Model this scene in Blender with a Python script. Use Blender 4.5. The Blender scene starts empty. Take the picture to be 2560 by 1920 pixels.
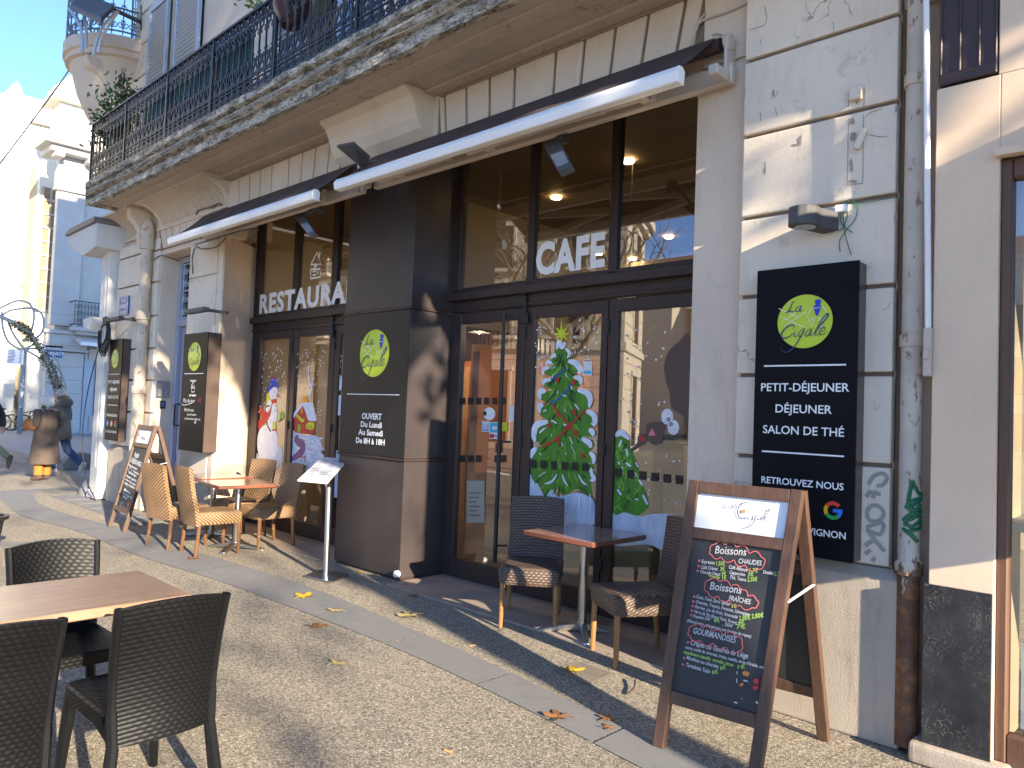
import bpy, bmesh, math, random
from mathutils import Vector, Matrix, noise
R = math.radians
random.seed(7)
scene = bpy.context.scene
C = scene.collection

# ---------------------------------------------------------------- camera
cam_d = bpy.data.cameras.new("camera")
cam = bpy.data.objects.new("camera", cam_d); C.objects.link(cam); scene.camera = cam
CAMZ = 1.55
YAW, PIT, ROL, FPX = 0.767405548, 0.0387462861, 0.0383505804, 1893.47
_f = Vector((-math.sin(YAW)*math.cos(PIT), math.cos(YAW)*math.cos(PIT), math.sin(PIT)))
_r = Vector((math.cos(YAW), math.sin(YAW), 0)); _u = _r.cross(_f)
RT = math.cos(ROL)*_r + math.sin(ROL)*_u; UP = -math.sin(ROL)*_r + math.cos(ROL)*_u; FW = _f
cam.matrix_world = Matrix(((RT.x, UP.x, -FW.x, 0), (RT.y, UP.y, -FW.y, 0), (RT.z, UP.z, -FW.z, CAMZ), (0, 0, 0, 1)))
cam_d.sensor_width = 36; cam_d.lens = FPX/2560*36; cam_d.clip_start = 0.05; cam_d.clip_end = 2000
# survey of the photograph: a pixel of it taken to a real plane of the place
def ray(px, py): return FW + (px-1280)/FPX*RT - (py-960)/FPX*UP
def at(px, py, Y):
    d = ray(px, py); return Vector((0, 0, CAMZ)) + d*(Y/d.y)
def atx(px, py, X):
    d = ray(px, py); return Vector((0, 0, CAMZ)) + d*(X/d.x)
def gnd(px, py, z=0.0):
    d = ray(px, py); return Vector((0, 0, CAMZ)) + d*((z-CAMZ)/d.z)

# ---------------------------------------------------------------- light
AZ, EL = R(12.0), R(17.5)
SUN = Vector((math.cos(EL)*math.cos(AZ), -math.cos(EL)*math.sin(AZ), math.sin(EL)))
w = bpy.data.worlds.new("World"); scene.world = w; w.use_nodes = True
nt = w.node_tree; nt.nodes.clear()
sky = nt.nodes.new("ShaderNodeTexSky"); sky.sky_type = 'NISHITA'; sky.sun_disc = False
sky.sun_elevation = EL; sky.sun_rotation = math.atan2(SUN.x, SUN.y); sky.air_density = 0.55; sky.dust_density = 0.0; sky.ozone_density = 3.4
bg = nt.nodes.new("ShaderNodeBackground"); bg.inputs[1].default_value = 0.115
out = nt.nodes.new("ShaderNodeOutputWorld"); nt.links.new(sky.outputs[0], bg.inputs[0]); nt.links.new(bg.outputs[0], out.inputs[0])
sun_d = bpy.data.lights.new("sun", 'SUN'); sun_d.energy = 3.6; sun_d.angle = R(0.5); sun_d.color = (1.0, 0.85, 0.63)
sun = bpy.data.objects.new("sun", sun_d); C.objects.link(sun); sun.location = SUN*40
sun.rotation_euler = (-SUN).to_track_quat('-Z', 'Y').to_euler()
vs = scene.view_settings; vs.view_transform = 'Standard'; vs.look = 'None'; vs.gamma = 1; vs.use_curve_mapping = False
vs.exposure = 2.3

# ---------------------------------------------------------------- materials
def _n(nt, t, **k):
    n = nt.nodes.new(t)
    for a, b in k.items(): setattr(n, a, b)
    return n
def ramp(nt, fac, cols):
    r = _n(nt, "ShaderNodeValToRGB"); e = r.color_ramp.elements
    while len(e) < len(cols): e.new(0.5)
    for i, (p, c) in enumerate(cols):
        e[i].position = p; e[i].color = (c[0], c[1], c[2], 1)
    nt.links.new(fac, r.inputs[0]); return r.outputs[0]
def base(name):
    m = bpy.data.materials.new(name); m.use_nodes = True; nt = m.node_tree
    p = nt.nodes["Principled BSDF"]; tc = _n(nt, "ShaderNodeTexCoord")
    return m, nt, p, tc.outputs["Object"]
def mapping(nt, co, sc):
    mp = _n(nt, "ShaderNodeMapping"); mp.inputs["Scale"].default_value = sc; nt.links.new(co, mp.inputs[0]); return mp.outputs[0]
def noi(nt, co, s, det=5, ro=0.6):
    n = _n(nt, "ShaderNodeTexNoise"); n.inputs["Scale"].default_value = s; n.inputs["Detail"].default_value = det
    n.inputs["Roughness"].default_value = ro; nt.links.new(co, n.inputs["Vector"]); return n.outputs["Fac"]
def mix(nt, fac, a, b, mode='MIX'):
    m = _n(nt, "ShaderNodeMix", data_type='RGBA', blend_type=mode)
    if isinstance(fac, (int, float)): m.inputs[0].default_value = fac
    else: nt.links.new(fac, m.inputs[0])
    for i, v in ((6, a), (7, b)):
        if isinstance(v, tuple): m.inputs[i].default_value = (v[0], v[1], v[2], 1)
        else: nt.links.new(v, m.inputs[i])
    return m.outputs[2]
def bump(nt, p, h, st, dist=0.01):
    b = _n(nt, "ShaderNodeBump"); b.inputs["Strength"].default_value = st; b.inputs["Distance"].default_value = dist
    nt.links.new(h, b.inputs["Height"]); nt.links.new(b.outputs[0], p.inputs["Normal"])
def mathn(nt, op, a, b=None, c=None):
    m = _n(nt, "ShaderNodeMath", operation=op)
    for i, v in enumerate((a, b, c)):
        if v is None: continue
        if isinstance(v, (int, float)): m.inputs[i].default_value = v
        else: nt.links.new(v, m.inputs[i])
    return m.outputs[0]
def sep(nt, co):
    s = _n(nt, "ShaderNodeSeparateXYZ"); nt.links.new(co, s.inputs[0]); return s.outputs
MATS = {}
def mat(name, c1, c2=None, s=6.0, rough=0.7, metal=0.0, b=0.0, bs=60.0, sc=(1, 1, 1), spec=0.5, coat=0):
    """two-tone noise material with optional fine bump"""
    if name in MATS: return MATS[name]
    m, nt, p, co = base(name)
    co2 = mapping(nt, co, sc)
    c2 = c2 or tuple(x*0.8 for x in c1)
    col = ramp(nt, noi(nt, co2, s, 8, 0.65), [(0.3, c2), (0.7, c1)])
    nt.links.new(col, p.inputs["Base Color"])
    p.inputs["Roughness"].default_value = rough; p.inputs["Metallic"].default_value = metal
    p.inputs["Specular IOR Level"].default_value = spec; p.inputs["Coat Weight"].default_value = coat
    if b: bump(nt, p, noi(nt, co2, bs, 6, 0.7), b, 0.01)
    MATS[name] = m; return m

def stone_mat(name, c, grime=(0.16, 0.13, 0.11), amt=0.5, b=0.5, crack=0.0, peel=0.0, fine=45):
    m, nt, p, co = base(name)
    n1 = noi(nt, co, 1.3, 9, 0.7); n2 = noi(nt, mapping(nt, co, (6, 6, 1.2)), 1.5, 8, 0.7); n3 = noi(nt, co, fine, 6, 0.7)
    col = ramp(nt, n1, [(0.25, tuple(x*0.82 for x in c)), (0.75, c)])
    g = ramp(nt, n2, [(0.52, (0, 0, 0)), (0.8, (amt, amt, amt))])
    col = mix(nt, g, col, grime)
    h = n3
    if peel:
        n4 = noi(nt, co, 3.1, 10, 0.75); pm = ramp(nt, n4, [(0.60, (0, 0, 0)), (0.615, (1, 1, 1))])
        edge = ramp(nt, n4, [(0.585, (0, 0, 0)), (0.60, (1, 1, 1)), (0.61, (0, 0, 0))])
        col = mix(nt, mathn(nt, 'MULTIPLY', pm, peel), col, tuple(x*0.7 for x in c))
        col = mix(nt, mathn(nt, 'MULTIPLY', edge, 0.5*peel), col, tuple(x*0.25 for x in c))
        h = mathn(nt, 'ADD', n3, mathn(nt, 'MULTIPLY', pm, -0.6))
    if crack:
        v = _n(nt, "ShaderNodeTexVoronoi", feature='DISTANCE_TO_EDGE'); v.inputs["Scale"].default_value = 2.3
        wv = _n(nt, "ShaderNodeVectorMath", operation='ADD'); nn = _n(nt, "ShaderNodeTexNoise"); nn.inputs["Scale"].default_value = 5; nn.inputs["Detail"].default_value = 6
        nt.links.new(co, nn.inputs["Vector"]); sc_ = _n(nt, "ShaderNodeVectorMath", operation='SCALE'); sc_.inputs["Scale"].default_value = 0.35
        nt.links.new(nn.outputs["Color"], sc_.inputs[0]); nt.links.new(co, wv.inputs[0]); nt.links.new(sc_.outputs[0], wv.inputs[1]); nt.links.new(wv.outputs[0], v.inputs["Vector"])
        cr = ramp(nt, v.outputs["Distance"], [(0.0, (1, 1, 1)), (0.012, (0, 0, 0))])
        msk = ramp(nt, noi(nt, co, 1.7, 3), [(0.55, (0, 0, 0)), (0.62, (1, 1, 1))])
        cr = mathn(nt, 'MULTIPLY', mathn(nt, 'MULTIPLY', cr, msk), crack)
        col = mix(nt, cr, col, tuple(x*0.3 for x in c))
        h = mathn(nt, 'SUBTRACT', h, cr)
    nt.links.new(col, p.inputs["Base Color"]); p.inputs["Roughness"].default_value = 0.85
    p.inputs["Specular IOR Level"].default_value = 0.25
    bump(nt, p, h, b, 0.006); MATS[name] = m; return m

def glass_mat(name, tint=(0.86, 0.88, 0.86), ior=2.6):
    m = bpy.data.materials.new(name); m.use_nodes = True; nt = m.node_tree; nt.nodes.clear()
    fr = _n(nt, "ShaderNodeFresnel"); fr.inputs[0].default_value = ior
    t = _n(nt, "ShaderNodeBsdfTransparent"); t.inputs[0].default_value = (*tint, 1)
    g = _n(nt, "ShaderNodeBsdfGlossy"); g.inputs["Roughness"].default_value = 0.0; g.inputs["Color"].default_value = (0.95, 0.97, 1, 1)
    mx = _n(nt, "ShaderNodeMixShader"); o = _n(nt, "ShaderNodeOutputMaterial")
    ge = _n(nt, "ShaderNodeNewGeometry"); nt.links.new(mathn(nt, 'MULTIPLY', fr.outputs[0], mathn(nt, 'SUBTRACT', 1.0, ge.outputs["Backfacing"])), mx.inputs[0]); nt.links.new(t.outputs[0], mx.inputs[1]); nt.links.new(g.outputs[0], mx.inputs[2]); nt.links.new(mx.outputs[0], o.inputs[0])
    MATS[name] = m; return m
def emit_mat(name, c, st):
    m, nt, p, co = base(name); p.inputs["Base Color"].default_value = (*c, 1)
    p.inputs["Emission Color"].default_value = (*c, 1); p.inputs["Emission Strength"].default_value = st; MATS[name] = m; return m

# ---------------------------------------------------------------- mesh builder
def catmull(pts, k=4, closed=False):
    n = len(pts); o = []
    P = [Vector(p) for p in pts]
    rng = range(n) if closed else range(n-1)
    for i in rng:
        a, b, c, d = (P[(i-1) % n], P[i], P[(i+1) % n], P[(i+2) % n]) if closed else (P[max(i-1, 0)], P[i], P[i+1], P[min(i+2, n-1)])
        for j in range(k):
            t = j/k
            o.append(0.5*((2*b)+(c-a)*t+(2*a-5*b+4*c-d)*t*t+(3*b-a-3*c+d)*t*t*t))
    if not closed: o.append(P[-1])
    return o
ORG = {}
class MB:
    def __init__(s): s.v = []; s.f = []; s.m = []; s.k = 0; s.q = 0
    def lay(s, fr):
        s.q += 1; o, rt, up = fr; n = rt.cross(up).normalized(); return o+n*(2e-5*s.q), rt, up, n
    def add(s, vs, fs):
        n = len(s.v); s.v += [tuple(v) for v in vs]; s.f += [tuple(i+n for i in f) for f in fs]; s.m += [s.k]*len(fs); return s
    def box(s, x0, x1, y0, y1, z0, z1):
        return s.add([(x0, y0, z0), (x1, y0, z0), (x1, y1, z0), (x0, y1, z0), (x0, y0, z1), (x1, y0, z1), (x1, y1, z1), (x0, y1, z1)],
                     [(0, 3, 2, 1), (4, 5, 6, 7), (0, 1, 5, 4), (1, 2, 6, 5), (2, 3, 7, 6), (3, 0, 4, 7)])
    def obox(s, c, ax, ay, az):
        c = Vector(c); ax = Vector(ax); ay = Vector(ay); az = Vector(az)
        vs = [c+i*ax+j*ay+k*az for k in (-1, 1) for (i, j) in ((-1, -1), (1, -1), (1, 1), (-1, 1))]
        return s.add(vs, [(0, 3, 2, 1), (4, 5, 6, 7), (0, 1, 5, 4), (1, 2, 6, 5), (2, 3, 7, 6), (3, 0, 4, 7)])
    def bar(s, a, b, w, d, up=(0, 0, 1)):
        a = Vector(a); b = Vector(b); t = (b-a); l = t.length; t.normalize(); u = Vector(up)
        if abs(t.dot(u)) > 0.98: u = Vector((1, 0, 0))
        sd = t.cross(u).normalized(); u = sd.cross(t)
        return s.obox((a+b)/2, t*l/2, sd*w/2, u*d/2)
    def prism(s, poly, ax, a, b):
        n = len(poly)
        def P(p, t): return (t, p[0], p[1]) if ax == 'x' else (p[0], t, p[1]) if ax == 'y' else (p[0], p[1], t)
        vs = [P(p, a) for p in poly]+[P(p, b) for p in poly]
        return s.add(vs, [tuple(range(n))[::-1], tuple(range(n, 2*n))]+[(i, (i+1) % n, n+(i+1) % n, n+i) for i in range(n)])
    def tube(s, pts, r, n=6, closed=False, cap=True, ax=None):
        pts = [Vector(p) for p in pts]; N = len(pts); vs = []; fs = []
        rs = r if isinstance(r, (list, tuple)) else [r]*N
        pv = None
        for i, p in enumerate(pts):
            a = pts[(i-1) % N] if (closed or i > 0) else p; b = pts[(i+1) % N] if (closed or i < N-1) else p
            t = (b-a); t = t.normalized() if t.length > 1e-9 else Vector((0, 0, 1))
            if pv is None:
                q = Vector((0, 0, 1)) if abs(t.z) < 0.9 else Vector((1, 0, 0)); u = t.cross(q).normalized()
            else:
                u = pv - t*pv.dot(t); u = u.normalized() if u.length > 1e-6 else t.orthogonal().normalized()
            pv = u; w_ = t.cross(u)
            for j in range(n):
                an = 2*math.pi*(j+0.5)/n; vs.append(p+rs[i]*(math.cos(an)*u+math.sin(an)*w_))
        for i in range(N if closed else N-1):
            for j in range(n):
                a = i*n+j; b = i*n+(j+1) % n; c = ((i+1) % N)*n+(j+1) % n; d = ((i+1) % N)*n+j; fs.append((a, b, c, d))
        if cap and not closed: fs += [tuple(range(n))[::-1], tuple(range((N-1)*n, N*n))]
        return s.add(vs, fs)
    def lathe(s, prof, c=(0, 0, 0), n=16, ax='z', cap=True):
        c = Vector(c); vs = []; N = len(prof)
        for r, h in prof:
            for j in range(n):
                a = 2*math.pi*j/n; x, y = r*math.cos(a), r*math.sin(a)
                vs.append(c+Vector((x, y, h) if ax == 'z' else (h, x, y) if ax == 'x' else (x, h, y)))
        fs = [(i*n+j, i*n+(j+1) % n, (i+1)*n+(j+1) % n, (i+1)*n+j) for i in range(N-1) for j in range(n)]
        if cap: fs += [tuple(range(n))[::-1], tuple(range((N-1)*n, N*n))]
        return s.add(vs, fs)
    def grid(s, rows, closed=False):
        n = len(rows[0]); vs = [p for r in rows for p in r]; fs = []
        for i in range(len(rows)-1):
            for j in range(n if closed else n-1): fs.append((i*n+j, i*n+(j+1) % n, (i+1)*n+(j+1) % n, (i+1)*n+j))
        return s.add(vs, fs)
    def rings(s, rings, n=14):
        """closed loft of ellipses (cx,cy,cz,rx,ry[,rot])"""
        rows = []
        for q in rings:
            cx, cy, cz, rx, ry = q[:5]; ro = q[5] if len(q) > 5 else 0; row = []
            for j in range(n):
                a = 2*math.pi*j/n; x, y = rx*math.cos(a), ry*math.sin(a)
                row.append((cx+x*math.cos(ro)-y*math.sin(ro), cy+x*math.sin(ro)+y*math.cos(ro), cz))
            rows.append(row)
        k = len(s.v); s.grid(rows, True); N = len(rows)
        s.f += [tuple(range(k, k+n))[::-1], tuple(range(k+(N-1)*n, k+N*n))]; s.m += [s.k]*2; return s
    def poly(s, pts): return s.add(pts, [tuple(range(len(pts)))])
    def blob(s, c, rx, ry, rz, n=8, m=6):
        prof = [(math.sin(math.pi*i/m), -math.cos(math.pi*i/m)) for i in range(m+1)]; c = Vector(c); vs = []; fs = []
        for r, h in prof:
            for j in range(n):
                a = 2*math.pi*j/n; vs.append(c+Vector((rx*r*math.cos(a), ry*r*math.sin(a), rz*h)))
        fs = [(i*n+j, i*n+(j+1) % n, (i+1)*n+(j+1) % n, (i+1)*n+j) for i in range(m) for j in range(n)]
        return s.add(vs, fs)
    def stroke(s, fr, pts, wd, k=4, smooth=True):
        """flat ribbon drawn on a plane frame fr=(origin,right,up)"""
        o, rt, up, nn_ = s.lay(fr); P = [Vector((p[0], p[1], 0)) for p in pts]
        P = catmull(P, k) if smooth and len(P) > 2 else P
        N = len(P); L = []; Rr = []
        for i in range(N):
            a = P[max(i-1, 0)]; b = P[min(i+1, N-1)]; t = (b-a)
            t = t.normalized() if t.length > 1e-9 else Vector((1, 0, 0)); nn = Vector((-t.y, t.x, 0))
            wi = wd(i/(N-1)) if callable(wd) else wd
            for q, sg in ((L, 1), (Rr, -1)):
                z = P[i]+sg*nn*wi/2; q.append(o+rt*z.x+up*z.y+nn_*(1.8e-5*i/N))
        n = N; return s.add(L+Rr, [(i, i+1, n+i+1, n+i) for i in range(N-1)])
    def shape(s, fr, pts, smooth=0):
        o, rt, up, nn_ = s.lay(fr); P = [Vector((p[0], p[1], 0)) for p in pts]
        if smooth: P = catmull(P, smooth, True)
        return s.poly([o+rt*p.x+up*p.y for p in P])
    def disc(s, fr, c, rx, ry=None, n=24):
        ry = ry or rx; return s.shape(fr, [(c[0]+rx*math.cos(2*math.pi*i/n), c[1]+ry*math.sin(2*math.pi*i/n)) for i in range(n)])
    def text(s, fr, body, size, pos=(0, 0), al='CENTER', shear=0.0, bold=0.0, sx=1.0, rot=0.0, width=None, sp=1.0):
        cu = bpy.data.curves.new("t", 'FONT'); cu.body = body; cu.size = size; cu.align_x = al; cu.shear = shear; cu.offset = bold
        cu.fill_mode = 'FRONT'; cu.resolution_u = 3; cu.space_character = sp
        ob = bpy.data.objects.new("t", cu); C.objects.link(ob); bpy.context.view_layer.update()
        me = ob.evaluated_get(bpy.context.evaluated_depsgraph_get()).to_mesh()
        vs = [v.co.copy() for v in me.vertices]; fs = [tuple(p.vertices) for p in me.polygons]
        ob.evaluated_get(bpy.context.evaluated_depsgraph_get()).to_mesh_clear()
        bpy.data.objects.remove(ob); bpy.data.curves.remove(cu)
        if width and vs:
            wd = max(v.x for v in vs)-min(v.x for v in vs); sx = width/max(wd, 1e-6)
        o, rt, up, nn_ = s.lay(fr); cr, sr = math.cos(rot), math.sin(rot); q = []
        for v in vs:
            x, y = v.x*sx, v.y; x, y = x*cr-y*sr+pos[0], x*sr+y*cr+pos[1]; q.append(o+rt*x+up*y)
        return s.add(q, fs)
    def build(s, name, mats, parent=None, smooth=False, bevel=0.0, seg=1, recalc=True):
        o0 = ORG.get(parent.name, Vector()) if parent else Vector()
        me = bpy.data.meshes.new(name)
        me.from_pydata([(v[0]-o0.x, v[1]-o0.y, v[2]-o0.z) for v in s.v], [], s.f)
        mats = mats if isinstance(mats, (list, tuple)) else [mats]
        for m in mats: me.materials.append(m)
        for p, k in zip(me.polygons, s.m): p.material_index = k
        if recalc or bevel:
            bm = bmesh.new(); bm.from_mesh(me)
            if recalc: bmesh.ops.recalc_face_normals(bm, faces=bm.faces)
            if bevel:
                es = [e for e in bm.edges if len(e.link_faces) == 2 and e.calc_face_angle(0) > 0.5]
                bmesh.ops.bevel(bm, geom=es, offset=bevel, segments=seg, affect='EDGES', profile=0.6, clamp_overlap=True)
            bm.to_mesh(me); bm.free()
        if smooth:
            for p in me.polygons: p.use_smooth = True
            try: me.set_sharp_from_angle(angle=R(40))
            except Exception: pass
        ob = bpy.data.objects.new(name, me); C.objects.link(ob)
        if parent: ob.parent = parent; ORG[ob.name] = o0
        return ob
def tag(o, label=None, cat=None, group=None, kind=None):
    for k, v in (('label', label), ('category', cat), ('group', group), ('kind', kind)):
        if v: o[k] = v
    return o
def thing(name, label, cat, loc=(0, 0, 0), group=None):
    o = bpy.data.objects.new(name, None); C.objects.link(o); o.location = loc; o.empty_display_size = 0.2
    ORG[o.name] = Vector(loc); return tag(o, label, cat, group)
def struct(name, mb, m, **k): return tag(mb.build(name, m, **k), kind='structure')
def copy_tree(o, parent=None):
    c = o.copy(); C.objects.link(c)
    if parent: c.parent = parent
    for ch in list(o.children): copy_tree(ch, c)
    return c
def place(o, x, y, rz=0, z=0, label=None, group=None, proto=None):
    o.location = (x, y, z); o.rotation_euler = (0, 0, rz)
    if label: o['label'] = label
    if group: o['group'] = group
    return o
def fr_y(x, y, z): return (Vector((x, y, z)), Vector((1, 0, 0)), Vector((0, 0, 1)))   # plane facing -Y
# ---------------------------------------------------------------- ground
def aggregate_mat():
    m, nt, p, co = base("exposed_aggregate")
    v = _n(nt, "ShaderNodeTexVoronoi"); v.inputs["Scale"].default_value = 92; v.inputs["Randomness"].default_value = 1
    ve = _n(nt, "ShaderNodeTexVoronoi", feature='DISTANCE_TO_EDGE'); ve.inputs["Scale"].default_value = 92
    nt.links.new(co, v.inputs["Vector"]); nt.links.new(co, ve.inputs["Vector"])
    hs = sep(nt, v.outputs["Color"])
    peb = ramp(nt, hs[0], [(0.0, (0.12, 0.115, 0.105)), (0.2, (0.25, 0.225, 0.19)), (0.45, (0.36, 0.315, 0.25)), (0.7, (0.45, 0.39, 0.30)), (0.9, (0.53, 0.47, 0.37)), (1, (0.60, 0.55, 0.46))])
    e = ramp(nt, ve.outputs["Distance"], [(0.0, (0, 0, 0)), (0.16, (1, 1, 1))])
    col = mix(nt, e, (0.19, 0.16, 0.12), peb)
    big = ramp(nt, noi(nt, co, 0.5, 6, 0.6), [(0.3, (0.80, 0.80, 0.80)), (0.7, (1.0, 1.0, 1.0))])
    col = mix(nt, 1.0, col, big, 'MULTIPLY')
    st = ramp(nt, noi(nt, co, 2.3, 8, 0.7), [(0.60, (0, 0, 0)), (0.75, (0.35, 0.35, 0.35))])
    col = mix(nt, st, col, (0.13, 0.12, 0.11))
    nt.links.new(col, p.inputs["Base Color"]); p.inputs["Roughness"].default_value = 0.85; p.inputs["Specular IOR Level"].default_value = 0.3
    h = mathn(nt, 'ADD', e, mathn(nt, 'MULTIPLY', hs[1], 0.6)); bump(nt, p, h, 0.4, 0.005)
    return m
AGG = aggregate_mat()
SLAB = stone_mat("slab_stone", (0.215, 0.215, 0.215), (0.12, 0.12, 0.12), 0.6, 0.3)
STEP = stone_mat("threshold_stone", (0.34, 0.27, 0.22), (0.14, 0.12, 0.11), 0.6, 0.2)
ASPH = stone_mat("grey_paving", (0.30, 0.31, 0.33), (0.2, 0.2, 0.21), 0.4, 0.3)
b = MB(); b.grid([[(x, y, 0) for x in (-160, -60, -30, -10, 0, 10, 40, 120)] for y in (-120, -40, -10, 0, 5, 10, 30, 120)]); struct("ground", b, AGG)
b = MB(); b.poly([(-120, 7.5, .004), (-24, 5.6, .004), (-17.6, 5.1, .004), (-14.6, 4.62, .004), (-13.2, 5.6, .004), (-13.2, 60, .004), (-120, 60, .004)]); struct("side_street", b, ASPH)
# curved band of stone slabs
near = [(-14.35, 3.30), (-14.1, 3.07), (-13.3, 2.92), (-12.3, 2.80), (-11.2, 2.72), (-9.6, 2.90), (-7.9, 2.92), (-6.4, 3.05), (-5.24, 3.09), (-4.1, 3.10), (-3.3, 3.06), (-2.5, 2.98), (-1.6, 2.86), (-0.4, 2.70), (1, 2.5), (3, 2.2)]
far = [(-14.3, 4.2), (-14.0, 3.62), (-13.3, 3.36), (-12.3, 3.2), (-11.2, 3.2), (-9.6, 3.36), (-8.0, 3.43), (-6.4, 3.53), (-5.24, 3.53), (-4.1, 3.44), (-3.3, 3.36), (-2.5, 3.25), (-1.6, 3.12), (-0.4, 2.96), (1, 2.76), (3, 2.46)]
cn, cf = catmull([(*p, 0) for p in near], 24), catmull([(*p, 0) for p in far], 24)
b = MB(); L = 0; i0 = 0
for i in range(1, len(cn)):
    L += (cn[i]-cn[i-1]).length
    if L > 0.92 or i == len(cn)-1:
        g = 0.007; row = []
        for j in range(i0, i+1):
            t = (cn[min(j+1, len(cn)-1)]-cn[max(j-1, 0)]).normalized()
            s_ = g if j == i0 else -g if j == i else 0
            row.append((cn[j]+t*s_, cf[j]+t*s_))
        k = len(row); pts = [(q[0].x, q[0].y, .005) for q in row]+[(q[1].x, q[1].y, .005) for q in row[::-1]]
        b.poly(pts); i0 = i; L = 0
struct("paving_band", b, SLAB)
b = MB()
for (xa, ya, xb, yb, wd) in ((-14.25, 4.0, -13.0, 4.9, .32), (-19.5, 3.3, -16.3, 4.35, .25), (-30, 5.2, -20, 4.6, .3), (-9.6, 1.55, -9.0, 2.35, .22)):
    d = Vector((xb-xa, yb-ya, 0)).normalized(); nrm = Vector((-d.y, d.x, 0))*wd/2; A = Vector((xa, ya, .006)); Bq = Vector((xb, yb, .006))
    b.poly([A+nrm, Bq+nrm, Bq-nrm, A-nrm])
struct("paving_strips", b, SLAB)
b = MB(); b.box(-5.43, -2.15, 4.12, 4.80, -.05, .012); b.box(-9.6, -6.55, 4.22, 4.80, -.05, .010)
struct("doorstep_paving", b, STEP, bevel=.004)
b = MB(); b.box(-13.2, -9.9, 3.56, 3.95, -.05, .007)
for k in range(6): b.box(-13.1+.55*k, -12.58+.55*k, 3.58, 3.92, .007, .011)
struct("gutter_slabs", b, SLAB)

# ---------------------------------------------------------------- shared materials
WALL = stone_mat("painted_stone", (0.67, 0.55, 0.44), (0.24, 0.19, 0.15), 0.35, 0.3, crack=0.3)
RUST = stone_mat("painted_quoin", (0.74, 0.64, 0.52), (0.30, 0.25, 0.20), 0.3, 0.35, crack=0.9, peel=0.55)
FASC = stone_mat("painted_fascia", (0.66, 0.55, 0.445), (0.30, 0.24, 0.19), 0.25, 0.12)
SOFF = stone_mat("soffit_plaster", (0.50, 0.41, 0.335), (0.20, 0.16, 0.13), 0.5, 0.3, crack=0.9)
m, nt, p, co = base("weathered_cornice"); q_ = mapping(nt, co, (1, 2.5, 2.5)); n1 = noi(nt, q_, 5, 10, .75); n2 = noi(nt, q_, 26, 8, .7)
col = ramp(nt, mathn(nt, 'ADD', mathn(nt, 'MULTIPLY', n1, .6), mathn(nt, 'MULTIPLY', n2, .4)), [(.36, (0.03, 0.028, 0.026)), (.45, (0.12, 0.105, 0.085)), (.50, (0.29, 0.26, 0.215)), (.56, (0.52, 0.48, 0.40)), (.66, (0.62, 0.59, 0.52))])
nt.links.new(col, p.inputs["Base Color"]); p.inputs["Roughness"].default_value = .9; bump(nt, p, n2, 1.0, .012); MOLD = m
PLIN = stone_mat("rough_plinth", (0.47, 0.40, 0.325), (0.2, 0.16, 0.13), 0.7, 0.8, fine=110)
GROOVE = mat("groove_brown_paint", (0.22, 0.16, 0.115), rough=0.9)  # brown colour of the fascia grooves and quoin joints
BROWN = mat("brown_aluminium", (0.048, 0.032, 0.029), (0.038, 0.025, 0.023), 4, rough=0.38, b=0.03, bs=300, spec=.3)
CLAD = mat("brown_sheet_metal", (0.054, 0.043, 0.043), (0.036, 0.029, 0.029), 2.2, rough=0.34, b=0.10, bs=2.2, sc=(1, 1, .5), spec=.35)
BLACK = mat("matt_black", (0.012, 0.012, 0.013), rough=0.5)
RUBBER = mat("black_cable", (0.015, 0.015, 0.017), rough=0.6)
IRON = mat("wrought_iron", (0.050, 0.048, 0.052), (0.028, 0.027, 0.030), 30, rough=0.42, metal=0.55)
GLASS = glass_mat("window_glass")
SIGNB = mat("sign_black", (0.0075, 0.0075, 0.010), (0.005, 0.005, 0.007), 3, rough=0.45, spec=.10)
SIGNSIDE = mat("sign_brown_edge", (0.085, 0.055, 0.045), (0.06, 0.042, 0.036), 4, rough=0.35)
WHITE = mat("white_lettering", (0.80, 0.80, 0.80), (0.78, 0.78, 0.78), rough=0.5)
LETTER = mat("frosted_lettering", (0.82, 0.81, 0.80), (0.78, 0.77, 0.76), rough=0.5)
LIME = mat("lime_green_disc", (0.50, 0.60, 0.035), (0.45, 0.56, 0.03), 3, rough=0.4)
NAVY = mat("navy_script", (0.03, 0.05, 0.14), rough=0.5)
BLUE = mat("royal_blue", (0.02, 0.05, 0.45), rough=0.5)
PALE = mat("pale_line", (0.85, 0.88, 0.65), rough=0.5)
LILAC = mat("lilac_door_paint", (0.34, 0.345, 0.42), (0.30, 0.305, 0.38), 2, rough=0.4)
SHUT = mat("blue_grey_shutter", (0.42, 0.47, 0.55), (0.36, 0.41, 0.49), 3, rough=0.5)
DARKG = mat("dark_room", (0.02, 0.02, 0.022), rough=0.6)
CREAM = mat("cream_powder_coat", (0.52, 0.44, 0.37), (0.47, 0.39, 0.33), 3, rough=0.45)
WALU = mat("white_aluminium", (0.80, 0.80, 0.80), (0.74, 0.73, 0.72), 3, rough=0.35)
STEEL = mat("brushed_steel", (0.55, 0.54, 0.52), (0.45, 0.44, 0.43), 8, rough=0.28, metal=1.0, sc=(20, 20, 1))

# ---------------------------------------------------------------- the cafe building
cafe = thing("cafe_building", "beige corner building with the brown cafe front and an iron balcony", "building", (-6, 4.6, 0))
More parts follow.
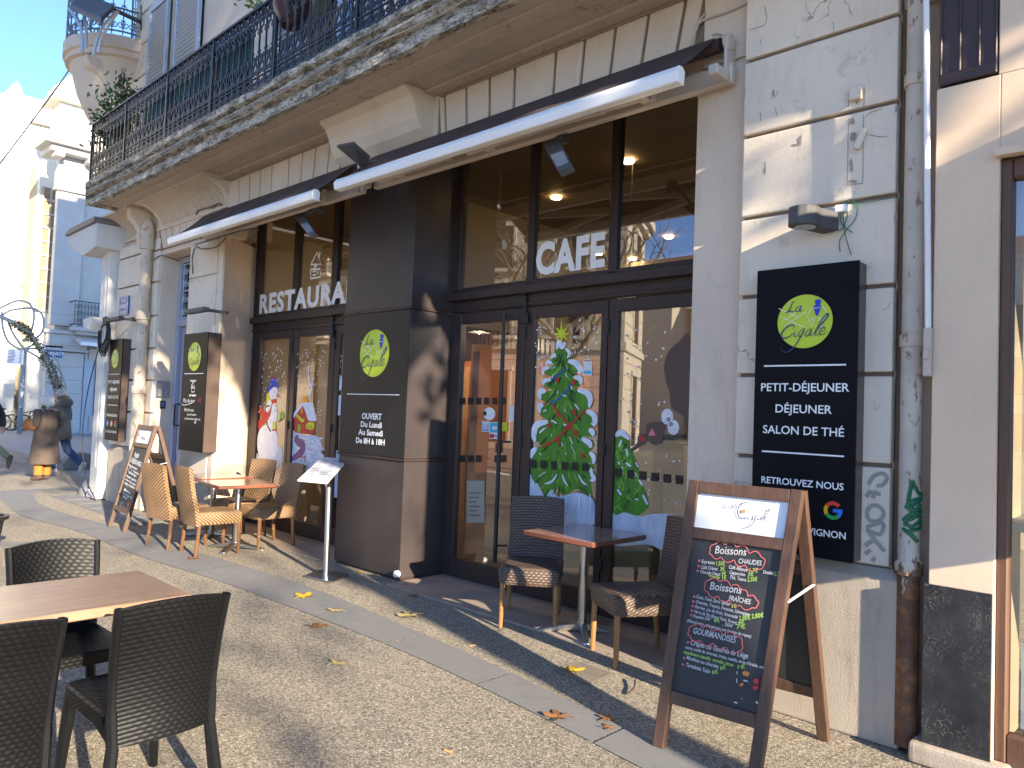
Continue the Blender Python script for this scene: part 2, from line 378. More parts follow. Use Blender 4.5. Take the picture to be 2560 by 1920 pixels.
# plain walls
b = MB()
b.box(-2.455, -2.10, 4.12, 5.0, .002, 3.72)                      # strip right of the door
b.prism([(-9.92, 4.15), (-8.97, 4.15), (-9.42, 4.80), (-9.92, 4.80)], 'z', .002, 3.60)   # pier left of the restaurant window, splayed reveal
b.box(-10.95, -9.92, 4.60, 4.9, .002, 3.6)
b.box(-12.40, -10.95, 4.16, 4.9, .002, 3.83)
b.box(-9.42, -2.455, 4.135, 4.22, 3.72, 4.28); b.box(-9.42, -2.455, 4.22, 5.0, 4.0, 4.28); b.box(-12.40, -9.42, 4.135, 5.0, 3.72, 4.28); b.box(-2.455, -1.05, 4.135, 5.0, 3.72, 4.28)                   # above the openings
b.box(-10.95, -8.9, 4.15, 4.39, 3.58, 3.72)
b.box(-2.10, -1.26, 4.09, 5.0, .84, 4.28); b.box(-1.26, -1.0, 4.17, 5.0, .002, 17)
b.build("wall", WALL, cafe, bevel=.004)
b = MB(); x0 = -12.40                                        # upper wall with window openings
b.box(-12.40, -11.0, 4.15, 5.0, 4.62, 17); b.box(-9.97, -7.72, 4.15, 5.0, 4.62, 17); b.box(-6.1, -3.9, 4.15, 5, 4.62, 17); b.box(-2.9, -1.26, 4.15, 5, 4.62, 17)
for a, c in ((-11.0, -9.97), (-7.72, -6.1), (-3.9, -2.9)): b.box(a, c, 4.15, 5.0, 7.4, 17)
b.build("upper_wall", FASC, cafe, bevel=.004)
b = MB()
for z in (4.95, 5.45, 5.95, 6.45, 6.95, 7.45, 7.95, 8.45): b.box(-12.42, -11.75, 4.115, 4.16, z+.015, z+.485)
b.build("quoin_upper", RUST, cafe, bevel=.012)
b = MB(); b.box(-12.4, -12.0, 4.9, 16, .002, 17); b.box(-12.4, -1, 12, 12.4, .002, 17); b.box(-12.4, -1, 4.9, 12, 17, 17.2); b.build("side_wall", WALL, cafe)
# upper windows and shutters
def louvre(xa, xb, y, z0, z1, name="shutter", fr=.055):
    s_ = MB(); s_.box(xa, xa+fr, y-.02, y+.02, z0, z1); s_.box(xb-fr, xb, y-.02, y+.02, z0, z1)
    for z in (z0, (z0+z1)/2-.05, z1-.09): s_.box(xa+fr, xb-fr, y-.02, y+.02, z, z+.09)
    z = z0+.11
    while z < z1-.1:
        s_.obox(((xa+xb)/2, y, z), ((xb-xa)/2-fr, 0, 0), (0, .012, -.013), (0, .003, .003)); z += .062
    s_.k = 1; s_.box(xa+fr-.01, xb-fr+.01, y+.019, y+.024, z0+.02, z1-.02)
    return s_.build(name, [SHUT, DARKG], cafe)
for a, c in ((-11.0, -9.97), (-7.72, -6.1), (-3.9, -2.9)):
    f = MB(); f.box(a, a+.07, 4.30, 4.36, 4.62, 7.4); f.box(c-.07, c, 4.30, 4.36, 4.62, 7.4); f.box((a+c)/2-.05, (a+c)/2+.05, 4.30, 4.36, 4.62, 7.4); f.box(a+.07, c-.07, 4.31, 4.35, 7.3, 7.4); f.box(a+.07, c-.07, 4.31, 4.35, 5.3, 5.38)
    wf = f.build("upper_window", SHUT, cafe); g = MB(); g.box(a+.06, c-.06, 4.327, 4.333, 4.62, 7.35); g.build("pane", GLASS, wf)
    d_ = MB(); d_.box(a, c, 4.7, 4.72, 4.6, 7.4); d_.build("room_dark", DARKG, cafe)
louvre(-11.72, -11.02, 4.09, 4.66, 7.38); louvre(-10.74, -9.95, 4.09, 4.66, 7.38)
louvre(-7.86, -7.38, 4.10, 4.66, 7.3); louvre(-6.32, -5.8, 4.10, 4.66, 7.3)
# plinths
def chamfer_plinth(xa, xb, y, zt):
    q = MB(); q.prism([(y, .002), (y, zt-.03), (y+.06, zt+.02), (y+.2, zt+.02), (y+.2, .002)], 'x', xa, xb); return q
q = chamfer_plinth(-2.12, -1.19, 4.00, .83); pm = q.build("plinth", PLIN, cafe, bevel=.012, seg=2)
q = chamfer_plinth(-12.34, -10.96, 4.06, .83); q.build("plinth", PLIN, cafe, bevel=.012, seg=2)
q = MB(); q.box(-9.94, -9.0, 4.125, 4.2, .002, .55); q.build("plinth", PLIN, cafe, bevel=.01)
# rusticated blocks with recessed joints
zs = [.85, 1.36, 1.82, 2.27, 2.73, 3.21, 3.66, 4.12, 4.28]
b = MB()
for a, c in zip(zs[:-1], zs[1:]): b.box(-2.10, -1.26, 4.04, 4.12, a+.011, c-.011)
b.build("quoin_stone", RUST, cafe, bevel=.010, seg=2)
b = MB()
for z in zs[1:-1]: b.box(-2.09, -1.265, 4.07, 4.095, z-.02, z+.02)
b.build("quoin_joint", GROOVE, cafe)
b = MB()
for a, c in zip(zs[:-2], zs[1:-1]):
    b.box(-12.38, -11.50, 4.07, 4.17, a+.012, min(c, 3.84)-.012)
    b.box(-11.46, -10.955, 4.12, 4.17, a+.012, min(c, 3.84)-.012)
b.build("quoin_stone", RUST, cafe, bevel=.010, seg=2)
b = MB()
for a, c in ((.56, 1.36), (1.36, 1.82), (1.82, 2.27), (2.27, 2.69), (2.69, 3.14), (3.14, 3.585)): b.box(-9.925, -9.13, 4.128, 4.16, a+.010, c-.010)
b.box(-9.11, -8.985, 4.134, 4.16, .56, 3.585)
b.build("quoin_stone", RUST, cafe, bevel=.008, seg=2)
# flat-arch fascia panels with dark grooves
b = MB(); g = MB()
def vous(xs, zb, zt, fan, xc):
    g.box(xs[0]-.01, xs[-1]+.01, 4.131, 4.14, zb-.01, zt+.02)
    for a, c in zip(xs[:-1], xs[1:]):
        fa, fc = fan*(a-xc), fan*(c-xc); w_ = .015
        b.prism([(a+w_-fa, zb), (c-w_-fc, zb), (c-w_, zt), (a+w_, zt)], 'y', 4.112, 4.139)
def vb():
    global b, g
    b.build("fascia_panels", FASC, cafe, bevel=.004); g.build("fascia_groove", GROOVE, cafe); b = MB(); g = MB()
vous([-4.98, -4.90, -4.63, -4.35, -4.07, -3.65, -3.38, -3.11, -2.84, -2.56, -2.42], 3.83, 4.23, .05, -4.0); vb()
vous([-8.94, -8.63, -8.36, -8.10, -7.84, -7.46, -7.19, -6.93, -6.66, -6.42], 3.83, 4.23, .04, -7.7); vb()
vous([-11.0, -10.78, -10.55, -10.28, -10.04, -9.3], 3.66, 4.0, .25, -10.3); vb()
b = MB(); b.box(-6.42, -4.98, 4.114, 4.14, 3.74, 4.275); b.build("fascia_plain", FASC, cafe, bevel=.004); b = MB(); b.box(-2.42, -2.105, 4.114, 4.14, 3.74, 4.275); b.build("fascia_plain", FASC, cafe, bevel=.004)
# corbels under the balcony
b = MB(); cove = [(4.13, 3.87), (4.06, 3.88), (3.98, 3.95), (3.93, 4.03), (3.90, 4.12), (3.86, 4.20), (3.79, 4.25), (3.79, 4.279), (4.13, 4.279)]
b.prism(cove, 'x', -6.35, -5.03); b.build("corbel", FASC, cafe, bevel=.004)
def fluted(xa, xb, name="fluted_corbel"):
    q = MB(); N = int((xb-xa-.12)/.07); prof = [(4.13-.33*(1-math.cos(t*math.pi/2)), 3.95+.29*math.sin(t*math.pi/2)) for t in [i/9 for i in range(10)]]
    xs = [xa, xa+.06]; dep = [0, 0]
    for i in range(N):
        x = xa+.06+.07*i; xs += [x+.018, x+.024, x+.058, x+.064]; dep += [0, .04, .04, 0]
    xs += [xb-.06, xb]; dep += [0, 0]
    q.grid([[(x, y+d_*.8 if 0 < i < 9 else y, z+d_*.6 if 0 < i < 9 else z) for x, d_ in zip(xs, dep)] for i, (y, z) in enumerate(prof)])
    q.box(xa-.02, xb+.02, 3.78, 4.13, 4.245, 4.279); q.box(xa-.01, xb+.01, 4.09, 4.13, 3.915, 3.95)
    for x in (xa, xb): q.prism(prof+[(4.13, 4.24)], 'x', x-.005, x+.005)
    return q.build(name, FASC, cafe, recalc=True)
fluted(-11.0, -8.88); fluted(-12.45, -11.35)
b = MB(); sc_ = [(4.13, 3.70), (4.02, 3.74), (3.97, 3.84), (3.98, 3.95), (3.92, 4.05), (3.84, 4.12), (3.82, 4.279), (4.13, 4.279)]
b.prism(sc_, 'x', -11.47, -11.32); b.build("scroll_bracket", FASC, cafe, bevel=.012, seg=2)
# balcony slab with weathered moulded edge
prof = [(4.15, 4.281), (3.47, 4.281), (3.455, 4.24), (3.40, 4.24), (3.40, 4.325), (3.43, 4.345), (3.43, 4.37), (3.385, 4.385), (3.355, 4.41), (3.36, 4.44), (3.40, 4.455), (3.40, 4.475), (3.35, 4.49), (3.345, 4.545), (3.36, 4.55), (4.15, 4.55)]
def edge_strip(sel, xa, xb, jit, name, m):
    q = MB(); xs = []; x = xa
    while x < xb: xs.append(x); x += .06
    xs.append(xb); rows = []
    for (y, z) in sel: rows.append([(x, y+jit*(noise.noise((x*3, y*30, z*30)))+jit*.8*noise.noise((x*14, y*60, z*50)), z+jit*.6*noise.noise((x*9, 7+y*20, z*40))) for x in xs])
    q.grid(rows); return q.build(name, m, cafe, smooth=False, recalc=False)
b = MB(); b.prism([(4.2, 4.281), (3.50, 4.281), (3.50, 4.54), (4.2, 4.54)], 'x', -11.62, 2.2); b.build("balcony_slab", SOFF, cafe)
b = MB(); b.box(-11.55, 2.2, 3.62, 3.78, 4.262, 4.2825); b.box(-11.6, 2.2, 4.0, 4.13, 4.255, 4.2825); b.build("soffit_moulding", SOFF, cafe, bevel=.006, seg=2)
edge_strip([(3.52, 4.281)]+prof[1:15]+[(3.6, 4.552)], -11.66, 2.2, .016, "balcony_edge", MOLD)
b = MB(); b.grid([[(-11.70+dx, y, z) for y in (3.36, 3.5, 3.8, 4.15)] for (dx, z) in ((.05, 4.281), (0, 4.24), (0, 4.33), (.03, 4.35), (-.03, 4.40), (-.02, 4.45), (-.05, 4.49), (-.05, 4.55), (.1, 4.552))]); b.build("balcony_edge", MOLD, cafe, recalc=False)
# railing: top and bottom rails, posts and scrolled balusters
Z0, Z1, YR = 4.60, 5.40, 3.41
b = MB(); b.box(-11.72, 2.2, YR-.022, YR+.022, Z1-.012, Z1+.012); b.box(-11.72, 2.2, YR-.014, YR+.014, Z0-.008, Z0+.010)
b.box(-11.72, 2.2, YR-.008, YR+.008, Z0+.105, Z0+.115); b.box(-11.72, 2.2, YR-.008, YR+.008, Z1-.085, Z1-.077)
b.box(-11.74, -11.70, YR, 4.15, Z1-.012, Z1+.012); b.box(-11.73, -11.71, YR, 4.15, Z0-.008, Z0+.01)
rail = b.build("balcony_railing", IRON, cafe)
def spiral(cx, cz, r0, a0, turns, sgn, n=14, shrink=.25):
    o = []
    for i in range(n+1):
        t = i/n; a = a0+sgn*2*math.pi*turns*t; rr = r0*(1-(1-shrink)*t); o.append((cx+rr*math.cos(a), YR, cz+rr*math.sin(a)))
    return o
U = .1325
def baluster_mesh():
    q = MB(); r = .0082; H = U/2
    q.box(-.0075, .0075, YR-.0075, YR+.0075, Z0, Z1-.08)
    arc = [(H*.62*math.cos(a)+H, YR, Z1-.075+.055*math.sin(a)) for a in [math.pi*i/8 for i in range(9)]]
    q.tube(arc, .012, 4)
    q.tube([(H, YR, Z1-.02), (H, YR, Z1-.075)], .006, 4)
    for s_ in (-1, 1):
        q.tube(spiral(s_*H*.50, Z1-.125, .026, math.pi/2, 1.3, s_), r, 4)
        q.tube(catmull([(s_*H*.50, YR, Z1-.099), (s_*H*.95, YR, Z1-.12), (s_*H*.98, YR, Z1-.18), (s_*H*.4, YR, Z1-.215), (s_*.004, YR, Z1-.26)], 3), r, 4)
        q.tube(spiral(s_*H*.34, Z1-.245, .018, math.pi*.5, 1.1, -s_, 10), r*.9, 4)
        q.tube(catmull([(0, YR, Z0+.13), (s_*H*.35, YR, Z0+.20), (s_*H*.85, YR, Z0+.27), (s_*H*.55, YR, Z0+.33), (s_*H*.35, YR, Z0+.29)], 3), r*1.15, 4)
        q.tube(spiral(s_*H*.52, Z0+.165, .026, -math.pi/2, 1.25, s_), r, 4)
        q.tube(spiral(s_*H*.5, Z0+.055, .036, math.pi/2, 1.35, s_, 14, .2), r, 4)
        q.tube(spiral(s_*H*.25, Z0+.365, .016, 0, 1, s_, 8), r*.9, 4)
    q.tube([(0, YR, Z1-.25), (0, YR-.002, Z1-.31)], [.010, .004], 4)
    return q
first = None; x = -11.64; k = 0
while x < -.2:
    if first is None:
        first = baluster_mesh().build("baluster", IRON, None, recalc=False); first.parent = rail; first.location = (x+6, -4.6, 0)
    else:
        c = first.copy(); C.objects.link(c); c.parent = rail; c.location = (x+6, -4.6, 0)
    x += U
for x in (-11.72, -10.41, -9.08, -7.88, -6.55, -5.20, -3.9, -2.58, -1.26):
    q = MB(); q.box(x-.014, x+.014, YR-.016, YR+.016, Z0-.06, Z1+.02); q.build("railing_post", IRON, rail)
first2 = None
for i in range(5):
    y = 3.5+.13*i; q = MB(); q.box(-11.727, -11.713, y-.006, y+.006, Z0, Z1); q.build("baluster", IRON, rail)
# teal privacy cloth tied behind the railing
m, nt, p, co = base("teal_cloth"); xyz = sep(nt, co)
st = mathn(nt, 'SINE', mathn(nt, 'MULTIPLY', xyz[0], 150)); col = ramp(nt, noi(nt, mapping(nt, co, (6, 1, 1)), 2, 6), [(0.35, (0.010, 0.035, 0.05)), (0.6, (0.03, 0.10, 0.11)), (0.75, (0.10, 0.20, 0.19))])
nt.links.new(col, p.inputs["Base Color"]); p.inputs["Roughness"].default_value = 0.8; bump(nt, p, st, .8, .01); TEAL = m
screen = thing("privacy_screen", "dark teal slatted cloth tied behind the balcony railing", "screen", (-8.5, 3.46, 4.6))
b = MB(); b.grid([[(-9.97+2.9*i/116, 3.455+.009*(i % 2), z) for i in range(117)] for z in (4.64, 5.0, 5.30)]); b.build("cloth", TEAL, screen)
# ---------------------------------------------------------------- brown shopfronts
FY = 4.78
for za, zb in ((.03, 1.075), (1.10, 2.465), (2.49, 3.99)): b = MB(); b.box(-6.50, -5.445, 4.285, 4.80, za, zb); b.build("pillar_cladding", CLAD, cafe, bevel=.003)
for z in (1.088, 2.478): b = MB(); b.box(-6.515, -5.43, 4.27, 4.79, z-.010, z+.010); b.build("pillar_trim", BROWN, cafe, bevel=.003)
b = MB(); b.box(-6.48, -5.46, 4.30, 4.79, .002, .03); b.build("pillar_foot", BROWN, cafe, bevel=.003)
def shopfront(xl, xr, trans, leaves, handle=None):
    y0, y1 = FY, FY+.07
    # transom window
    q = MB(); ed = [xl]+[v for t in trans for v in t]+[xr]
    for a, c in zip(ed[0::2], ed[1::2]): q.box(a, c, y0, y1, 2.69, 3.98)
    for a, c in trans: q.box(a, c, y0+.002, y1, 2.655, 2.715); q.box(a, c, y0+.002, y1, 3.93, 3.98)
    q.box(xl, xr, y0+.004, y1, 2.48, 2.69)
    q.box(xl-.05, xr, y0-.07, y0+.004, 2.59, 2.665)
    q.box(xl, xr, y0-.012, y0+.003, 2.49, 2.515)
    wf = q.build("shop_window", BROWN, cafe, bevel=.004)
    g = MB()
    for a, c in trans: g.box(a-.005, c+.005, y0+.028, y0+.036, 2.70, 3.96)
    g.build("pane", GLASS, wf)
    bd = MB()
    for a, c in trans:
        for x in (a, c-.006): bd.box(x, x+.006, y0+.014, y0+.026, 2.716, 3.93)
    bd.build("glazing_bead", BLACK, wf)
    out = []
    for (a, c, ga, gc) in leaves:
        q = MB(); y = y0+.004
        q.box(a+.004, ga, y, y1, .012, 2.475); q.box(gc, c-.004, y, y1, .012, 2.475); q.box(ga, gc, y+.001, y1, 2.375, 2.475); q.box(ga, gc, y+.001, y1, .012, .185)
        dr = q.build("door", BROWN, cafe, bevel=.004)
        g = MB(); g.box(ga-.005, gc+.005, y0+.030, y0+.038, .18, 2.38); g.build("pane", GLASS, dr)
        h = MB()
        for x in (a+.012,): 
            for z in (.35, 1.25, 2.2): h.lathe([(.009, 0), (.009, .1)], (x, y0-.004, z), 8)
        h.build("hinge", BLACK, dr)
        out.append(dr)
    return wf, out
wf1, D1 = shopfront(-5.46, -2.44, [(-5.36, -4.49), (-4.42, -3.61), (-3.53, -2.52)], [(-5.43, -4.49, -5.31, -4.58), (-4.485, -3.595, -4.38, -3.66), (-3.59, -2.45, -3.50, -2.56)])
wf2, D2 = shopfront(-9.42, -6.50, [(-9.27, -8.44), (-8.33, -7.58), (-7.47, -6.55)], [(-9.38, -8.40, -9.18, -8.46), (-8.395, -7.45, -8.30, -7.56), (-7.445, -6.51, -7.35, -6.62)])
for xa_, xb_ in ((-5.44, -2.455), (-9.42, -6.5)):
    b = MB(); b.box(xa_, xb_, 4.225, 4.79, 3.985, 3.998); b.box(xa_, xb_, 4.222, 4.235, 3.70, 3.985); b.build("frame_head", mat("dark_frame_head", (0.014, 0.011, 0.011), rough=.9, spec=0), cafe)
for xa_, xb_ in ((-5.47, -5.424), (-9.44, -9.374)):
    b = MB(); b.box(xa_, xb_, FY+.012, FY+.085, .003, 2.482); b.build("door_jamb", BROWN, cafe)
# long pull handle, closers, and latches
b = MB(); b.tube([(-4.66, 4.70, .25), (-4.66, 4.70, 2.42)], .019, 10)
for z in (.4, 1.3, 2.40): b.tube([(-4.66, 4.70, z), (-4.60, 4.785, z)], .009, 6)
b.build("pull_handle", BLACK, D1[0], smooth=True)
for x, dr in ((-4.47, D1[1]), (-7.48, D2[1])):
    q = MB(); q.box(x-.012, x+.012, 4.755, 4.785, 2.36, 2.62); q.lathe([(.028, 0), (.03, .02), (.022, .045), (.01, .05)], (x, 4.73, 2.60), 10, 'y'); q.box(x-.025, x+.04, 4.75, 4.785, 2.33, 2.42); q.build("latch", BLACK, dr, bevel=.003)
q = MB(); q.lathe([(.02, 0), (.032, .01), (.032, .04), (.02, .055)], (-5.46, 4.24, .07), 12, 'y'); q.build("pipe_cap", WALU, cafe, smooth=True)

# ---- lettering and the little house mark on the transom glass
YL = FY-.006
b = MB(); fr = fr_y(0, YL, 0)
s0, s1 = at(1100+775*.3074, 400+930*.3074, YL), at(1100+1345*.3074, 400+585*.3074, YL)
b.text(fr, "CAFE", .365, ((s0.x+s1.x)/2, 2.755), width=(s1.x-s0.x), bold=.016, sp=1.08)
b.build("lettering", LETTER, wf1)
b = MB(); b.text(fr, "RESTAURANT", .335, (-9.25, 2.73), 'LEFT', width=2.53, bold=.014, sp=1.12)
def wz7(x, y): p_ = at(600+x*.2893, 400+y*.2893, YL); return (p_.x, p_.z)
for pts, wd in (([(612, 905), (665, 800), (700, 900), (612, 905)], .022), ([(665, 905), (640, 930)], .03), ([(680, 850), (690, 797)], .026), ([(612, 945), (690, 940), (695, 1010), (610, 1025), (612, 945)], .024), ([(628, 965), (655, 962)], .02), ([(628, 995), (655, 992)], .02), ([(668, 955), (668, 990)], .02)):
    b.stroke(fr, [wz7(*q) for q in pts], wd, smooth=False)
b.build("lettering", LETTER, wf2)

# ---- seasonal window painting, traced on the plane of the glass
PG = mat("green_poster_paint", (0.075, 0.26, 0.015), (0.040, 0.15, 0.011), 9, rough=0.6, b=.2, bs=40, sc=(1, 1, .45))
PGL = mat("light_green_poster_paint", (0.20, 0.44, 0.05), (0.11, 0.31, 0.025), 12, rough=0.6)
PGD = mat("deep_green_poster_paint", (0.012, 0.06, 0.008), (0.008, 0.045, 0.006), 12, rough=0.6)
PW = mat("white_poster_paint", (0.78, 0.80, 0.86), (0.55, 0.60, 0.70), 14, rough=0.65, b=.2, bs=50)
PWT = mat("brushed_white_paint", (0.62, 0.67, 0.78), (0.36, 0.42, 0.52), 10, rough=0.65, sc=(1, 1, .4))
PR = mat("red_poster_paint", (0.48, 0.025, 0.015), (0.36, 0.018, 0.012), 9, rough=0.6)
PB = mat("blue_poster_paint", (0.02, 0.07, 0.52), (0.015, 0.05, 0.4), 8, rough=0.6)
PY = mat("yellow_green_poster_paint", (0.60, 0.66, 0.03), (0.45, 0.5, 0.02), 8, rough=0.6)
PO = mat("orange_poster_paint", (0.85, 0.35, 0.01), (0.7, 0.22, 0.01), 8, rough=0.6)
PV = mat("purple_poster_paint", (0.11, 0.035, 0.14), (0.20, 0.09, 0.23), 10, rough=0.6)
PK = mat("brown_poster_paint", (0.10, 0.066, 0.055), (0.085, 0.055, 0.047), 4, rough=0.6)
PP = mat("pink_poster_paint", (0.75, 0.2, 0.25), rough=0.6)
PBK = mat("black_poster_paint", (0.012, 0.010, 0.012), rough=0.6)
PAL = [PG, PGL, PW, PWT, PR, PB, PY, PO, PV, PK, PP, PBK, PGD]
G, GL, W_, WT, RD, BL, YE, OR, VI, BK, PK_, KK, GD = range(13)
class Paint:
    def __init__(s, ox, oy, sc): s.o = (ox, oy, sc); s.b = MB(); s.y = FY+.027
    def fr(s): s.y -= .00003; return fr_y(0, s.y, 0)
    def p(s, q): v = at(s.o[0]+q[0]*s.o[2], s.o[1]+q[1]*s.o[2], s.y); return (v.x, v.z)
    def sh(s, col, pts, sm=4): s.b.k = col; s.b.shape(s.fr(), [s.p(q) for q in pts], sm); return s
    def st(s, col, pts, w, k=4): s.b.k = col; s.b.stroke(s.fr(), [s.p(q) for q in pts], w, k); return s
    def tp(s, col, pts, w): return s.st(col, pts, lambda t: w*(.25+.75*math.sin(math.pi*min(1, max(0, t*.9+.06)))))
    def dot(s, col, c, r, ry=None): s.b.k = col; s.b.disc(s.fr(), s.p(c), r, ry, 10); return s
    def done(s, name, par): return s.b.build(name, PAL, par, recalc=False)
rnd = random.Random(3)
T = Paint(1100, 740, .3979)
T.sh(WT, [(560, 1130), (600, 1150), (640, 1230), (700, 1215), (740, 1260), (860, 1235), (930, 1260), (972, 1300), (975, 1400), (960, 1440), (800, 1440), (650, 1440), (556, 1300)], 3)
tree = [(765, 300), (800, 335), (815, 385), (868, 420), (885, 470), (845, 488), (888, 545), (875, 570), (835, 572), (905, 600), (948, 660), (950, 700), (918, 715), (968, 745), (985, 790), (965, 825), (935, 832), (965, 868), (950, 886), (892, 884), (945, 930), (955, 965), (932, 985), (970, 1035), (962, 1090), (945, 1110), (970, 1155), (945, 1180), (955, 1250), (905, 1235), (850, 1212), (780, 1255), (735, 1205), (690, 1225), (655, 1262), (630, 1190), (578, 1150), (572, 1030), (605, 965), (640, 930), (585, 900), (600, 850), (645, 800), (690, 782), (640, 760), (622, 720), (645, 690), (690, 672), (640, 655), (622, 622), (660, 600), (705, 592), (650, 562), (662, 530), (705, 512), (662, 490), (652, 460), (702, 440), (692, 400), (727, 370), (727, 330)]
T.sh(G, tree, 3)
for i in range(150):
    y = rnd.uniform(360, 1215); hw = 30+(y-300)*.165; x = 775+rnd.uniform(-hw, hw)*.9; sl = (x-775)/max(hw, 1); ln = rnd.uniform(30, 75)
    T.tp(rnd.choice([GL, GD, GD, GL, G]), [(x, y), (x+sl*ln*.5+rnd.uniform(-5, 5), y+ln*.5), (x+sl*ln*.95, y+ln*.8)], rnd.uniform(.008, .020))
for pts, w_ in (([(735, 335), (745, 290), (770, 320), (790, 290)], .045), ([(790, 330), (815, 360), (800, 390)], .03), ([(700, 395), (715, 370), (730, 385)], .03), ([(805, 410), (850, 420), (885, 465), (865, 485)], .05), ([(680, 430), (675, 415), (705, 420)], .035), ([(690, 450), (650, 462), (652, 495)], .035), ([(700, 525), (655, 535), (655, 560)], .035), ([(840, 510), (880, 520), (888, 560)], .04), ([(665, 600), (630, 600), (630, 650)], .05), ([(865, 590), (925, 610), (945, 650), (938, 700)], .052), ([(650, 690), (625, 690), (630, 735)], .045), ([(670, 715), (650, 725)], .03), ([(920, 725), (965, 745), (975, 790), (960, 815)], .05), ([(680, 790), (610, 810), (590, 870), (600, 915)], .062), ([(660, 830), (625, 860)], .04), ([(935, 840), (960, 855), (958, 880)], .045), ([(890, 895), (940, 925), (948, 955)], .045), ([(610, 955), (580, 985), (572, 1020)], .05), ([(940, 985), (965, 1010), (965, 1055)], .04), ([(950, 1080), (955, 1120), (970, 1150), (945, 1160)], .035), ([(850, 680), (875, 715)], .03), ([(790, 485), (800, 510)], .022), ([(825, 560), (828, 590)], .03), ([(785, 710), (788, 730)], .02), ([(775, 805), (800, 815)], .03), ([(700, 780), (735, 800)], .03), ([(815, 885), (835, 930)], .022), ([(765, 920), (775, 945)], .025), ([(825, 940), (855, 1000)], .014), ([(625, 985), (640, 1000)], .02), ([(790, 985), (795, 998)], .02), ([(745, 595), (735, 615)], .02), ([(765, 620), (795, 630)], .03), ([(715, 490), (705, 515)], .024), ([(660, 1180), (705, 1165), (738, 1118)], .018), ([(770, 1122), (785, 1165), (805, 1190)], .018), ([(620, 1135), (665, 1105)], .016), ([(870, 1120), (895, 1165), (925, 1190)], .016), ([(700, 870), (705, 882)], .02)):
    T.tp(W_, pts, w_*1.1)
for i in range(26):
    x = 600+rnd.uniform(-40, 370); T.tp(W_ if i % 2 else WT, [(x, 1240+rnd.uniform(0, 40)), (x+rnd.uniform(-5, 18), 1300), (x+rnd.uniform(-5, 35), 1350+rnd.uniform(0, 60))], .013)
for pts in ([(700, 530), (745, 495), (795, 450)], [(690, 675), (740, 650), (800, 590), (850, 530)]): T.st(BL, pts, .011)
for pts in ([(705, 680), (760, 750), (830, 830), (860, 868)], [(915, 718), (860, 770), (810, 825), (740, 890), (690, 925), (640, 948)]): T.st(RD, pts, .017)
for c in ((738, 530), (843, 540), (845, 728), (745, 745), (687, 815), (855, 862), (748, 912), (898, 1003), (805, 825)): T.dot(RD, c, .019, .026)
st_ = []
for i in range(16):
    a = math.pi/2+2*math.pi*i/16; r_ = (95 if i == 0 else 62) if i % 2 == 0 else 22; st_.append((765+r_*.9*math.cos(a), 238-r_*math.sin(a)))
T.sh(YE, st_, 0)
def snow(P, n, x0, x1, y0, y1, r=.008):
    for i in range(n): P.dot(W_, (rnd.uniform(x0, x1), rnd.uniform(y0, y1)), r*rnd.uniform(.6, 1.25), r*rnd.uniform(.8, 1.4))
snow(T, 30, 600, 720, 140, 560); snow(T, 26, 820, 1000, 130, 560); snow(T, 8, 930, 1005, 560, 1150, .006)
for k in range(6): x = 585+66*k; T.sh(KK, [(x-18, 1028+4*k), (x+20, 1030+4*k), (x+20, 1082+4*k), (x-18, 1078+4*k)], 0)
T.done("painted_fir_tree", D1[1])
# third leaf: small fir, snow bank and a reindeer peeping in
T = Paint(1100, 740, .3979)
T.sh(WT, [(1085, 1365), (1160, 1360), (1260, 1385), (1350, 1368), (1480, 1375), (1545, 1420), (1545, 1640), (1400, 1600), (1300, 1560), (1080, 1560)], 4)
T.sh(G, [(1100, 890), (1140, 868), (1190, 900), (1195, 950), (1215, 990), (1235, 1050), (1248, 1100), (1240, 1140), (1275, 1190), (1300, 1260), (1312, 1320), (1275, 1360), (1230, 1380), (1160, 1358), (1090, 1360), (1090, 1100)], 4)
for i in range(50):
    y = rnd.uniform(910, 1330); x = rnd.uniform(1105, 1190+(y-900)*.22); T.tp(rnd.choice([GL, GD, GL]), [(x, y), (x+rnd.uniform(-20, 20), y+22), (x+rnd.uniform(-25, 25), y+40)], .015)
for pts, w_ in (([(1100, 880), (1140, 858), (1190, 900)], .05), ([(1140, 905), (1125, 950)], .04), ([(1170, 960), (1180, 1010)], .035), ([(1170, 1050), (1200, 1070)], .045), ([(1120, 1040), (1130, 1060)], .04), ([(1230, 1045), (1245, 1075)], .03), ([(1115, 1215), (1140, 1250)], .05), ([(1250, 1155), (1272, 1190)], .045), ([(1275, 1250), (1305, 1310)], .05), ([(1225, 1275), (1245, 1280)], .03), ([(1225, 1110), (1240, 1135)], .02), ([(1145, 1070), (1150, 1090)], .03)): T.tp(W_, pts, w_)
T.sh(BK, [(1572, 270), (1500, 290), (1435, 350), (1408, 440), (1420, 540), (1440, 600), (1450, 690), (1475, 720), (1530, 760), (1550, 830), (1548, 880), (1560, 880)], 4)
T.sh(BK, [(1420, 800), (1360, 790), (1305, 800), (1293, 850), (1310, 910), (1350, 938), (1395, 915), (1405, 860)], 4)
T.sh(BK, [(1245, 880), (1275, 865), (1300, 890), (1290, 925), (1255, 945), (1205, 980), (1200, 960), (1238, 925)], 4)
T.b.k = KK
for c, rx, ry in (((1428, 758), .052, .060), ((1466, 826), .050, .056)): T.dot(W_, c, rx, ry)
for c in ((1437, 776), (1452, 804)): T.dot(KK, c, .016, .015); T.dot(W_, c, .007, .006)
T.sh(PK_, [(1335, 828), (1352, 868), (1352, 878), (1312, 878), (1312, 868)], 0); T.dot(RD, (1268, 895), .024)
snow(T, 26, 1140, 1420, 150, 720); snow(T, 12, 1290, 1540, 980, 1300); snow(T, 5, 1180, 1240, 700, 850)
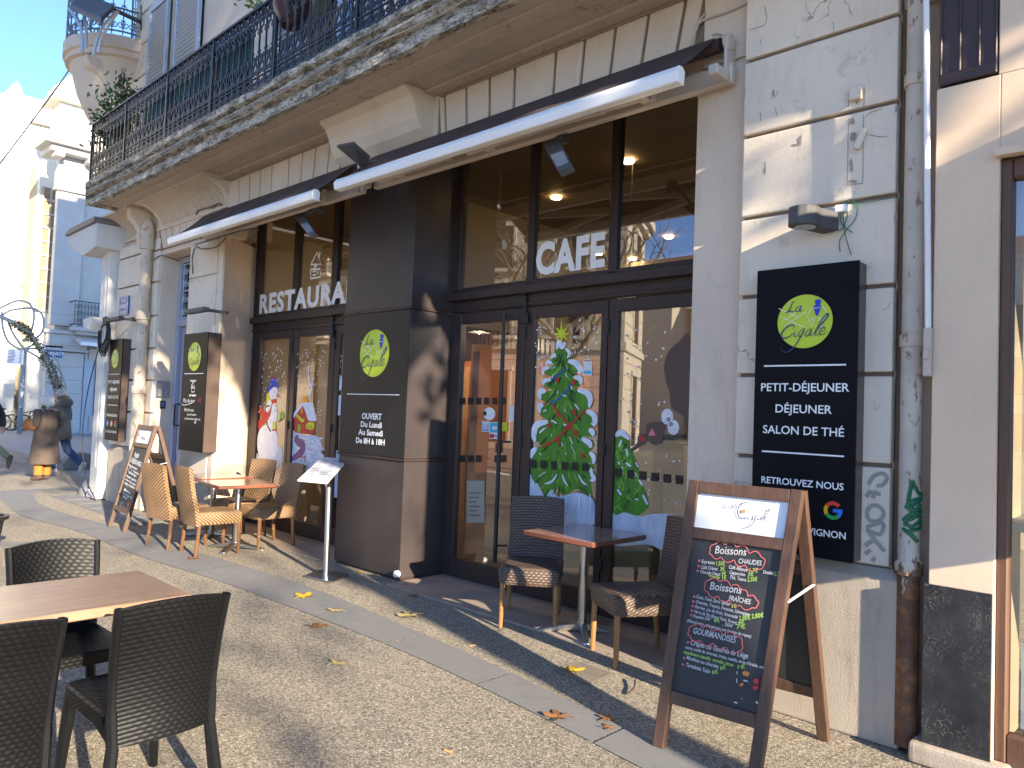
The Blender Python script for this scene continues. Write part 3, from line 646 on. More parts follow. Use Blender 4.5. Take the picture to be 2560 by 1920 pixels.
for k in range(6): x = 1120+76*k; T.sh(KK, [(x-20, 1082+9*k), (x+22, 1085+9*k), (x+22, 1140+9*k), (x-20, 1134+9*k)], 0)
T.done("painted_reindeer", D1[2])
# first leaf: safety squares and payment stickers
STK = [mat("sticker_white", (0.75, 0.76, 0.78), rough=.5), mat("sticker_blue", (0.03, 0.18, 0.48), rough=.5), mat("sticker_cyan", (0.05, 0.42, 0.62), rough=.5), mat("sticker_red", (0.5, 0.03, 0.03), rough=.5), BLACK, PY, mat("faded_notice", (0.30, 0.28, 0.24), (0.25, 0.23, 0.2), 3, rough=.6)]
b = MB(); F0 = fr_y(0, FY+.024, 0); F1 = fr_y(0, FY+.0235, 0)
def z_c(x, y): v = at(1100+x*.3979, 740+y*.3979, FY+.024); return (v.x, v.z)
def rect(x0, y0, x1, y1, k, fr): b.k = k; b.shape(fr, [z_c(x0, y0), z_c(x1, y0), z_c(x1, y1), z_c(x0, y1)])
for x in (145, 193, 243, 294, 347, 400): rect(x-18, 638, x+15, 682, 4, F0)
for x in (145, 193, 243, 360, 400): rect(x-18, 1000, x+15, 1045, 4, F0)
rect(263, 787, 308, 852, 0, F0); rect(267, 792, 305, 847, 1, F1); rect(310, 793, 376, 898, 0, F0); rect(314, 797, 372, 858, 2, F1); rect(330, 818, 358, 840, 0, fr_y(0, FY+.023, 0)); rect(348, 924, 391, 983, 4, F0); rect(356, 935, 384, 972, 3, F1); rect(312, 866, 340, 893, 3, F1); rect(434, 692, 472, 790, 0, F0); rect(386, 793, 425, 850, 5, F0); rect(168, 1160, 280, 1425, 6, F0)
for k in range(6): rect(185, 1235+28*k, 262-(k*17) % 40, 1240+28*k, 4, F1)
b.k = 0; v0 = z_c(310, 740); b.disc(F0, v0, .075, .058); b.k = 4; b.disc(F1, z_c(283, 738), .022)
for q, s_ in (((287, 812), "AM"), ((287, 838), "EX")): b.k = 0; b.text(fr_y(0, FY+.0225, 0), s_, .05, z_c(*q), bold=.002)
b.k = 1; b.text(fr_y(0, FY+.0225, 0), "VISA", .03, z_c(356, 888), bold=.001)
b.build("sticker", STK, D1[0], recalc=False)
b = MB(); b.k = 0
rect(900, 400, 955, 498, 0, F0); rect(905, 404, 950, 410, 3, F1); rect(905, 470, 950, 490, 2, F1); b.build("sticker", STK, D1[1], recalc=False)
# restaurant side: snowman, cottage, lane
S = Paint(600, 800, .21097)
S.sh(WT, [(165, 1590), (200, 1575), (250, 1610), (440, 1505), (500, 1530), (498, 1700), (470, 1730), (380, 1800), (300, 1850), (160, 1800)], 3)
S.sh(RD, [(245, 1020), (270, 1060), (330, 1098), (370, 1040), (380, 960), (420, 935), (425, 985), (390, 990), (350, 1150), (320, 1200), (240, 1270), (212, 1300), (215, 1190), (255, 1178), (235, 1110), (222, 1070)], 3)
S.sh(YE, [(322, 870), (345, 880), (360, 950), (315, 978)], 3)
S.sh(W_, [(330, 1245), (400, 1300), (440, 1360), (445, 1500), (430, 1580), (400, 1640), (310, 1665), (235, 1630), (205, 1500), (215, 1350), (260, 1270)], 4)
S.sh(W_, [(400, 980), (430, 1010), (438, 1150), (420, 1240), (385, 1300), (330, 1250), (320, 1210), (360, 1130), (380, 1020)], 3)
S.sh(W_, [(355, 945), (375, 1000), (330, 1090), (308, 1070), (315, 1000)], 3)
S.sh(W_, [(345, 850), (390, 800), (435, 800), (445, 860), (425, 930), (375, 945), (350, 900)], 4)
S.sh(BL, [(350, 760), (370, 700), (405, 682), (440, 710), (455, 780), (450, 805), (400, 795), (350, 840), (320, 862), (325, 815), (345, 800)], 3)
S.dot(RD, (385, 690), .022, .018); S.tp(RD, [(425, 880), (445, 895), (480, 915)], .016)
S.sh(RD, [(375, 945), (425, 935), (425, 985), (378, 980)], 2)
for c in ((408, 855), (418, 1015), (418, 1080), (410, 1160)): S.dot(KK, c, .007, .010)
S.st(KK, [(320, 1200), (330, 1260), (365, 1322)], .026); S.st(KK, [(310, 1030), (350, 1010)], .022); S.st(KK, [(400, 905), (385, 925)], .006)
S.sh(YE, [(390, 1205), (428, 1200), (425, 1295), (385, 1290)], 0); S.st(RD, [(380, 1305), (432, 1300)], .022)
S.sh(GL, [(475, 1105), (500, 1085), (520, 1095), (518, 1165), (470, 1165)], 3); S.tp(BK, [(455, 1210), (480, 1185), (510, 1170)], .03)
snow(S, 52, 245, 540, 320, 780, .009); snow(S, 12, 205, 310, 780, 1100, .008); snow(S, 8, 460, 520, 800, 1050, .008)
S.done("painted_snowman", D2[0])
S = Paint(600, 800, .21097)
S.sh(WT, [(600, 1310), (700, 1335), (780, 1370), (870, 1365), (925, 1390), (955, 1440), (968, 1500), (965, 1640), (980, 1800), (850, 1870), (600, 1830), (585, 1560), (590, 1450)], 3)
for i in range(40): x = rnd.uniform(610, 950); y = rnd.uniform(1390, 1750); S.tp(W_, [(x, y), (x+30, y+rnd.uniform(-25, 5)), (x+60, y+rnd.uniform(-10, 30))], .02)
S.tp(VI, [(690, 1372), (662, 1412), (690, 1445), (735, 1470), (745, 1530), (700, 1590), (640, 1630), (560, 1690)], .11)
S.tp(BK, [(640, 1610), (700, 1560)], .01)
S.sh(W_, [(745, 985), (800, 975), (860, 1000), (900, 1140), (898, 1200), (850, 1195), (800, 1180), (760, 1050), (640, 1140), (628, 1150), (640, 1100)], 2)
S.sh(RD, [(742, 1005), (810, 1195), (888, 1215), (880, 1290), (865, 1360), (760, 1350), (650, 1330), (640, 1140)], 0)
S.sh(W_, [(742, 985), (865, 985), (902, 1150), (898, 1198), (808, 1178)], 0); S.st(W_, [(742, 992), (690, 1060), (632, 1145)], .045)
S.sh(OR, [(750, 905), (800, 905), (808, 975), (742, 975)], 0); S.st(YE, [(775, 905), (775, 970)], .02)
S.sh(YE, [(800, 1215), (880, 1218), (868, 1295), (785, 1285)], 2); S.sh(GL, [(688, 1240), (720, 1240), (710, 1330), (685, 1330)], 0); S.st(OR, [(733, 1045), (733, 1105)], .03); S.tp(YE, [(665, 1130), (690, 1145), (740, 1195), (765, 1170)], .04)
for c in ((810, 1270), (845, 1272)): S.st(KK, [(c[0]-6, c[1]-22), (c[0], c[1]-5), (c[0]+10, c[1]+8)], .010)
S.tp(W_, [(835, 960), (815, 900), (850, 820), (825, 740), (815, 660), (810, 545)], .035); S.tp(W_, [(830, 940), (845, 850), (855, 760), (860, 675)], .02)
for c in ((765, 1420), (895, 1418), (815, 1520), (845, 1530)): S.st(RD, [c, (c[0]-6, c[1]+18)], .014)
for x in (725, 765): S.st(RD, [(x-10, 1640), (x+5, 1612), (x+12, 1640), (x-4, 1680)], .014)
snow(S, 58, 660, 1010, 340, 850, .009); snow(S, 10, 900, 960, 850, 1250, .008)
S.done("painted_cottage", D2[1])
S = Paint(600, 800, .21097)
S.sh(WT, [(1070, 1560), (1110, 1500), (1160, 1560), (1300, 1600), (1300, 2050), (1050, 2050)], 3); S.dot(W_, (1180, 1010), .07, .12); S.dot(W_, (1185, 745), .05, .09); snow(S, 14, 1120, 1200, 360, 880)
S.done("painted_snow_bank", D2[2])

# ---------------------------------------------------------------- the room behind the glass
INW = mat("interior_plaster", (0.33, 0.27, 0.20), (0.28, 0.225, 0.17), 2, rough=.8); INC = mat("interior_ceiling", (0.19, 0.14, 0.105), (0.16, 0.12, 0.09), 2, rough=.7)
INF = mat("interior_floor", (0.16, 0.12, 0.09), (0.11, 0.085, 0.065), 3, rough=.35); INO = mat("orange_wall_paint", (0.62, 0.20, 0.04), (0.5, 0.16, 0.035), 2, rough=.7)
WOODD = mat("dark_varnished_wood", (0.07, 0.035, 0.02), (0.04, 0.02, 0.012), 3, rough=.35, sc=(1, 1, 8)); YEL = mat("yellow_wall_paint", (0.27, 0.225, 0.15), (0.24, 0.20, 0.13), 2, rough=.7)
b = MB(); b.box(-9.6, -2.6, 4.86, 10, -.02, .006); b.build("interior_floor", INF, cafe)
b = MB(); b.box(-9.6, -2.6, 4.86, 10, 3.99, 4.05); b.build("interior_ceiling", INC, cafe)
b = MB(); b.box(-9.7, -2.5, 9.6, 9.7, 0, 3.95); b.box(-2.75, -2.65, 4.9, 9.7, 0, 3.95); b.build("interior_wall", INW, cafe)
b = MB(); b.box(-9.7, -9.58, 4.85, 9.7, 0, 3.95); b.box(-6.35, -6.25, 4.86, 7.5, 2.5, 3.9); b.build("yellow_wall", YEL, cafe)
b = MB(); b.box(-9.3, -5.7, 7.6, 7.7, 1.25, 2.3); b.build("orange_panel", INO, cafe); b = MB(); b.box(-6.0, -5.9, 5.6, 7.6, .9, 2.2); b.build("orange_panel", INO, cafe)
b = MB()
for i in range(26): x = -8.3+.09*i; b.box(x, x+.06, 7.55, 7.58, 2.32, 3.1)
b.box(-9.3, -5.7, 7.5, 7.62, 1.0, 1.22); b.build("slatted_screen", WOODD, cafe)
b = MB(); b.box(-8.6, -8.1, 7.45, 7.5, 0, 2.2); b.box(-7.0, -6.85, 6.5, 7.5, 0, 2.4); b.build("curtain", mat("amber_curtain", (0.60, 0.32, 0.10), (0.48, 0.24, 0.07), 3, rough=.8, sc=(14, 1, 1)), cafe)
CNT = mat("counter_panel", (0.30, 0.33, 0.26), (0.26, 0.29, 0.23), 2, rough=.4)
b = MB(); b.prism([(-6.0, 0), (-4.2, 0), (-4.2, 1.28), (-4.35, 1.36), (-5.9, 1.36), (-6.0, 1.25)], 'y', 6.4, 7.0); b.box(-4.15, -3.0, 6.5, 7.0, 0, .95); b.build("counter", CNT, cafe, bevel=.02)
b = MB(); b.box(-4.2, -2.9, 6.4, 7.05, .95, .99); b.box(-4.2, -2.9, 6.5, 7.0, 1.30, 1.32); b.box(-6.1, -4.15, 6.35, 7.05, 1.36, 1.40); b.build("counter_top", WOODD, cafe)
LAMPM = emit_mat("lit_downlight", (1.0, 0.62, 0.25), 14)
b = MB()
for (px, py) in ((405, 520), (395, 655), (945, 318), (1530, 25), (1565, 812), (1290, 770)):
    g_ = gnd(1100+px*.3074, 400+py*.3074, 3.96)
    if 4.9 < g_.y < 9.5: b.lathe([(.06, 3.985), (.055, 3.965), (.0, 3.962)], (g_.x, g_.y, 0), 12, cap=False)
for (x, y) in ((-8.6, 6.0), (-7.2, 6.0), (-8.0, 8.2), (-4.0, 8.5), (-5.5, 8.6)): b.lathe([(.06, 3.985), (.055, 3.965), (.0, 3.962)], (x, y, 0), 12, cap=False)
b.build("downlight", LAMPM, cafe)
for (x, y) in ((-7.8, 6.4), (-7.4, 7.0), (-4.6, 8.0), (-4.2, 5.9)):
    l = bpy.data.lights.new("added_room_light", 'POINT'); l.energy = 7.5; l.color = (1, .74, .48); l.shadow_soft_size = .08  # lights added to brighten the room, no pendants known here
    lo = bpy.data.objects.new("added_room_light", l); C.objects.link(lo); lo.location = (x, y, 2.55)
pd = MB(); sh_ = MB()  # made-up shades and bulbs around the added room lights
for (x, y) in ((-7.8, 6.4), (-7.4, 7.0), (-4.6, 8.0), (-4.2, 5.9)):
    sh_.lathe([(.03, 2.82), (.05, 2.80), (.16, 2.62), (.15, 2.62), (.03, 2.79)], (x, y, 0), 16); sh_.tube([(x, y, 2.8), (x, y, 3.99)], .006, 5); pd.lathe([(.0, 2.70), (.04, 2.68), (.045, 2.65), (.0, 2.60)], (x, y, 0), 10)
sh_.build("added_lamp_shade", BLACK, cafe, smooth=True); pd.build("added_lamp_bulb", LAMPM, cafe, smooth=True)
# the lilac street door and its grille
b = MB(); b.box(-10.95, -10.86, 4.40, 4.5, .01, 3.58); b.box(-9.98, -9.92, 4.40, 4.5, .01, 3.58); b.box(-10.86, -9.98, 4.395, 4.5, 2.60, 2.70); b.box(-10.86, -9.98, 4.40, 4.5, 3.50, 3.58)
b.build("door_frame", LILAC, cafe, bevel=.006)
b = MB(); b.box(-10.85, -9.99, 4.46, 4.52, .01, 2.60); 
for za, zb in ((1.35, 2.48), (.95, 1.25), (.12, .85)):
    b.box(-10.74, -10.10, 4.445, 4.462, za, zb); b.box(-10.68, -10.16, 4.43, 4.446, za+.07, zb-.07)
fd = b.build("front_door", LILAC, cafe, bevel=.008, seg=2)
b = MB(); b.tube([(-10.80, 4.46, 1.2), (-10.80, 4.39, 1.2), (-10.80, 4.39, 1.5), (-10.80, 4.46, 1.5)], .013, 6); b.build("handle", BLACK, fd)
b = MB(); YR0 = YR; YR = 4.43
for i in range(5):
    x = -10.82+.2*i
    b.tube([(x, YR, 2.70), (x, YR, 3.5)], .009, 5)
    for z in (2.80, 2.98, 3.2, 3.38):
        for s_ in (-1, 1): b.tube(spiral(x+s_*.05+.04, z, .055, math.pi/2, 1.3, s_), .007, 4)
for z in (2.72, 3.1, 3.48): b.box(-10.86, -9.98, 4.42, 4.44, z-.008, z+.008)
b.build("door_grille", SHUT, cafe, recalc=False); YR = YR0
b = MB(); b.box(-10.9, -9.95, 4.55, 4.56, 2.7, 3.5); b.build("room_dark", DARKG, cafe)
# ---------------------------------------------------------------- neighbouring building on the right
NEI = stone_mat("neighbour_render", (0.76, 0.585, 0.43), (0.6, 0.32, 0.25), 0.2, 0.1)
FRW = mat("brown_wood_frame", (0.13, 0.065, 0.038), (0.085, 0.042, 0.026), 3, rough=.5, sc=(12, 12, .8), b=.2, bs=20)
SHB = mat("brown_painted_shutter", (0.052, 0.026, 0.022), (0.038, 0.019, 0.017), 4, rough=.4, b=.35, bs=9, sc=(1, 1, 5))
nei = thing("neighbour_building", "beige rendered house front beside the cafe with a brown wooden door and shutter", "building", (0, 4.2, 0))
b = MB(); b.box(-1.055, -0.79, 3.95, 4.5, .10, 3.18); b.box(-.79, 2.6, 3.95, 4.5, 2.80, 3.18); b.box(-.80, 6, 3.95, 4.5, 3.18, 9.6); b.box(-1.055, -.80, 4.02, 4.5, 3.18, 9.6); b.box(2.6, 6, 3.95, 4.5, .1, 3.18)
b.build("wall", NEI, nei, bevel=.004)
b = MB(); b.box(-.80, 2.6, 3.90, 3.95, 2.79, 2.825); b.build("string_course", NEI, nei)
b = MB(); b.box(-1.045, -.805, 3.955, 4.01, 3.19, 5.5)
for x in (-1.045, -.965, -.885, -.818): b.box(x, x+.012, 3.945, 3.96, 3.24, 5.5)
b.box(-1.045, -.805, 3.94, 3.96, 3.19, 3.245); b.build("shutter", SHB, nei, bevel=.004)
b = MB(); b.prism([(-1.07, .10), (-.795, .10), (-.795, .83), (-1.07, .83)], 'y', 3.935, 3.952)
m, nt, p, co = base("black_marble")
v = _n(nt, "ShaderNodeTexNoise"); v.inputs["Scale"].default_value = 14; v.inputs["Detail"].default_value = 9; v.inputs["Distortion"].default_value = 2.6; nt.links.new(co, v.inputs["Vector"])
vein = ramp(nt, v.outputs["Fac"], [(0.487, (0, 0, 0)), (0.50, (1, 1, 1)), (0.513, (0, 0, 0))]); msk = ramp(nt, noi(nt, co, 4, 4), [(.42, (0, 0, 0)), (.6, (.9, .9, .9))])
col = mix(nt, mathn(nt, 'MULTIPLY', vein, msk), ramp(nt, noi(nt, co, 6, 8), [(.3, (0.010, 0.011, 0.015)), (.7, (0.032, 0.034, 0.040))]), (0.24, 0.23, 0.21))
nt.links.new(col, p.inputs["Base Color"]); p.inputs["Roughness"].default_value = .35
b.build("marble_panel", m, nei)
b = MB(); b.box(-1.12, -.72, 3.90, 4.2, .002, .10); b.build("base_stone", PLIN, nei, bevel=.025, seg=3)
b = MB(); b.box(-.79, -.745, 3.975, 4.06, .10, 2.79); b.box(-.745, 2.5, 3.98, 4.06, 2.70, 2.79); b.box(-.745, 2.5, 3.98, 4.06, .02, .22); b.box(.3, .36, 3.98, 4.06, .22, 2.7)
q_ = MB(); q_.box(.33, .37, 3.32, 3.95, 1.35, 3.25); q_.build("added_shade_panel", SHB, nei, bevel=.005)  # unseen panel added to throw shade on the tall sign
dn = b.build("door", FRW, nei, bevel=.006); b = MB(); b.box(-.75, 2.5, 4.02, 4.026, .2, 2.72); b.build("pane", GLASS, dn)
b = MB(); b.box(-.8, 2.6, 4.9, 4.95, 0, 2.9); b.box(-.8, 2.6, 4.1, 4.9, 1.10, 1.14); b.build("display_back", mat("pale_display", (0.42, 0.43, 0.40), rough=.6), nei)
b = MB(); b.box(-.70, -.45, 4.03, 4.034, .25, .62); b.build("notice", STK[0], dn)
b = MB(); b.box(-.72, -.4, 4.2, 4.21, 1.5, 2.6); b.build("poster", mat("red_poster", (0.30, 0.03, 0.04), (0.2, 0.02, 0.03), 3, rough=.5), nei)
b = MB(); rnd = random.Random(5)
for i in range(9):
    x = -.78+rnd.uniform(-.1, .14); y = 3.86+rnd.uniform(-.06, .02)
    for k in range(4): a = rnd.uniform(0, 6.3); L_ = rnd.uniform(.02, .05); c_ = Vector((x, y, rnd.uniform(.01, .04))); d_ = Vector((math.cos(a), math.sin(a), .5))*L_; n_ = Vector((-math.sin(a), math.cos(a), 0))*L_*.3; b.poly([c_, c_+d_*.5+n_, c_+d_, c_+d_*.5-n_])
tag(b.build("weed", mat("weed_leaf", (0.07, 0.12, 0.02), (0.05, 0.09, 0.015), rough=.6), None, recalc=False), "small green weed growing at the foot of the brown door frame", "weed")

# ---------------------------------------------------------------- pipes
def pipe_mat(name, rust_z, soft=.25):
    m, nt, p, co = base(name); z = sep(nt, co)[2]; n = noi(nt, mapping(nt, co, (9, 9, 3)), 2.2, 9, .7)
    f = mathn(nt, 'ADD', mathn(nt, 'MULTIPLY', mathn(nt, 'SUBTRACT', rust_z, z), 2.2), mathn(nt, 'MULTIPLY', mathn(nt, 'SUBTRACT', n, .5), 2.8))
    f = ramp(nt, f, [(0.06, (0, 0, 0)), (.16, (1, 1, 1))])
    pa = ramp(nt, noi(nt, co, 5, 8), [(.3, (0.46, 0.38, 0.295)), (.7, (0.57, 0.48, 0.385))])
    ch = ramp(nt, noi(nt, mapping(nt, co, (1, 1, .4)), 24, 5), [(.60, (0, 0, 0)), (.63, (.8, .8, .8))]); pa = mix(nt, ch, pa, (0.2, 0.13, 0.08))
    ru = ramp(nt, noi(nt, co, 16, 8), [(.25, (0.045, 0.028, 0.02)), (.5, (0.13, 0.06, 0.03)), (.68, (0.26, 0.12, 0.05)), (.74, (0.45, 0.38, 0.30))])
    nt.links.new(mix(nt, f, pa, ru), p.inputs["Base Color"]); p.inputs["Roughness"].default_value = .7; bump(nt, p, noi(nt, co, 40, 5), .3, .004); return m
PIPE1 = pipe_mat("peeling_pipe_paint", 0.92); PIPE2 = pipe_mat("stained_pipe_paint", -.8)
dp = thing("drainpipe", "beige cast iron drainpipe with rusty foot and green scrawl at the corner of the cafe", "drainpipe", (-1.165, 4.03, 0))
b = MB(); b.lathe([(.052, .03), (.052, .84), (.064, .845), (.064, .90), (.050, .92), (.048, 9.0)], (-1.165, 4.03, 0), 18)
for z in (1.98, 3.28, 4.7): b.lathe([(.049, z-.03), (.058, z-.028), (.058, z+.03), (.049, z+.032)], (-1.165, 4.03, 0), 18)
b.build("pipe", PIPE1, dp, smooth=True)
GRA = mat("green_spray_paint", (0.008, 0.12, 0.055), (0.006, 0.10, 0.045), rough=.5)
b = MB()
def on_pipe(px, py):
    v = at(2160+px*.4944, 1100+py*.4944, 3.985); a = max(-.052, min(.052, v.x+1.165)); return Vector((-1.165+a, 4.03-math.sqrt(.0535**2-a*a), v.z))
for pts in ([(225, 315), (245, 205), (270, 270), (300, 290), (235, 310), (215, 345)], [(285, 300), (225, 350), (290, 360), (240, 400), (205, 410), (285, 330)], [(200, 405), (240, 370), (290, 400), (245, 440), (205, 420)], [(198, 445), (240, 480), (265, 515)], [(295, 400), (280, 450), (230, 460), (255, 500)]):
    for s_ in range(len(pts)-1):
        A, B = pts[s_], pts[s_+1]
        b.tube([on_pipe(A[0]+(B[0]-A[0])*t/4, A[1]+(B[1]-A[1])*t/4) for t in range(5)], .0095, 6)
b.build("graffiti", GRA, dp, smooth=True)
wp = thing("white_conduit", "thin white pipe running down beside the beige drainpipe", "pipe", (-1.08, 3.93, 1.9))
b = MB(); b.tube([(-1.10, 3.925, 9.0), (-1.10, 3.925, 3.6), (-1.075, 3.925, 2.4), (-1.068, 3.925, 2.02)], .014, 8); b.build("pipe", WALU, wp, smooth=True)
b = MB(); b.box(-1.085, -1.05, 3.91, 3.945, 1.80, 2.03); b.box(-1.08, -1.055, 3.89, 3.95, 1.88, 1.92); b.build("clamp", CREAM, wp, bevel=.004)
dl = thing("drainpipe", "stained cream drainpipe between the blue street plate and the lilac door", "drainpipe", (-11.16, 4.02, 0))
b = MB(); b.lathe([(.085, .02), (.085, 1.62), (.10, 1.63), (.10, 1.72), (.08, 1.74), (.08, 2.66), (.10, 2.67), (.10, 2.78), (.078, 2.80), (.075, 3.66), (.095, 3.67), (.095, 3.76), (.09, 3.78), (.09, 3.98), (.07, 4.05), (.03, 4.12)], (-11.17, 4.03, 0), 18)
b.build("pipe", PIPE2, dl, smooth=True)
# street-name plate, intercom, keypad
def plate(cx, y, z0, wd, h, label, lines, rt=Vector((1, 0, 0)), nrm=Vector((0, -1, 0)), name="street_plate"):
    o = thing(name, label, "street sign", (cx, y, z0))
    b = MB(); c0 = Vector((cx, y, z0+h/2)); b.obox(c0, rt*wd/2, nrm*.008, Vector((0, 0, h/2))); b.build("plate", mat("enamel_blue", (0.035, 0.10, 0.33), (0.03, 0.085, 0.28), rough=.3), o)
    t = MB(); f = (c0+nrm*.010, rt, Vector((0, 0, 1)))
    for s_, sz, dy in lines: t.text(f, s_, sz, (0, dy), bold=sz*.02)
    w2, h2 = wd/2-.012, h/2-.012; q = .006
    for a, c, d, e in ((-w2, w2, h2-q, h2), (-w2, w2, -h2, -h2+q), (-w2, -w2+q, -h2, h2), (w2-q, w2, -h2, h2)): t.shape(f, [(a, d), (c, d), (c, e), (a, e)])
    t.build("lettering", WHITE, o, recalc=False); return o
plate(-12.0, 4.05, 2.79, .37, .28, "blue enamel street plate on the pale corner stones beside the drainpipe", (("PLACE", .07, .055), ("CARNOT", .085, -.035), ("Plaço Carnot", .045, -.105)))
ic = thing("intercom", "steel intercom panel on the reveal beside the lilac door", "intercom", (-10.78, 4.15, 1.59))
b = MB(); b.box(-10.945, -10.93, 4.17, 4.36, 1.58, 1.82); b.build("panel", STEEL, ic, bevel=.004)
b = MB()
for k in range(4): b.box(-10.931, -10.926, 4.20, 4.28, 1.61+.025*k, 1.622+.025*k)
b.box(-10.931, -10.926, 4.20, 4.33, 1.74, 1.79); b.build("buttons", mat("grey_plastic", (0.25, 0.25, 0.25), rough=.5), ic)
b = MB(); b.box(-10.945, -10.925, 4.24, 4.31, 1.43, 1.54); kp = tag(b.build("keypad", BLACK, None, bevel=.004), "small black door keypad below the steel intercom", "keypad"); b = MB(); b.box(-10.926, -10.921, 4.255, 4.295, 1.455, 1.525); b.build("keys", mat("blue_keys", (0.10, 0.16, 0.35), rough=.4), kp)

# ---------------------------------------------------------------- sign boxes
def logo(t, fr, r, dark, k0):
    """round house mark: white lines, blue insect, script; t.k indices k0.. = lime, navy, blue, pale"""
    o, rt, up = fr; n = rt.cross(up)
    def L(i): return (o+n*(.0012*i), rt*(r/400), up*(r/400))
    def q(pts): return [(p[0]-685, 610-p[1]) for p in pts]
    def ribbon(i, k, pts, w, sm=True):
        t.k = k0+k; oo, a, u = L(i); t.stroke((oo, a, u), q(pts), w, 4, sm)
    t.k = k0; t.shape(L(1), [(400*math.cos(2*math.pi*j/40), 386*math.sin(2*math.pi*j/40)) for j in range(40)])
    for pts in ([(300, 400), (600, 550)], [(330, 520), (690, 700)], [(390, 670), (710, 470)], [(370, 585), (690, 390)], [(815, 400), (725, 520), (795, 700), (840, 560)], [(930, 395), (1012, 512), (970, 590)], [(895, 560), (925, 710)], [(740, 610), (795, 570), (820, 620)], [(910, 590), (950, 560), (940, 690)]): ribbon(2, 3, pts, 9, False)
    t.k = k0+2; t.shape(L(3), q([(840, 312), (912, 312), (920, 350), (900, 385), (925, 405), (905, 470), (885, 525), (868, 545), (845, 528), (825, 450), (810, 405), (845, 385), (832, 350)]), 3)
    ribbon(4, 3, [(815, 428), (920, 428)], 8, False)
    th = lambda w: (lambda s_: w*(.35+.65*math.sin(math.pi*s_)))
    for pts, w in (([(545, 318), (515, 318), (490, 380), (455, 450), (415, 470), (440, 462), (495, 455), (545, 465)], 20), ([(635, 385), (590, 395), (558, 440), (575, 466), (610, 450), (642, 388), (625, 440), (630, 465), (660, 448)], 15), ([(525, 715), (545, 670), (490, 655), (410, 700), (352, 780), (365, 832), (425, 840), (490, 810), (528, 770)], 22), ([(562, 735), (540, 800), (562, 825), (592, 798)], 15), ([(596, 692), (606, 682)], 14), ([(682, 712), (640, 740), (608, 800), (625, 826), (660, 795), (695, 712), (640, 830), (580, 930), (540, 985), (480, 1035), (420, 1048), (368, 1020), (350, 972)], 17), ([(792, 722), (745, 740), (708, 800), (725, 826), (765, 795), (798, 722), (775, 800), (792, 822), (818, 800)], 15), ([(828, 802), (870, 725), (930, 610), (1000, 530), (1028, 525), (1000, 585), (930, 665), (868, 745), (845, 802), (872, 818), (915, 798)], 20), ([(920, 778), (968, 760), (986, 720), (960, 708), (925, 745), (908, 795), (930, 818), (980, 800), (1018, 770)], 15)):
        ribbon(5, 1, pts, th(w))
SIGNM = [WHITE, LIME, NAVY, BLUE, PALE, mat("facebook_blue", (0.05, 0.16, 0.55), rough=.4), mat("magenta_icon", (0.65, 0.05, 0.28), (0.75, 0.25, 0.10), 6, rough=.4), mat("icon_red", (0.75, 0.06, 0.03), rough=.4), mat("icon_yellow", (0.80, 0.45, 0.01), rough=.4), mat("icon_green", (0.03, 0.38, 0.08), rough=.4), mat("icon_blue", (0.04, 0.18, 0.75), rough=.4), mat("chalk_red", (0.35, 0.03, 0.08), rough=.8)]
def icons(t, fr, cx, dx, z, r):
    t.k = 5; t.disc(fr, (cx-dx, z), r); t.k = 6; t.disc(fr, (cx, z), r)
    o, rt, up = fr; n = rt.cross(up); f2 = (o+n*.001, rt, up)
    t.k = 0; t.text(f2, "f", r*1.7, (cx-dx, z-r*.6), bold=.002)
    q = r*.48
    t.stroke(f2, [(cx-q, z-q), (cx+q, z-q), (cx+q, z+q), (cx-q, z+q), (cx-q, z-q)], r*.14, smooth=False)
    t.stroke(f2, [(cx+r*.24*math.cos(2*math.pi*i/12), z+r*.24*math.sin(2*math.pi*i/12)) for i in range(13)], r*.13, smooth=False); t.disc(f2, (cx+q*.62, z+q*.62), r*.07)
    R_ = r*.80
    def arc(a0, a1, k): t.k = k; t.stroke(fr, [(cx+dx+R_*math.cos(R(a0+(a1-a0)*i/8)), z+R_*math.sin(R(a0+(a1-a0)*i/8))) for i in range(9)], r*.42, smooth=False)
    arc(40, 150, 7); arc(148, 212, 8); arc(210, 318, 9); arc(315, 362, 10); t.k = 10; t.stroke(fr, [(cx+dx, z), (cx+dx+r*1.02, z)], r*.38, smooth=False)
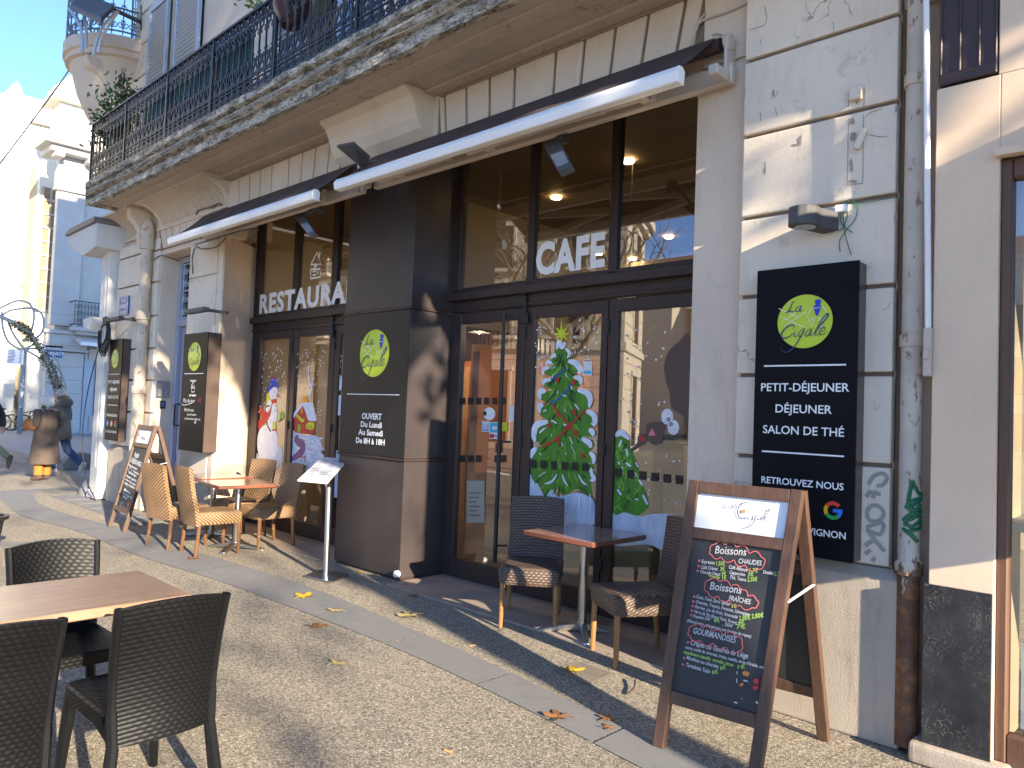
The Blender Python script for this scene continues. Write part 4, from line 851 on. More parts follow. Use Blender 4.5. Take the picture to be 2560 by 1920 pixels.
def sign_box(cx, wd, z0, z1, yf, yb, label, side, kind):
    o = thing("hanging_sign", label, "sign", (cx, yb, z0), "black sign boxes on the cafe wall")
    b = MB(); b.box(cx-wd/2, cx+wd/2, yf, yf+.012, z0, z1); b.build("face", SIGNB, o, bevel=.002)
    b = MB(); b.box(cx-wd/2+.003, cx+wd/2-.003, yf+.012, yb, z0+.003, z1-.003); b.build("box", SIGNSIDE, o, bevel=.003)
    t = MB(); fr = (Vector((cx, yf-.002, z0)), Vector((1, 0, 0)), Vector((0, 0, 1))); H = z1-z0; hw = wd/2
    lg = (fr[0]+Vector((0, 0, H*(.805 if kind != 'bread' else .80))), fr[1], fr[2]); logo(t, lg, wd*.27, 0, 1)
    def rule(z): t.k = 0; t.shape(fr, [(-hw*.80, z-.004), (hw*.80, z-.004), (hw*.80, z+.004), (-hw*.80, z+.004)])
    def line(s_, z, h, w_): t.k = 0; t.text(fr, s_, h, (0, z), width=w_, bold=.0007)
    if kind == 'menu':
        rule(H*.652); line("PETIT-DÉJEUNER", H*.562, .062, wd*.86); line("DÉJEUNER", H*.487, .062, wd*.55); line("SALON DE THÉ", H*.412, .062, wd*.79); rule(H*.347)
        line("RETROUVEZ NOUS", H*.235, .050, wd*.80); icons(t, fr, 0, wd*.31, H*.165, wd*.085); line("LA CIGALE AVIGNON", H*.075, .050, wd*.86)
    else:
        rule(H*.655); t.k = 0
        # little house mark under an arch
        t.text(fr, "Boulangerie", .035, (0, H*.588), bold=.001)
        for pts in ([(-.05, H*.55), (0, H*.585), (.035, H*.55), (-.05, H*.55)], [(-.03, H*.535), (.045, H*.535), (.045, H*.50), (-.03, H*.50), (-.03, H*.535)], [(-.06, H*.535), (.06, H*.535)]): t.stroke(fr, pts, .012, smooth=False)
        t.text(fr, "FAIT MAISON", .032, (0, H*.463), bold=.002)
        t.text(fr, "Plat du jour", .072, (-.10, H*.41), shear=.3); t.k = 11; t.text(fr, "10€", .07, (.20, H*.415), shear=.3); t.k = 0
        t.stroke(fr, [(-.30, H*.40), (-.25, H*.385), (-.1, H*.395), (0, H*.405)], .006)
        t.text(fr, "Rôti de veau", .055, (-.08, H*.335), shear=.3); t.text(fr, "sauce forestière", .04, (.0, H*.30), shear=.3); t.text(fr, "pommes sautées, salade verte", .04, (.03, H*.265), shear=.3, width=wd*.66); t.text(fr, "8€", .05, (.12, H*.235), shear=.3)
    t.build("lettering", SIGNM, o, recalc=False); return o
sign_box(-1.66, .545, .87, 2.39, 3.925, 4.04, "tall black sign box with lime disc on the right quoins behind the large chalkboard", 1, 'menu')
sign_box(-9.23, .68, .94, 2.385, 3.96, 4.135, "black sign box with lime disc and chalked dish of the day beside the lilac door", 1, 'bread')
sign_box(-11.93, .52, .93, 2.42, 3.95, 4.07, "narrow-looking black sign box with lime disc, leftmost on the facade below the blue street plate", 1, 'menu')
# pillar panel
ps = thing("pillar_sign", "black panel with lime disc and opening hours on the brown pillar", "sign", (-5.97, 4.28, 1.09))
b = MB(); b.box(-6.495, -5.45, 4.277, 4.284, 1.102, 2.462); b.build("panel", mat("sign_satin_black", (0.011, 0.012, 0.016), (0.009, 0.010, 0.013), 2, rough=.28, spec=.35), ps)
t = MB(); fr = (Vector((-5.97, 4.2755, 0)), Vector((1, 0, 0)), Vector((0, 0, 1)))
def zp8(x, y): v = at(860+x*.2050, 800+y*.2050, 4.2755); return v.x+5.97, v.z
c_ = zp8(370, 405); e1 = zp8(192, 405); e2 = zp8(548, 405); logo(t, (fr[0]+Vector((c_[0], 0, c_[1])), fr[1], fr[2]), (e2[0]-e1[0])/2, 0, 1)
z_ = zp8(360, 908)[1]; t.k = 0; t.shape(fr, [(-.42, z_-.004), (.42, z_-.004), (.42, z_+.004), (-.42, z_+.004)])
for s_, x0, x1, y0, h in (("OUVERT", 217, 457, 1203, .080), ("Du Lundi", 203, 460, 1300, .074), ("Au Samedi", 178, 475, 1395, .074), ("De 8H à 18H", 146, 496, 1495, .074)):
    a_, c2 = zp8(x0, y0), zp8(x1, y0); t.text(fr, s_, h, ((a_[0]+c2[0])/2, a_[1]), width=c2[0]-a_[0], bold=.0022)
t.build("lettering", SIGNM, ps, recalc=False)
# scuffs left by a removed disc on the panel above it
b = MB()
for pts, w_ in (([(1140, 1125), (1170, 1165), (1240, 1190)], .018), ([(1030, 1030), (1038, 1065), (1048, 1095)], .006), ([(1210, 960), (1265, 935), (1320, 960)], .006), ([(1165, 905), (1200, 865), (1235, 862)], .010), ([(1105, 865), (1150, 850)], .006), ([(1230, 1020), (1310, 1060)], .005), ([(1110, 1290), (1200, 1280), (1280, 1245)], .006), ([(1120, 790), (1210, 760)], .004), ([(1280, 870), (1320, 890)], .005)):
    q = [at(600+x*.2893, 400+y*.2893, 4.2835) for x, y in pts]; b.stroke(fr_y(0, 4.2835, 0), [(v.x, v.z) for v in q], lambda s_, w_=w_: w_*(.2+.8*math.sin(math.pi*min(1, s_*.95+.03))))
b.build("scuff_mark", mat("scuffed_metal", (0.025, 0.022, 0.024), rough=.5), cafe)

# ---------------------------------------------------------------- awnings
FAB = mat("brown_awning_cloth", (0.055, 0.034, 0.032), (0.045, 0.028, 0.027), 3, rough=.85)
def awning(xa, xb, yb, zb, label, arms):
    o = thing("retractable_awning", label, "awning", ((xa+xb)/2, 4.1, 3.7), "awnings folded over the shopfronts")
    b = MB(); 
    prof = [(yb-.035, zb), (yb+.03, zb-.004), (yb+.035, zb+.075), (yb+.01, zb+.10), (yb-.02, zb+.096), (yb-.045, zb+.06)]
    b.prism(prof, 'x', xa, xb); b.build("front_bar", WALU, o, bevel=.012, seg=3)
    for x in (xa, xb): b = MB(); b.prism([(y+(-.004 if y < yb else .004), z) for y, z in prof], 'x', x-.008, x+.008); b.build("end_cap", WALU, o, bevel=.004)
    b = MB(); xo = xa-.12; xe = xb-.02
    N = 40; rows = []
    for t in [i/8 for i in range(9)]:
        rows.append([(xo+(xe-xo)*i/N+(.08*t if i == 0 else 0), 4.02-(4.02-yb)*t, 3.86-(3.86-zb-.085)*t-.018*math.sin(math.pi*t)*(1+.5*math.sin(i*.9))) for i in range(N+1)])
    b.grid(rows); b.build("fabric", FAB, o, smooth=True, recalc=False)
    b = MB(); b.tube([(xo, 4.045, 3.815), (xe+.02, 4.045, 3.815)], .045, 12); b.build("roller", FAB, o, smooth=True)
    b = MB(); b.box(xa-.1, xb+.08, 4.03, 4.09, 3.565, 3.685); b.build("beam", CREAM, o, bevel=.008)
    for x in arms:
        b = MB()
        b.box(x-.05, x+.05, 3.98, 4.11, 3.58, 3.70); 
        d = -1 if x > (xa+xb)/2 else 1
        b.bar((x, 3.93, 3.60), (x+d*.85, 3.80, 3.54), .05, .07); b.bar((x+d*.85, 3.78, 3.535), (x+d*.10, yb+.08, 3.46), .045, .06); b.lathe([(.04, -.04), (.04, .04)], (x+d*.85, 3.79, 3.54), 10); b.lathe([(.045, -.04), (.045, .05)], (x, 3.94, 3.61), 10); b.build("folding_arm", CREAM, o, bevel=.008, seg=2)
    for x in (xa-.1, xb+.05):
        b = MB(); b.box(x-.010, x+.010, 4.0, 4.12, 3.62, 3.80); b.lathe([(.05, -.02), (.05, .02)], (x, 4.045, 3.815), 14, 'x'); b.box(x-.03, x+.03, 3.86, 4.0, 3.56, 3.62); b.build("end_bracket", CREAM, o, bevel=.006)
    return o
awning(-5.66, -2.26, 3.60, 3.425, "wide brown cloth awning with white front bar folded above the CAFE window", (-5.3, -4.2, -2.75))
awning(-9.22, -6.02, 3.60, 3.405, "narrower-looking brown awning with white bar folded above the RESTAURANT window", (-8.7, -6.6))
# cream valance beam below them
# ---------------------------------------------------------------- floodlights and small lamps
FLG = mat("grey_floodlight", (0.085, 0.085, 0.09), (0.07, 0.07, 0.075), 5, rough=.6, spec=.2); LENS = mat("lamp_lens", (0.35, 0.36, 0.37), (0.22, 0.23, 0.24), 14, rough=.15)
def flood(q, off, lab, lens, hinge):
    """flat LED head given by its four face corners (two at the hinge, two at the tip)"""
    q = [Vector(v) for v in q]; c = sum(q, Vector())/4; n = (q[1]-q[0]).cross(q[3]-q[0]).normalized()
    if n.dot(Vector((0, 0, CAMZ))-c) < 0: n = -n
    o = thing("floodlight", lab, "floodlight", c, "grey floodlights over the windows")
    b = MB(); b.add(q+[v-n*off for v in q], [(0, 1, 2, 3), (7, 6, 5, 4), (0, 4, 5, 1), (1, 5, 6, 2), (2, 6, 7, 3), (3, 7, 4, 0)]); b.build("housing", FLG, o, bevel=.010, seg=2)
    if lens:
        h, t = (q[0]+q[1])/2, (q[2]+q[3])/2; p_ = [q[0].lerp(q[3], .42), q[1].lerp(q[2], .42), q[2].lerp(q[1], .04), q[3].lerp(q[0], .04)]; m_ = sum(p_, Vector())/4
        b = MB(); b.poly([m_+(v-m_)*.82+n*.002 for v in p_]); b.build("lens", LENS, o, recalc=False)
    b = MB(); h = (q[0]+q[1])/2-n*off*.5; b.tube([h, (h+Vector(hinge))/2+Vector((0, 0, .02)), hinge], .018, 6); b.obox(hinge, (.05, 0, 0), (0, .012, 0), (0, 0, .05)); b.build("bracket", FLG, o, smooth=True); return o
def zap0(x, y, Y): return at(1100+x*.3436, 100+y*.3436, Y)
def z60(x, y, Y): return at(400+x*.2893, y*.2893, Y)
def z70(x, y, Y): return at(600+x*.2893, 400+y*.2893, Y)
flood([z60(1735, 1450, 3.86), z60(1815, 1370, 3.86), z60(1665, 1240, 3.66), z60(1522, 1268, 3.62)], .035, "grey floodlight turned outward above the brown pillar between the two awnings", False, (-5.42, 4.09, 3.74))
flood([zap0(745, 755, 3.86), zap0(862, 715, 3.86), zap0(955, 905, 3.60), zap0(855, 950, 3.60)], .06, "grey floodlight hanging under the wide awning in front of the CAFE window", True, (-3.52, 4.08, 3.55))
flood([z70(462, 490, 3.86), z70(545, 462, 3.86), z70(650, 628, 3.62), z70(590, 648, 3.62)], .055, "dark floodlight hanging in front of the RESTAURANT window", True, (-6.72, 4.08, 3.55))
la = thing("wall_lamp", "dark grey drum-ended wall lamp above the tall black sign on the right", "lamp", (-1.5, 4.04, 2.62))
b = MB(); pts = [(-.055, 0), (-.055, .17)]+[(.09*math.cos(math.pi-i*math.pi/8)*.9, .20+.085*math.sin(math.pi-i*math.pi/8)) for i in range(9)]+[(.055, .17), (.055, 0)]
v0 = Vector((-1.575, 4.03, 2.575)); dd = Vector((-.30, -.95, 0)).normalized(); ss = Vector((dd.y, -dd.x, 0))
ring = [v0+ss*x+dd*y for x, y in [(-.05, .0), (-.055, .14), (-.075, .20), (-.062, .255), (-.03, .285), (.03, .285), (.062, .255), (.075, .20), (.055, .14), (.05, 0)]]
n_ = len(ring); b.add(ring+[v+Vector((0, 0, .10)) for v in ring], [tuple(range(n_))[::-1], tuple(range(n_, 2*n_))]+[(i, (i+1) % n_, n_+(i+1) % n_, n_+i) for i in range(n_)]); b.build("housing", FLG, la, bevel=.010, seg=2)
b = MB(); cc = v0+dd*.2; b.lathe([(.055, -.004), (.055, .004)], (cc.x, cc.y, 2.575), 16); b.build("lens", LENS, la)
def bar_lamp(x0, x1, z, lab):
    o = thing("bar_lamp", lab, "lamp", ((x0+x1)/2, 4.1, z), "slim black lamps over the left signs")
    b = MB(); b.box(x0, x1, 3.80, 3.88, z, z+.055); b.build("housing", FLG, o, bevel=.006); b = MB(); b.box(x1-.1, x1-.04, 3.88, 4.13, z+.01, z+.04); b.build("arm", FLG, o); return o
bar_lamp(-9.22, -8.70, 2.60, "slim black lamp bar above the chalked sign beside the lilac door"); bar_lamp(-12.05, -11.45, 2.66, "slim black lamp bar above the narrow sign below the street plate")
tag_ = MB(); GRY = mat("grey_spray_paint", (0.24, 0.23, 0.22), (0.34, 0.32, 0.30), 18, rough=.8)
for pts in ([(600, 1180), (625, 1140), (665, 1125), (690, 1145), (670, 1180), (640, 1185)], [(595, 1215), (660, 1225)], [(600, 1225), (590, 1240)], [(640, 1210), (620, 1245)], [(655, 1285), (620, 1280), (595, 1310), (605, 1350), (650, 1355), (675, 1320), (655, 1285)], [(590, 1385), (670, 1365), (655, 1420), (590, 1395)], [(600, 1405), (660, 1480), (680, 1500)], [(585, 1475), (625, 1450), (655, 1470)], [(585, 1515), (610, 1495)], [(620, 1550), (632, 1530)]):
    q = [at(1860+x*.5184, 600+y*.5184, 4.037) for x, y in pts]; tag_.stroke(fr_y(0, 4.0365, 0), [(v.x, v.z) for v in q], .020)
tag(tag_.build("graffiti", GRY, None, recalc=False), "faded grey graffiti tag on the quoin right of the tall black sign", "graffiti")
CHIP = stone_mat("bare_stone_chip", (0.34, 0.28, 0.22), (0.2, 0.16, 0.12), .5, .6); b = MB(); rnd = random.Random(21)
def chip(px, py, w_, h, sx=1700, sy=0, sc_=.3888, n=11):
    pts = [(px+w_*math.cos(2*math.pi*i/n)*rnd.uniform(.45, 1.1), py+h*math.sin(2*math.pi*i/n)*rnd.uniform(.45, 1.1)) for i in range(n)]
    q = [at(sx+x*sc_, sy+y*sc_, 4.037) for x, y in pts]; b.shape(fr_y(0, 4.0375, 0), [(v.x, v.z) for v in q])
for a_ in ((770, 900, 16, 42), (740, 930, 36, 8), (1105, 780, 20, 30), (1110, 880, 26, 40), (1100, 1060, 14, 70), (1110, 1165, 30, 14), (1140, 640, 12, 40), (545, 1085, 8, 55), (240, 225, 50, 14), (600, 600, 12, 30), (1385, 1400, 10, 40), (1390, 700, 8, 40)): chip(*a_)
for pts in ([(1085, 600), (1083, 720)], [(1188, 570), (1180, 690)], [(1083, 760), (1075, 1190)], [(1180, 740), (1175, 1180)], [(1075, 1190), (1175, 1178)], [(1195, 750), (1230, 720), (1300, 700)], [(1215, 865), (1290, 880), (1330, 875)], [(545, 40), (550, 150), (450, 190)], [(985, 140), (990, 210)], [(515, 250), (520, 285)], [(580, 635), (620, 610), (632, 580)], [(515, 720), (520, 780)], [(610, 690), (625, 745)]):
    q = [at(1700+x*.3888, y*.3888, 4.037) for x, y in pts]; b.stroke(fr_y(0, 4.0375, 0), [(v.x, v.z) for v in q], .0035)
b.build("paint_chip", CHIP, cafe, recalc=False)
# green wire tangle and conduit on the right quoins
wr = thing("loose_wire", "tangle of thin green wire hanging beside the drum-ended wall lamp", "wire", (-1.45, 4.0, 2.6))
GW = mat("green_wire", (0.02, 0.16, 0.07), rough=.5); b = MB()
def zrp(x, y, Y): return at(1700+x*.3888, y*.3888, Y)
for pts in ([(945, 1380), (960, 1440), (1010, 1480), (1050, 1460), (1075, 1380), (1060, 1310), (1090, 1285), (1135, 1320), (1130, 1400), (1070, 1480), (1025, 1550), (1030, 1620)], [(1060, 1310), (1200, 1300), (1390, 1270), (1500, 1290), (1605, 1320)], [(1030, 1370), (1040, 1440), (1110, 1495)], [(1045, 1350), (1060, 1500), (1100, 1640)]):
    b.tube(catmull([zrp(*q, 4.02) for q in pts], 4), .0028, 5)
b.build("strand", GW, wr, smooth=True); b = MB(); v = zrp(1045, 1345, 4.03); b.box(v.x-.03, v.x+.03, 4.0, 4.04, v.z-.02, v.z+.02); b.build("junction_box", WALU, wr, bevel=.004)
hk = thing("wall_bracket", "small cream hook plate left on the quoin above the wall lamp", "bracket", (-1.55, 4.03, 3.2))
b = MB(); v = zrp(1135, 610, 4.03); b.box(v.x-.03, v.x+.03, 4.0, 4.042, v.z-.03, v.z+.04); v = zrp(1175, 895, 4.03); b.bar((v.x+.01, 4.02, v.z+.05), (v.x-.025, 4.015, v.z-.05), .03, .03); b.build("plate", RUST, hk, bevel=.004)
sc = thing("service_cable", "grey cable clipped along the fascia above the awning roller end", "cable", (-2.4, 4.1, 4)); b = MB()
def zap(x, y, Y): return at(1100+x*.3436, 100+y*.3436, Y)
b.tube(catmull([zrp(445, 10, 4.10), zrp(300, 75, 4.10), zrp(140, 135, 4.105), zrp(100, 200, 4.105), zrp(50, 330, 4.105)], 4), .009, 6); b.tube(catmull([zrp(165, 80, 4.10), zrp(110, 150, 4.10)], 3), .007, 6); v = zrp(30, 370, 4.105); b.lathe([(.045, 0), (.045, .03)], (v.x, v.y-.03, v.z), 14, 'y'); b.build("line", CREAM, sc, smooth=True)
cb = thing("service_cable", "black cable sagging below the narrower awning beside the lilac door", "cable", (-9.6, 4.1, 3.6)); b = MB()
def z4p(x, y, Y): return at(200+x*.2893, 400+y*.2893, Y)
b.tube(catmull([z4p(640, 860, 4.11), z4p(700, 825, 4.11), z4p(780, 850, 4.2), z4p(850, 870, 4.36)], 4), .008, 5); b.tube(catmull([z4p(975, 985, 4.1), z4p(970, 850, 4.1), z4p(1000, 750, 4.1), z4p(1060, 770, 4.1), z4p(1180, 750, 4.1), z4p(1260, 670, 4.1)], 4), .008, 5); b.tube(catmull([z4p(1000, 730, 4.0), z4p(1250, 650, 4.0), z4p(1440, 600, 4.0), z4p(1540, 600, 4.0)], 4), .010, 5)
b.tube(catmull([z4p(1005, 500, 4.10), z4p(1020, 440, 4.10), z4p(1120, 410, 4.10), z4p(1220, 380, 4.10), z4p(1250, 490, 4.10)], 4), .012, 5); b.build("line", mat("grey_cable", (0.12, 0.10, 0.09), rough=.6), cb, smooth=True)
cl = thing("balcony_cable", "pale cable strung along the weathered edge of the balcony", "cable", (-7, 3.4, 4.4)); b = MB()
b.tube(catmull([(-11.6+.35*i, 3.335+.01*math.sin(i*1.7), 4.385+.018*math.sin(i*.9+1)+.008*math.sin(i*2.3)) for i in range(34)], 3), .006, 5); b.tube(catmull([(-11.6+.3*i, 3.34+.01*math.sin(i*1.3), 4.36+.022*math.sin(i*.7)) for i in range(38)], 3), .005, 5); b.build("line", mat("dusty_cable", (0.33, 0.30, 0.27), rough=.7), cl, smooth=True)
# ---------------------------------------------------------------- furniture
def wicker_mat(name, c, dk, kind):
    m, nt, p, co = base(name); X, Y, Z = sep(nt, co)
    if kind == 'chevron':
        ph = mathn(nt, 'SUBTRACT', mathn(nt, 'ADD', Z, mathn(nt, 'MULTIPLY', Y, .8)), mathn(nt, 'MULTIPLY', mathn(nt, 'ABSOLUTE', X), .75))
        s1 = mathn(nt, 'SINE', mathn(nt, 'MULTIPLY', ph, 2*math.pi/.030)); s2 = mathn(nt, 'SINE', mathn(nt, 'MULTIPLY', mathn(nt, 'ADD', X, mathn(nt, 'MULTIPLY', Y, .6)), 2*math.pi/.012))
        h = mathn(nt, 'ADD', s1, mathn(nt, 'MULTIPLY', s2, .25)); f = ramp(nt, mathn(nt, 'ADD', mathn(nt, 'MULTIPLY', h, .4), .5), [(.12, dk), (.42, tuple(x*.8 for x in c)), (.8, c)])
    else:
        u = mathn(nt, 'ADD', X, mathn(nt, 'MULTIPLY', Y, .93)); v = mathn(nt, 'ADD', Z, mathn(nt, 'MULTIPLY', Y, .45))
        P_ = .020 if kind == 'weave' else .016
        fl = mathn(nt, 'FLOOR', mathn(nt, 'MULTIPLY', v, 1/P_)); sh = mathn(nt, 'MULTIPLY', mathn(nt, 'MODULO', mathn(nt, 'ABSOLUTE', fl), 2), math.pi)
        s1 = mathn(nt, 'SINE', mathn(nt, 'ADD', mathn(nt, 'MULTIPLY', u, math.pi/(P_*.9)), sh)); s2 = mathn(nt, 'ABSOLUTE', mathn(nt, 'SINE', mathn(nt, 'MULTIPLY', v, math.pi/P_)))
        h = mathn(nt, 'ADD', mathn(nt, 'MULTIPLY', s1, .5), s2); f = ramp(nt, mathn(nt, 'MULTIPLY', mathn(nt, 'ADD', h, .5), .5), [(.15, dk), (.45, tuple(x*.7 for x in c)), (.85, c)])
    f = mix(nt, 1.0, f, ramp(nt, noi(nt, co, 5, 4), [(.3, (.75, .75, .75)), (.7, (1, 1, 1))]), 'MULTIPLY')
    nt.links.new(f, p.inputs["Base Color"]); p.inputs["Specular IOR Level"].default_value = .5 if kind != 'plastic' else .22; p.inputs["Roughness"].default_value = .5 if kind != 'plastic' else .45; bump(nt, p, h, .8 if kind != 'plastic' else .28, .004)
    if kind == 'plastic':   # little gaps of the moulded weave let light through
        a = mathn(nt, 'SINE', mathn(nt, 'MULTIPLY', X, math.pi/.0095)); bq = mathn(nt, 'SINE', mathn(nt, 'ADD', mathn(nt, 'MULTIPLY', Z, math.pi/.0115), mathn(nt, 'MULTIPLY', X, 0)))
        hole = mathn(nt, 'GREATER_THAN', mathn(nt, 'MULTIPLY', a, bq), .972); zz = mathn(nt, 'GREATER_THAN', Z, .56); hole = mathn(nt, 'MULTIPLY', hole, zz)
        nt.links.new(mathn(nt, 'SUBTRACT', 1.0, hole), p.inputs["Alpha"])
    MATS[name] = m; return m
TAN = wicker_mat("tan_chevron_rattan", (0.37, 0.225, 0.115), (0.085, 0.045, 0.022), 'chevron')
BRW = wicker_mat("brown_woven_rattan", (0.135, 0.090, 0.068), (0.018, 0.012, 0.010), 'weave')
BLP = wicker_mat("black_moulded_weave", (0.0055, 0.0058, 0.007), (0.0018, 0.0018, 0.002), 'plastic')
BAMB = mat("bamboo_leg", (0.30, 0.155, 0.055), (0.20, 0.10, 0.038), 8, rough=.4, sc=(6, 6, .6))
BAMD = mat("dark_bamboo_leg", (0.16, 0.075, 0.03), (0.09, 0.04, 0.018), 8, rough=.4, sc=(6, 6, .6))
BLKP = mat("black_plastic", (0.005, 0.0053, 0.006), (0.004, 0.004, 0.005), 20, spec=.25, rough=.4, b=.1, bs=160)
TOPW = mat("slatted_laminate", (0.20, 0.085, 0.055), (0.13, 0.05, 0.033), 3, rough=.22, sc=(1, 1, 1))
def slat_mat():
    m, nt, p, co = base("parquet_table_top")
    br = _n(nt, "ShaderNodeTexChecker"); br.inputs["Scale"].default_value = 5; nt.links.new(co, br.inputs["Vector"])
    w1 = noi(nt, mapping(nt, co, (2, 34, 2)), 2, 5); w2 = noi(nt, mapping(nt, co, (34, 2, 2)), 2, 5)
    f = mix(nt, br.outputs["Fac"], w1, w2); col = ramp(nt, f, [(.3, (0.22, 0.105, 0.08)), (.5, (0.37, 0.21, 0.16)), (.7, (0.54, 0.36, 0.28))])
    nt.links.new(col, p.inputs["Base Color"]); p.inputs["Roughness"].default_value = .16; p.inputs["Coat Weight"].default_value = .4; return m
PARQ = slat_mat(); EDGE = mat("table_edge_varnish", (0.20, 0.075, 0.048), (0.15, 0.055, 0.035), 4, rough=.25)
def wood_top():
    m, nt, p, co = base("wood_grain_top")
    f = noi(nt, mapping(nt, co, (14, 1.2, 1)), 3.0, 9, .7); f2 = noi(nt, mapping(nt, co, (60, 3, 1)), 3, 6, .7)
    col = ramp(nt, mathn(nt, 'ADD', mathn(nt, 'MULTIPLY', f, .7), mathn(nt, 'MULTIPLY', f2, .3)), [(.3, (0.17, 0.10, 0.062)), (.5, (0.28, 0.18, 0.12)), (.7, (0.37, 0.25, 0.175))])
    nt.links.new(col, p.inputs["Base Color"]); p.inputs["Roughness"].default_value = .28; return m
WTOP = wood_top()
def rounded_rect(hw, hd, r, n=4):
    o = []
    for cx, cy, a0 in ((hw-r, hd-r, 0), (-hw+r, hd-r, 90), (-hw+r, -hd+r, 180), (hw-r, -hd+r, 270)):
        for i in range(n+1): a = R(a0+90*i/n); o.append((cx+r*math.cos(a), cy+r*math.sin(a)))
    return o
def wicker_chair(label, cat, m, legm, w=.43, d=.46, bh=.88, group=None, lean=.13):
    t = thing("wicker_chair", label, cat, (0, 0, 0), group); hw, hd = w/2, d/2
    b = MB()   # seat: cushion-like top with a woven skirt
    rows = []
    for z, q in ((.30, -.012), (.32, 0), (.42, .004), (.437, -.006), (.445, -.03)):
        rows.append([(x*(1+q/hw), y*(1+q/hd), z+(.018*abs(x)/hw if z < .33 else 0)) for x, y in rounded_rect(hw, hd, .03)])
    b.grid(rows, True); n = len(rows[0]); b.add([(p[0], p[1], p[2]) for p in rows[-1]], [tuple(range(n))]); b.add([p for p in rows[0]], [tuple(range(n))[::-1]])
    b.build("seat", m, t, smooth=True)
    b = MB(); N = 9; M_ = 12; front, back = [], []
    for i in range(M_+1):
        s_ = i/M_; z = .31+(bh-.31)*s_; yb = -hd+.01-lean*max(0, s_-.18)**1.25-.02*math.sin(math.pi*s_); ww = hw*(1.0+.0*s_)*(1-.06*s_); rf, rb = [], []
        for j in range(N+1):
            x = ww*(2*j/N-1); cv = .022*(1-(x/ww)**2); zz = z+(.012*(1-(x/ww)**2) if i == M_ else 0)
            rf.append((x, yb-cv+.022, zz)); rb.append((x, yb-cv-.020, zz))
        front.append(rf); back.append(rb)
    # closed shell round the slab
    rows = [f+bk[::-1] for f, bk in zip(front, back)]; b.grid(rows, True); n = len(rows[0]); k = n//2
    b.add(rows[-1], [(j, j+1, n-2-j, n-1-j) for j in range(k-1)]); b.add(rows[0], [(j, n-1-j, n-2-j, j+1) for j in range(k-1)])
    b.build("backrest", m, t, smooth=True)
    for sx in (-1, 1):
        for sy in (-1, 1):
            b = MB(); x = sx*(hw-.028); y = sy*(hd-.03)
            b.tube([(x, y, .34), (x*1.01, y+sy*.012*(1 if sy < 0 else .3), .17), (x*1.02, y+sy*.03*(1 if sy < 0 else .2), 0)], [.021, .019, .015], 8)
            for z in (.145, .15): b.lathe([(.0195, z-.003), (.0205, z), (.0195, z+.003)], (x*1.01, y+sy*.014*(1 if sy < 0 else .3), 0), 8)
            b.build("leg", legm, t, smooth=True)
    return t
GRP = "tan rattan chairs round the two tables"
c1 = wicker_chair("tan rattan chair seen from behind, close beside the far chalkboard", "chair", TAN, BAMD, group=GRP)
place(copy_tree(c1), -7.64, 3.55, R(-3), label="tan rattan chair seen from behind, legs on the stone band, nearer the menu stand")
place(copy_tree(c1), -8.36, 4.20, R(191), label="tan rattan chair against the snowman window, half hidden behind the table")
place(copy_tree(c1), -7.70, 4.19, R(184), label="tan rattan chair facing the viewer beside the steel menu stand")
place(c1, -8.20, 3.44, R(10))
a1 = wicker_chair("dark brown woven chair behind the square table, before the fir tree door", "chair", BRW, BAMB, w=.44, d=.50, bh=.89, group="brown woven chairs at the single table", lean=.10)
b1 = copy_tree(a1); place(b1, -2.83, 4.19, R(149), label="dark brown woven chair turned sideways next to the large chalkboard"); place(a1, -3.825, 4.26, R(217))
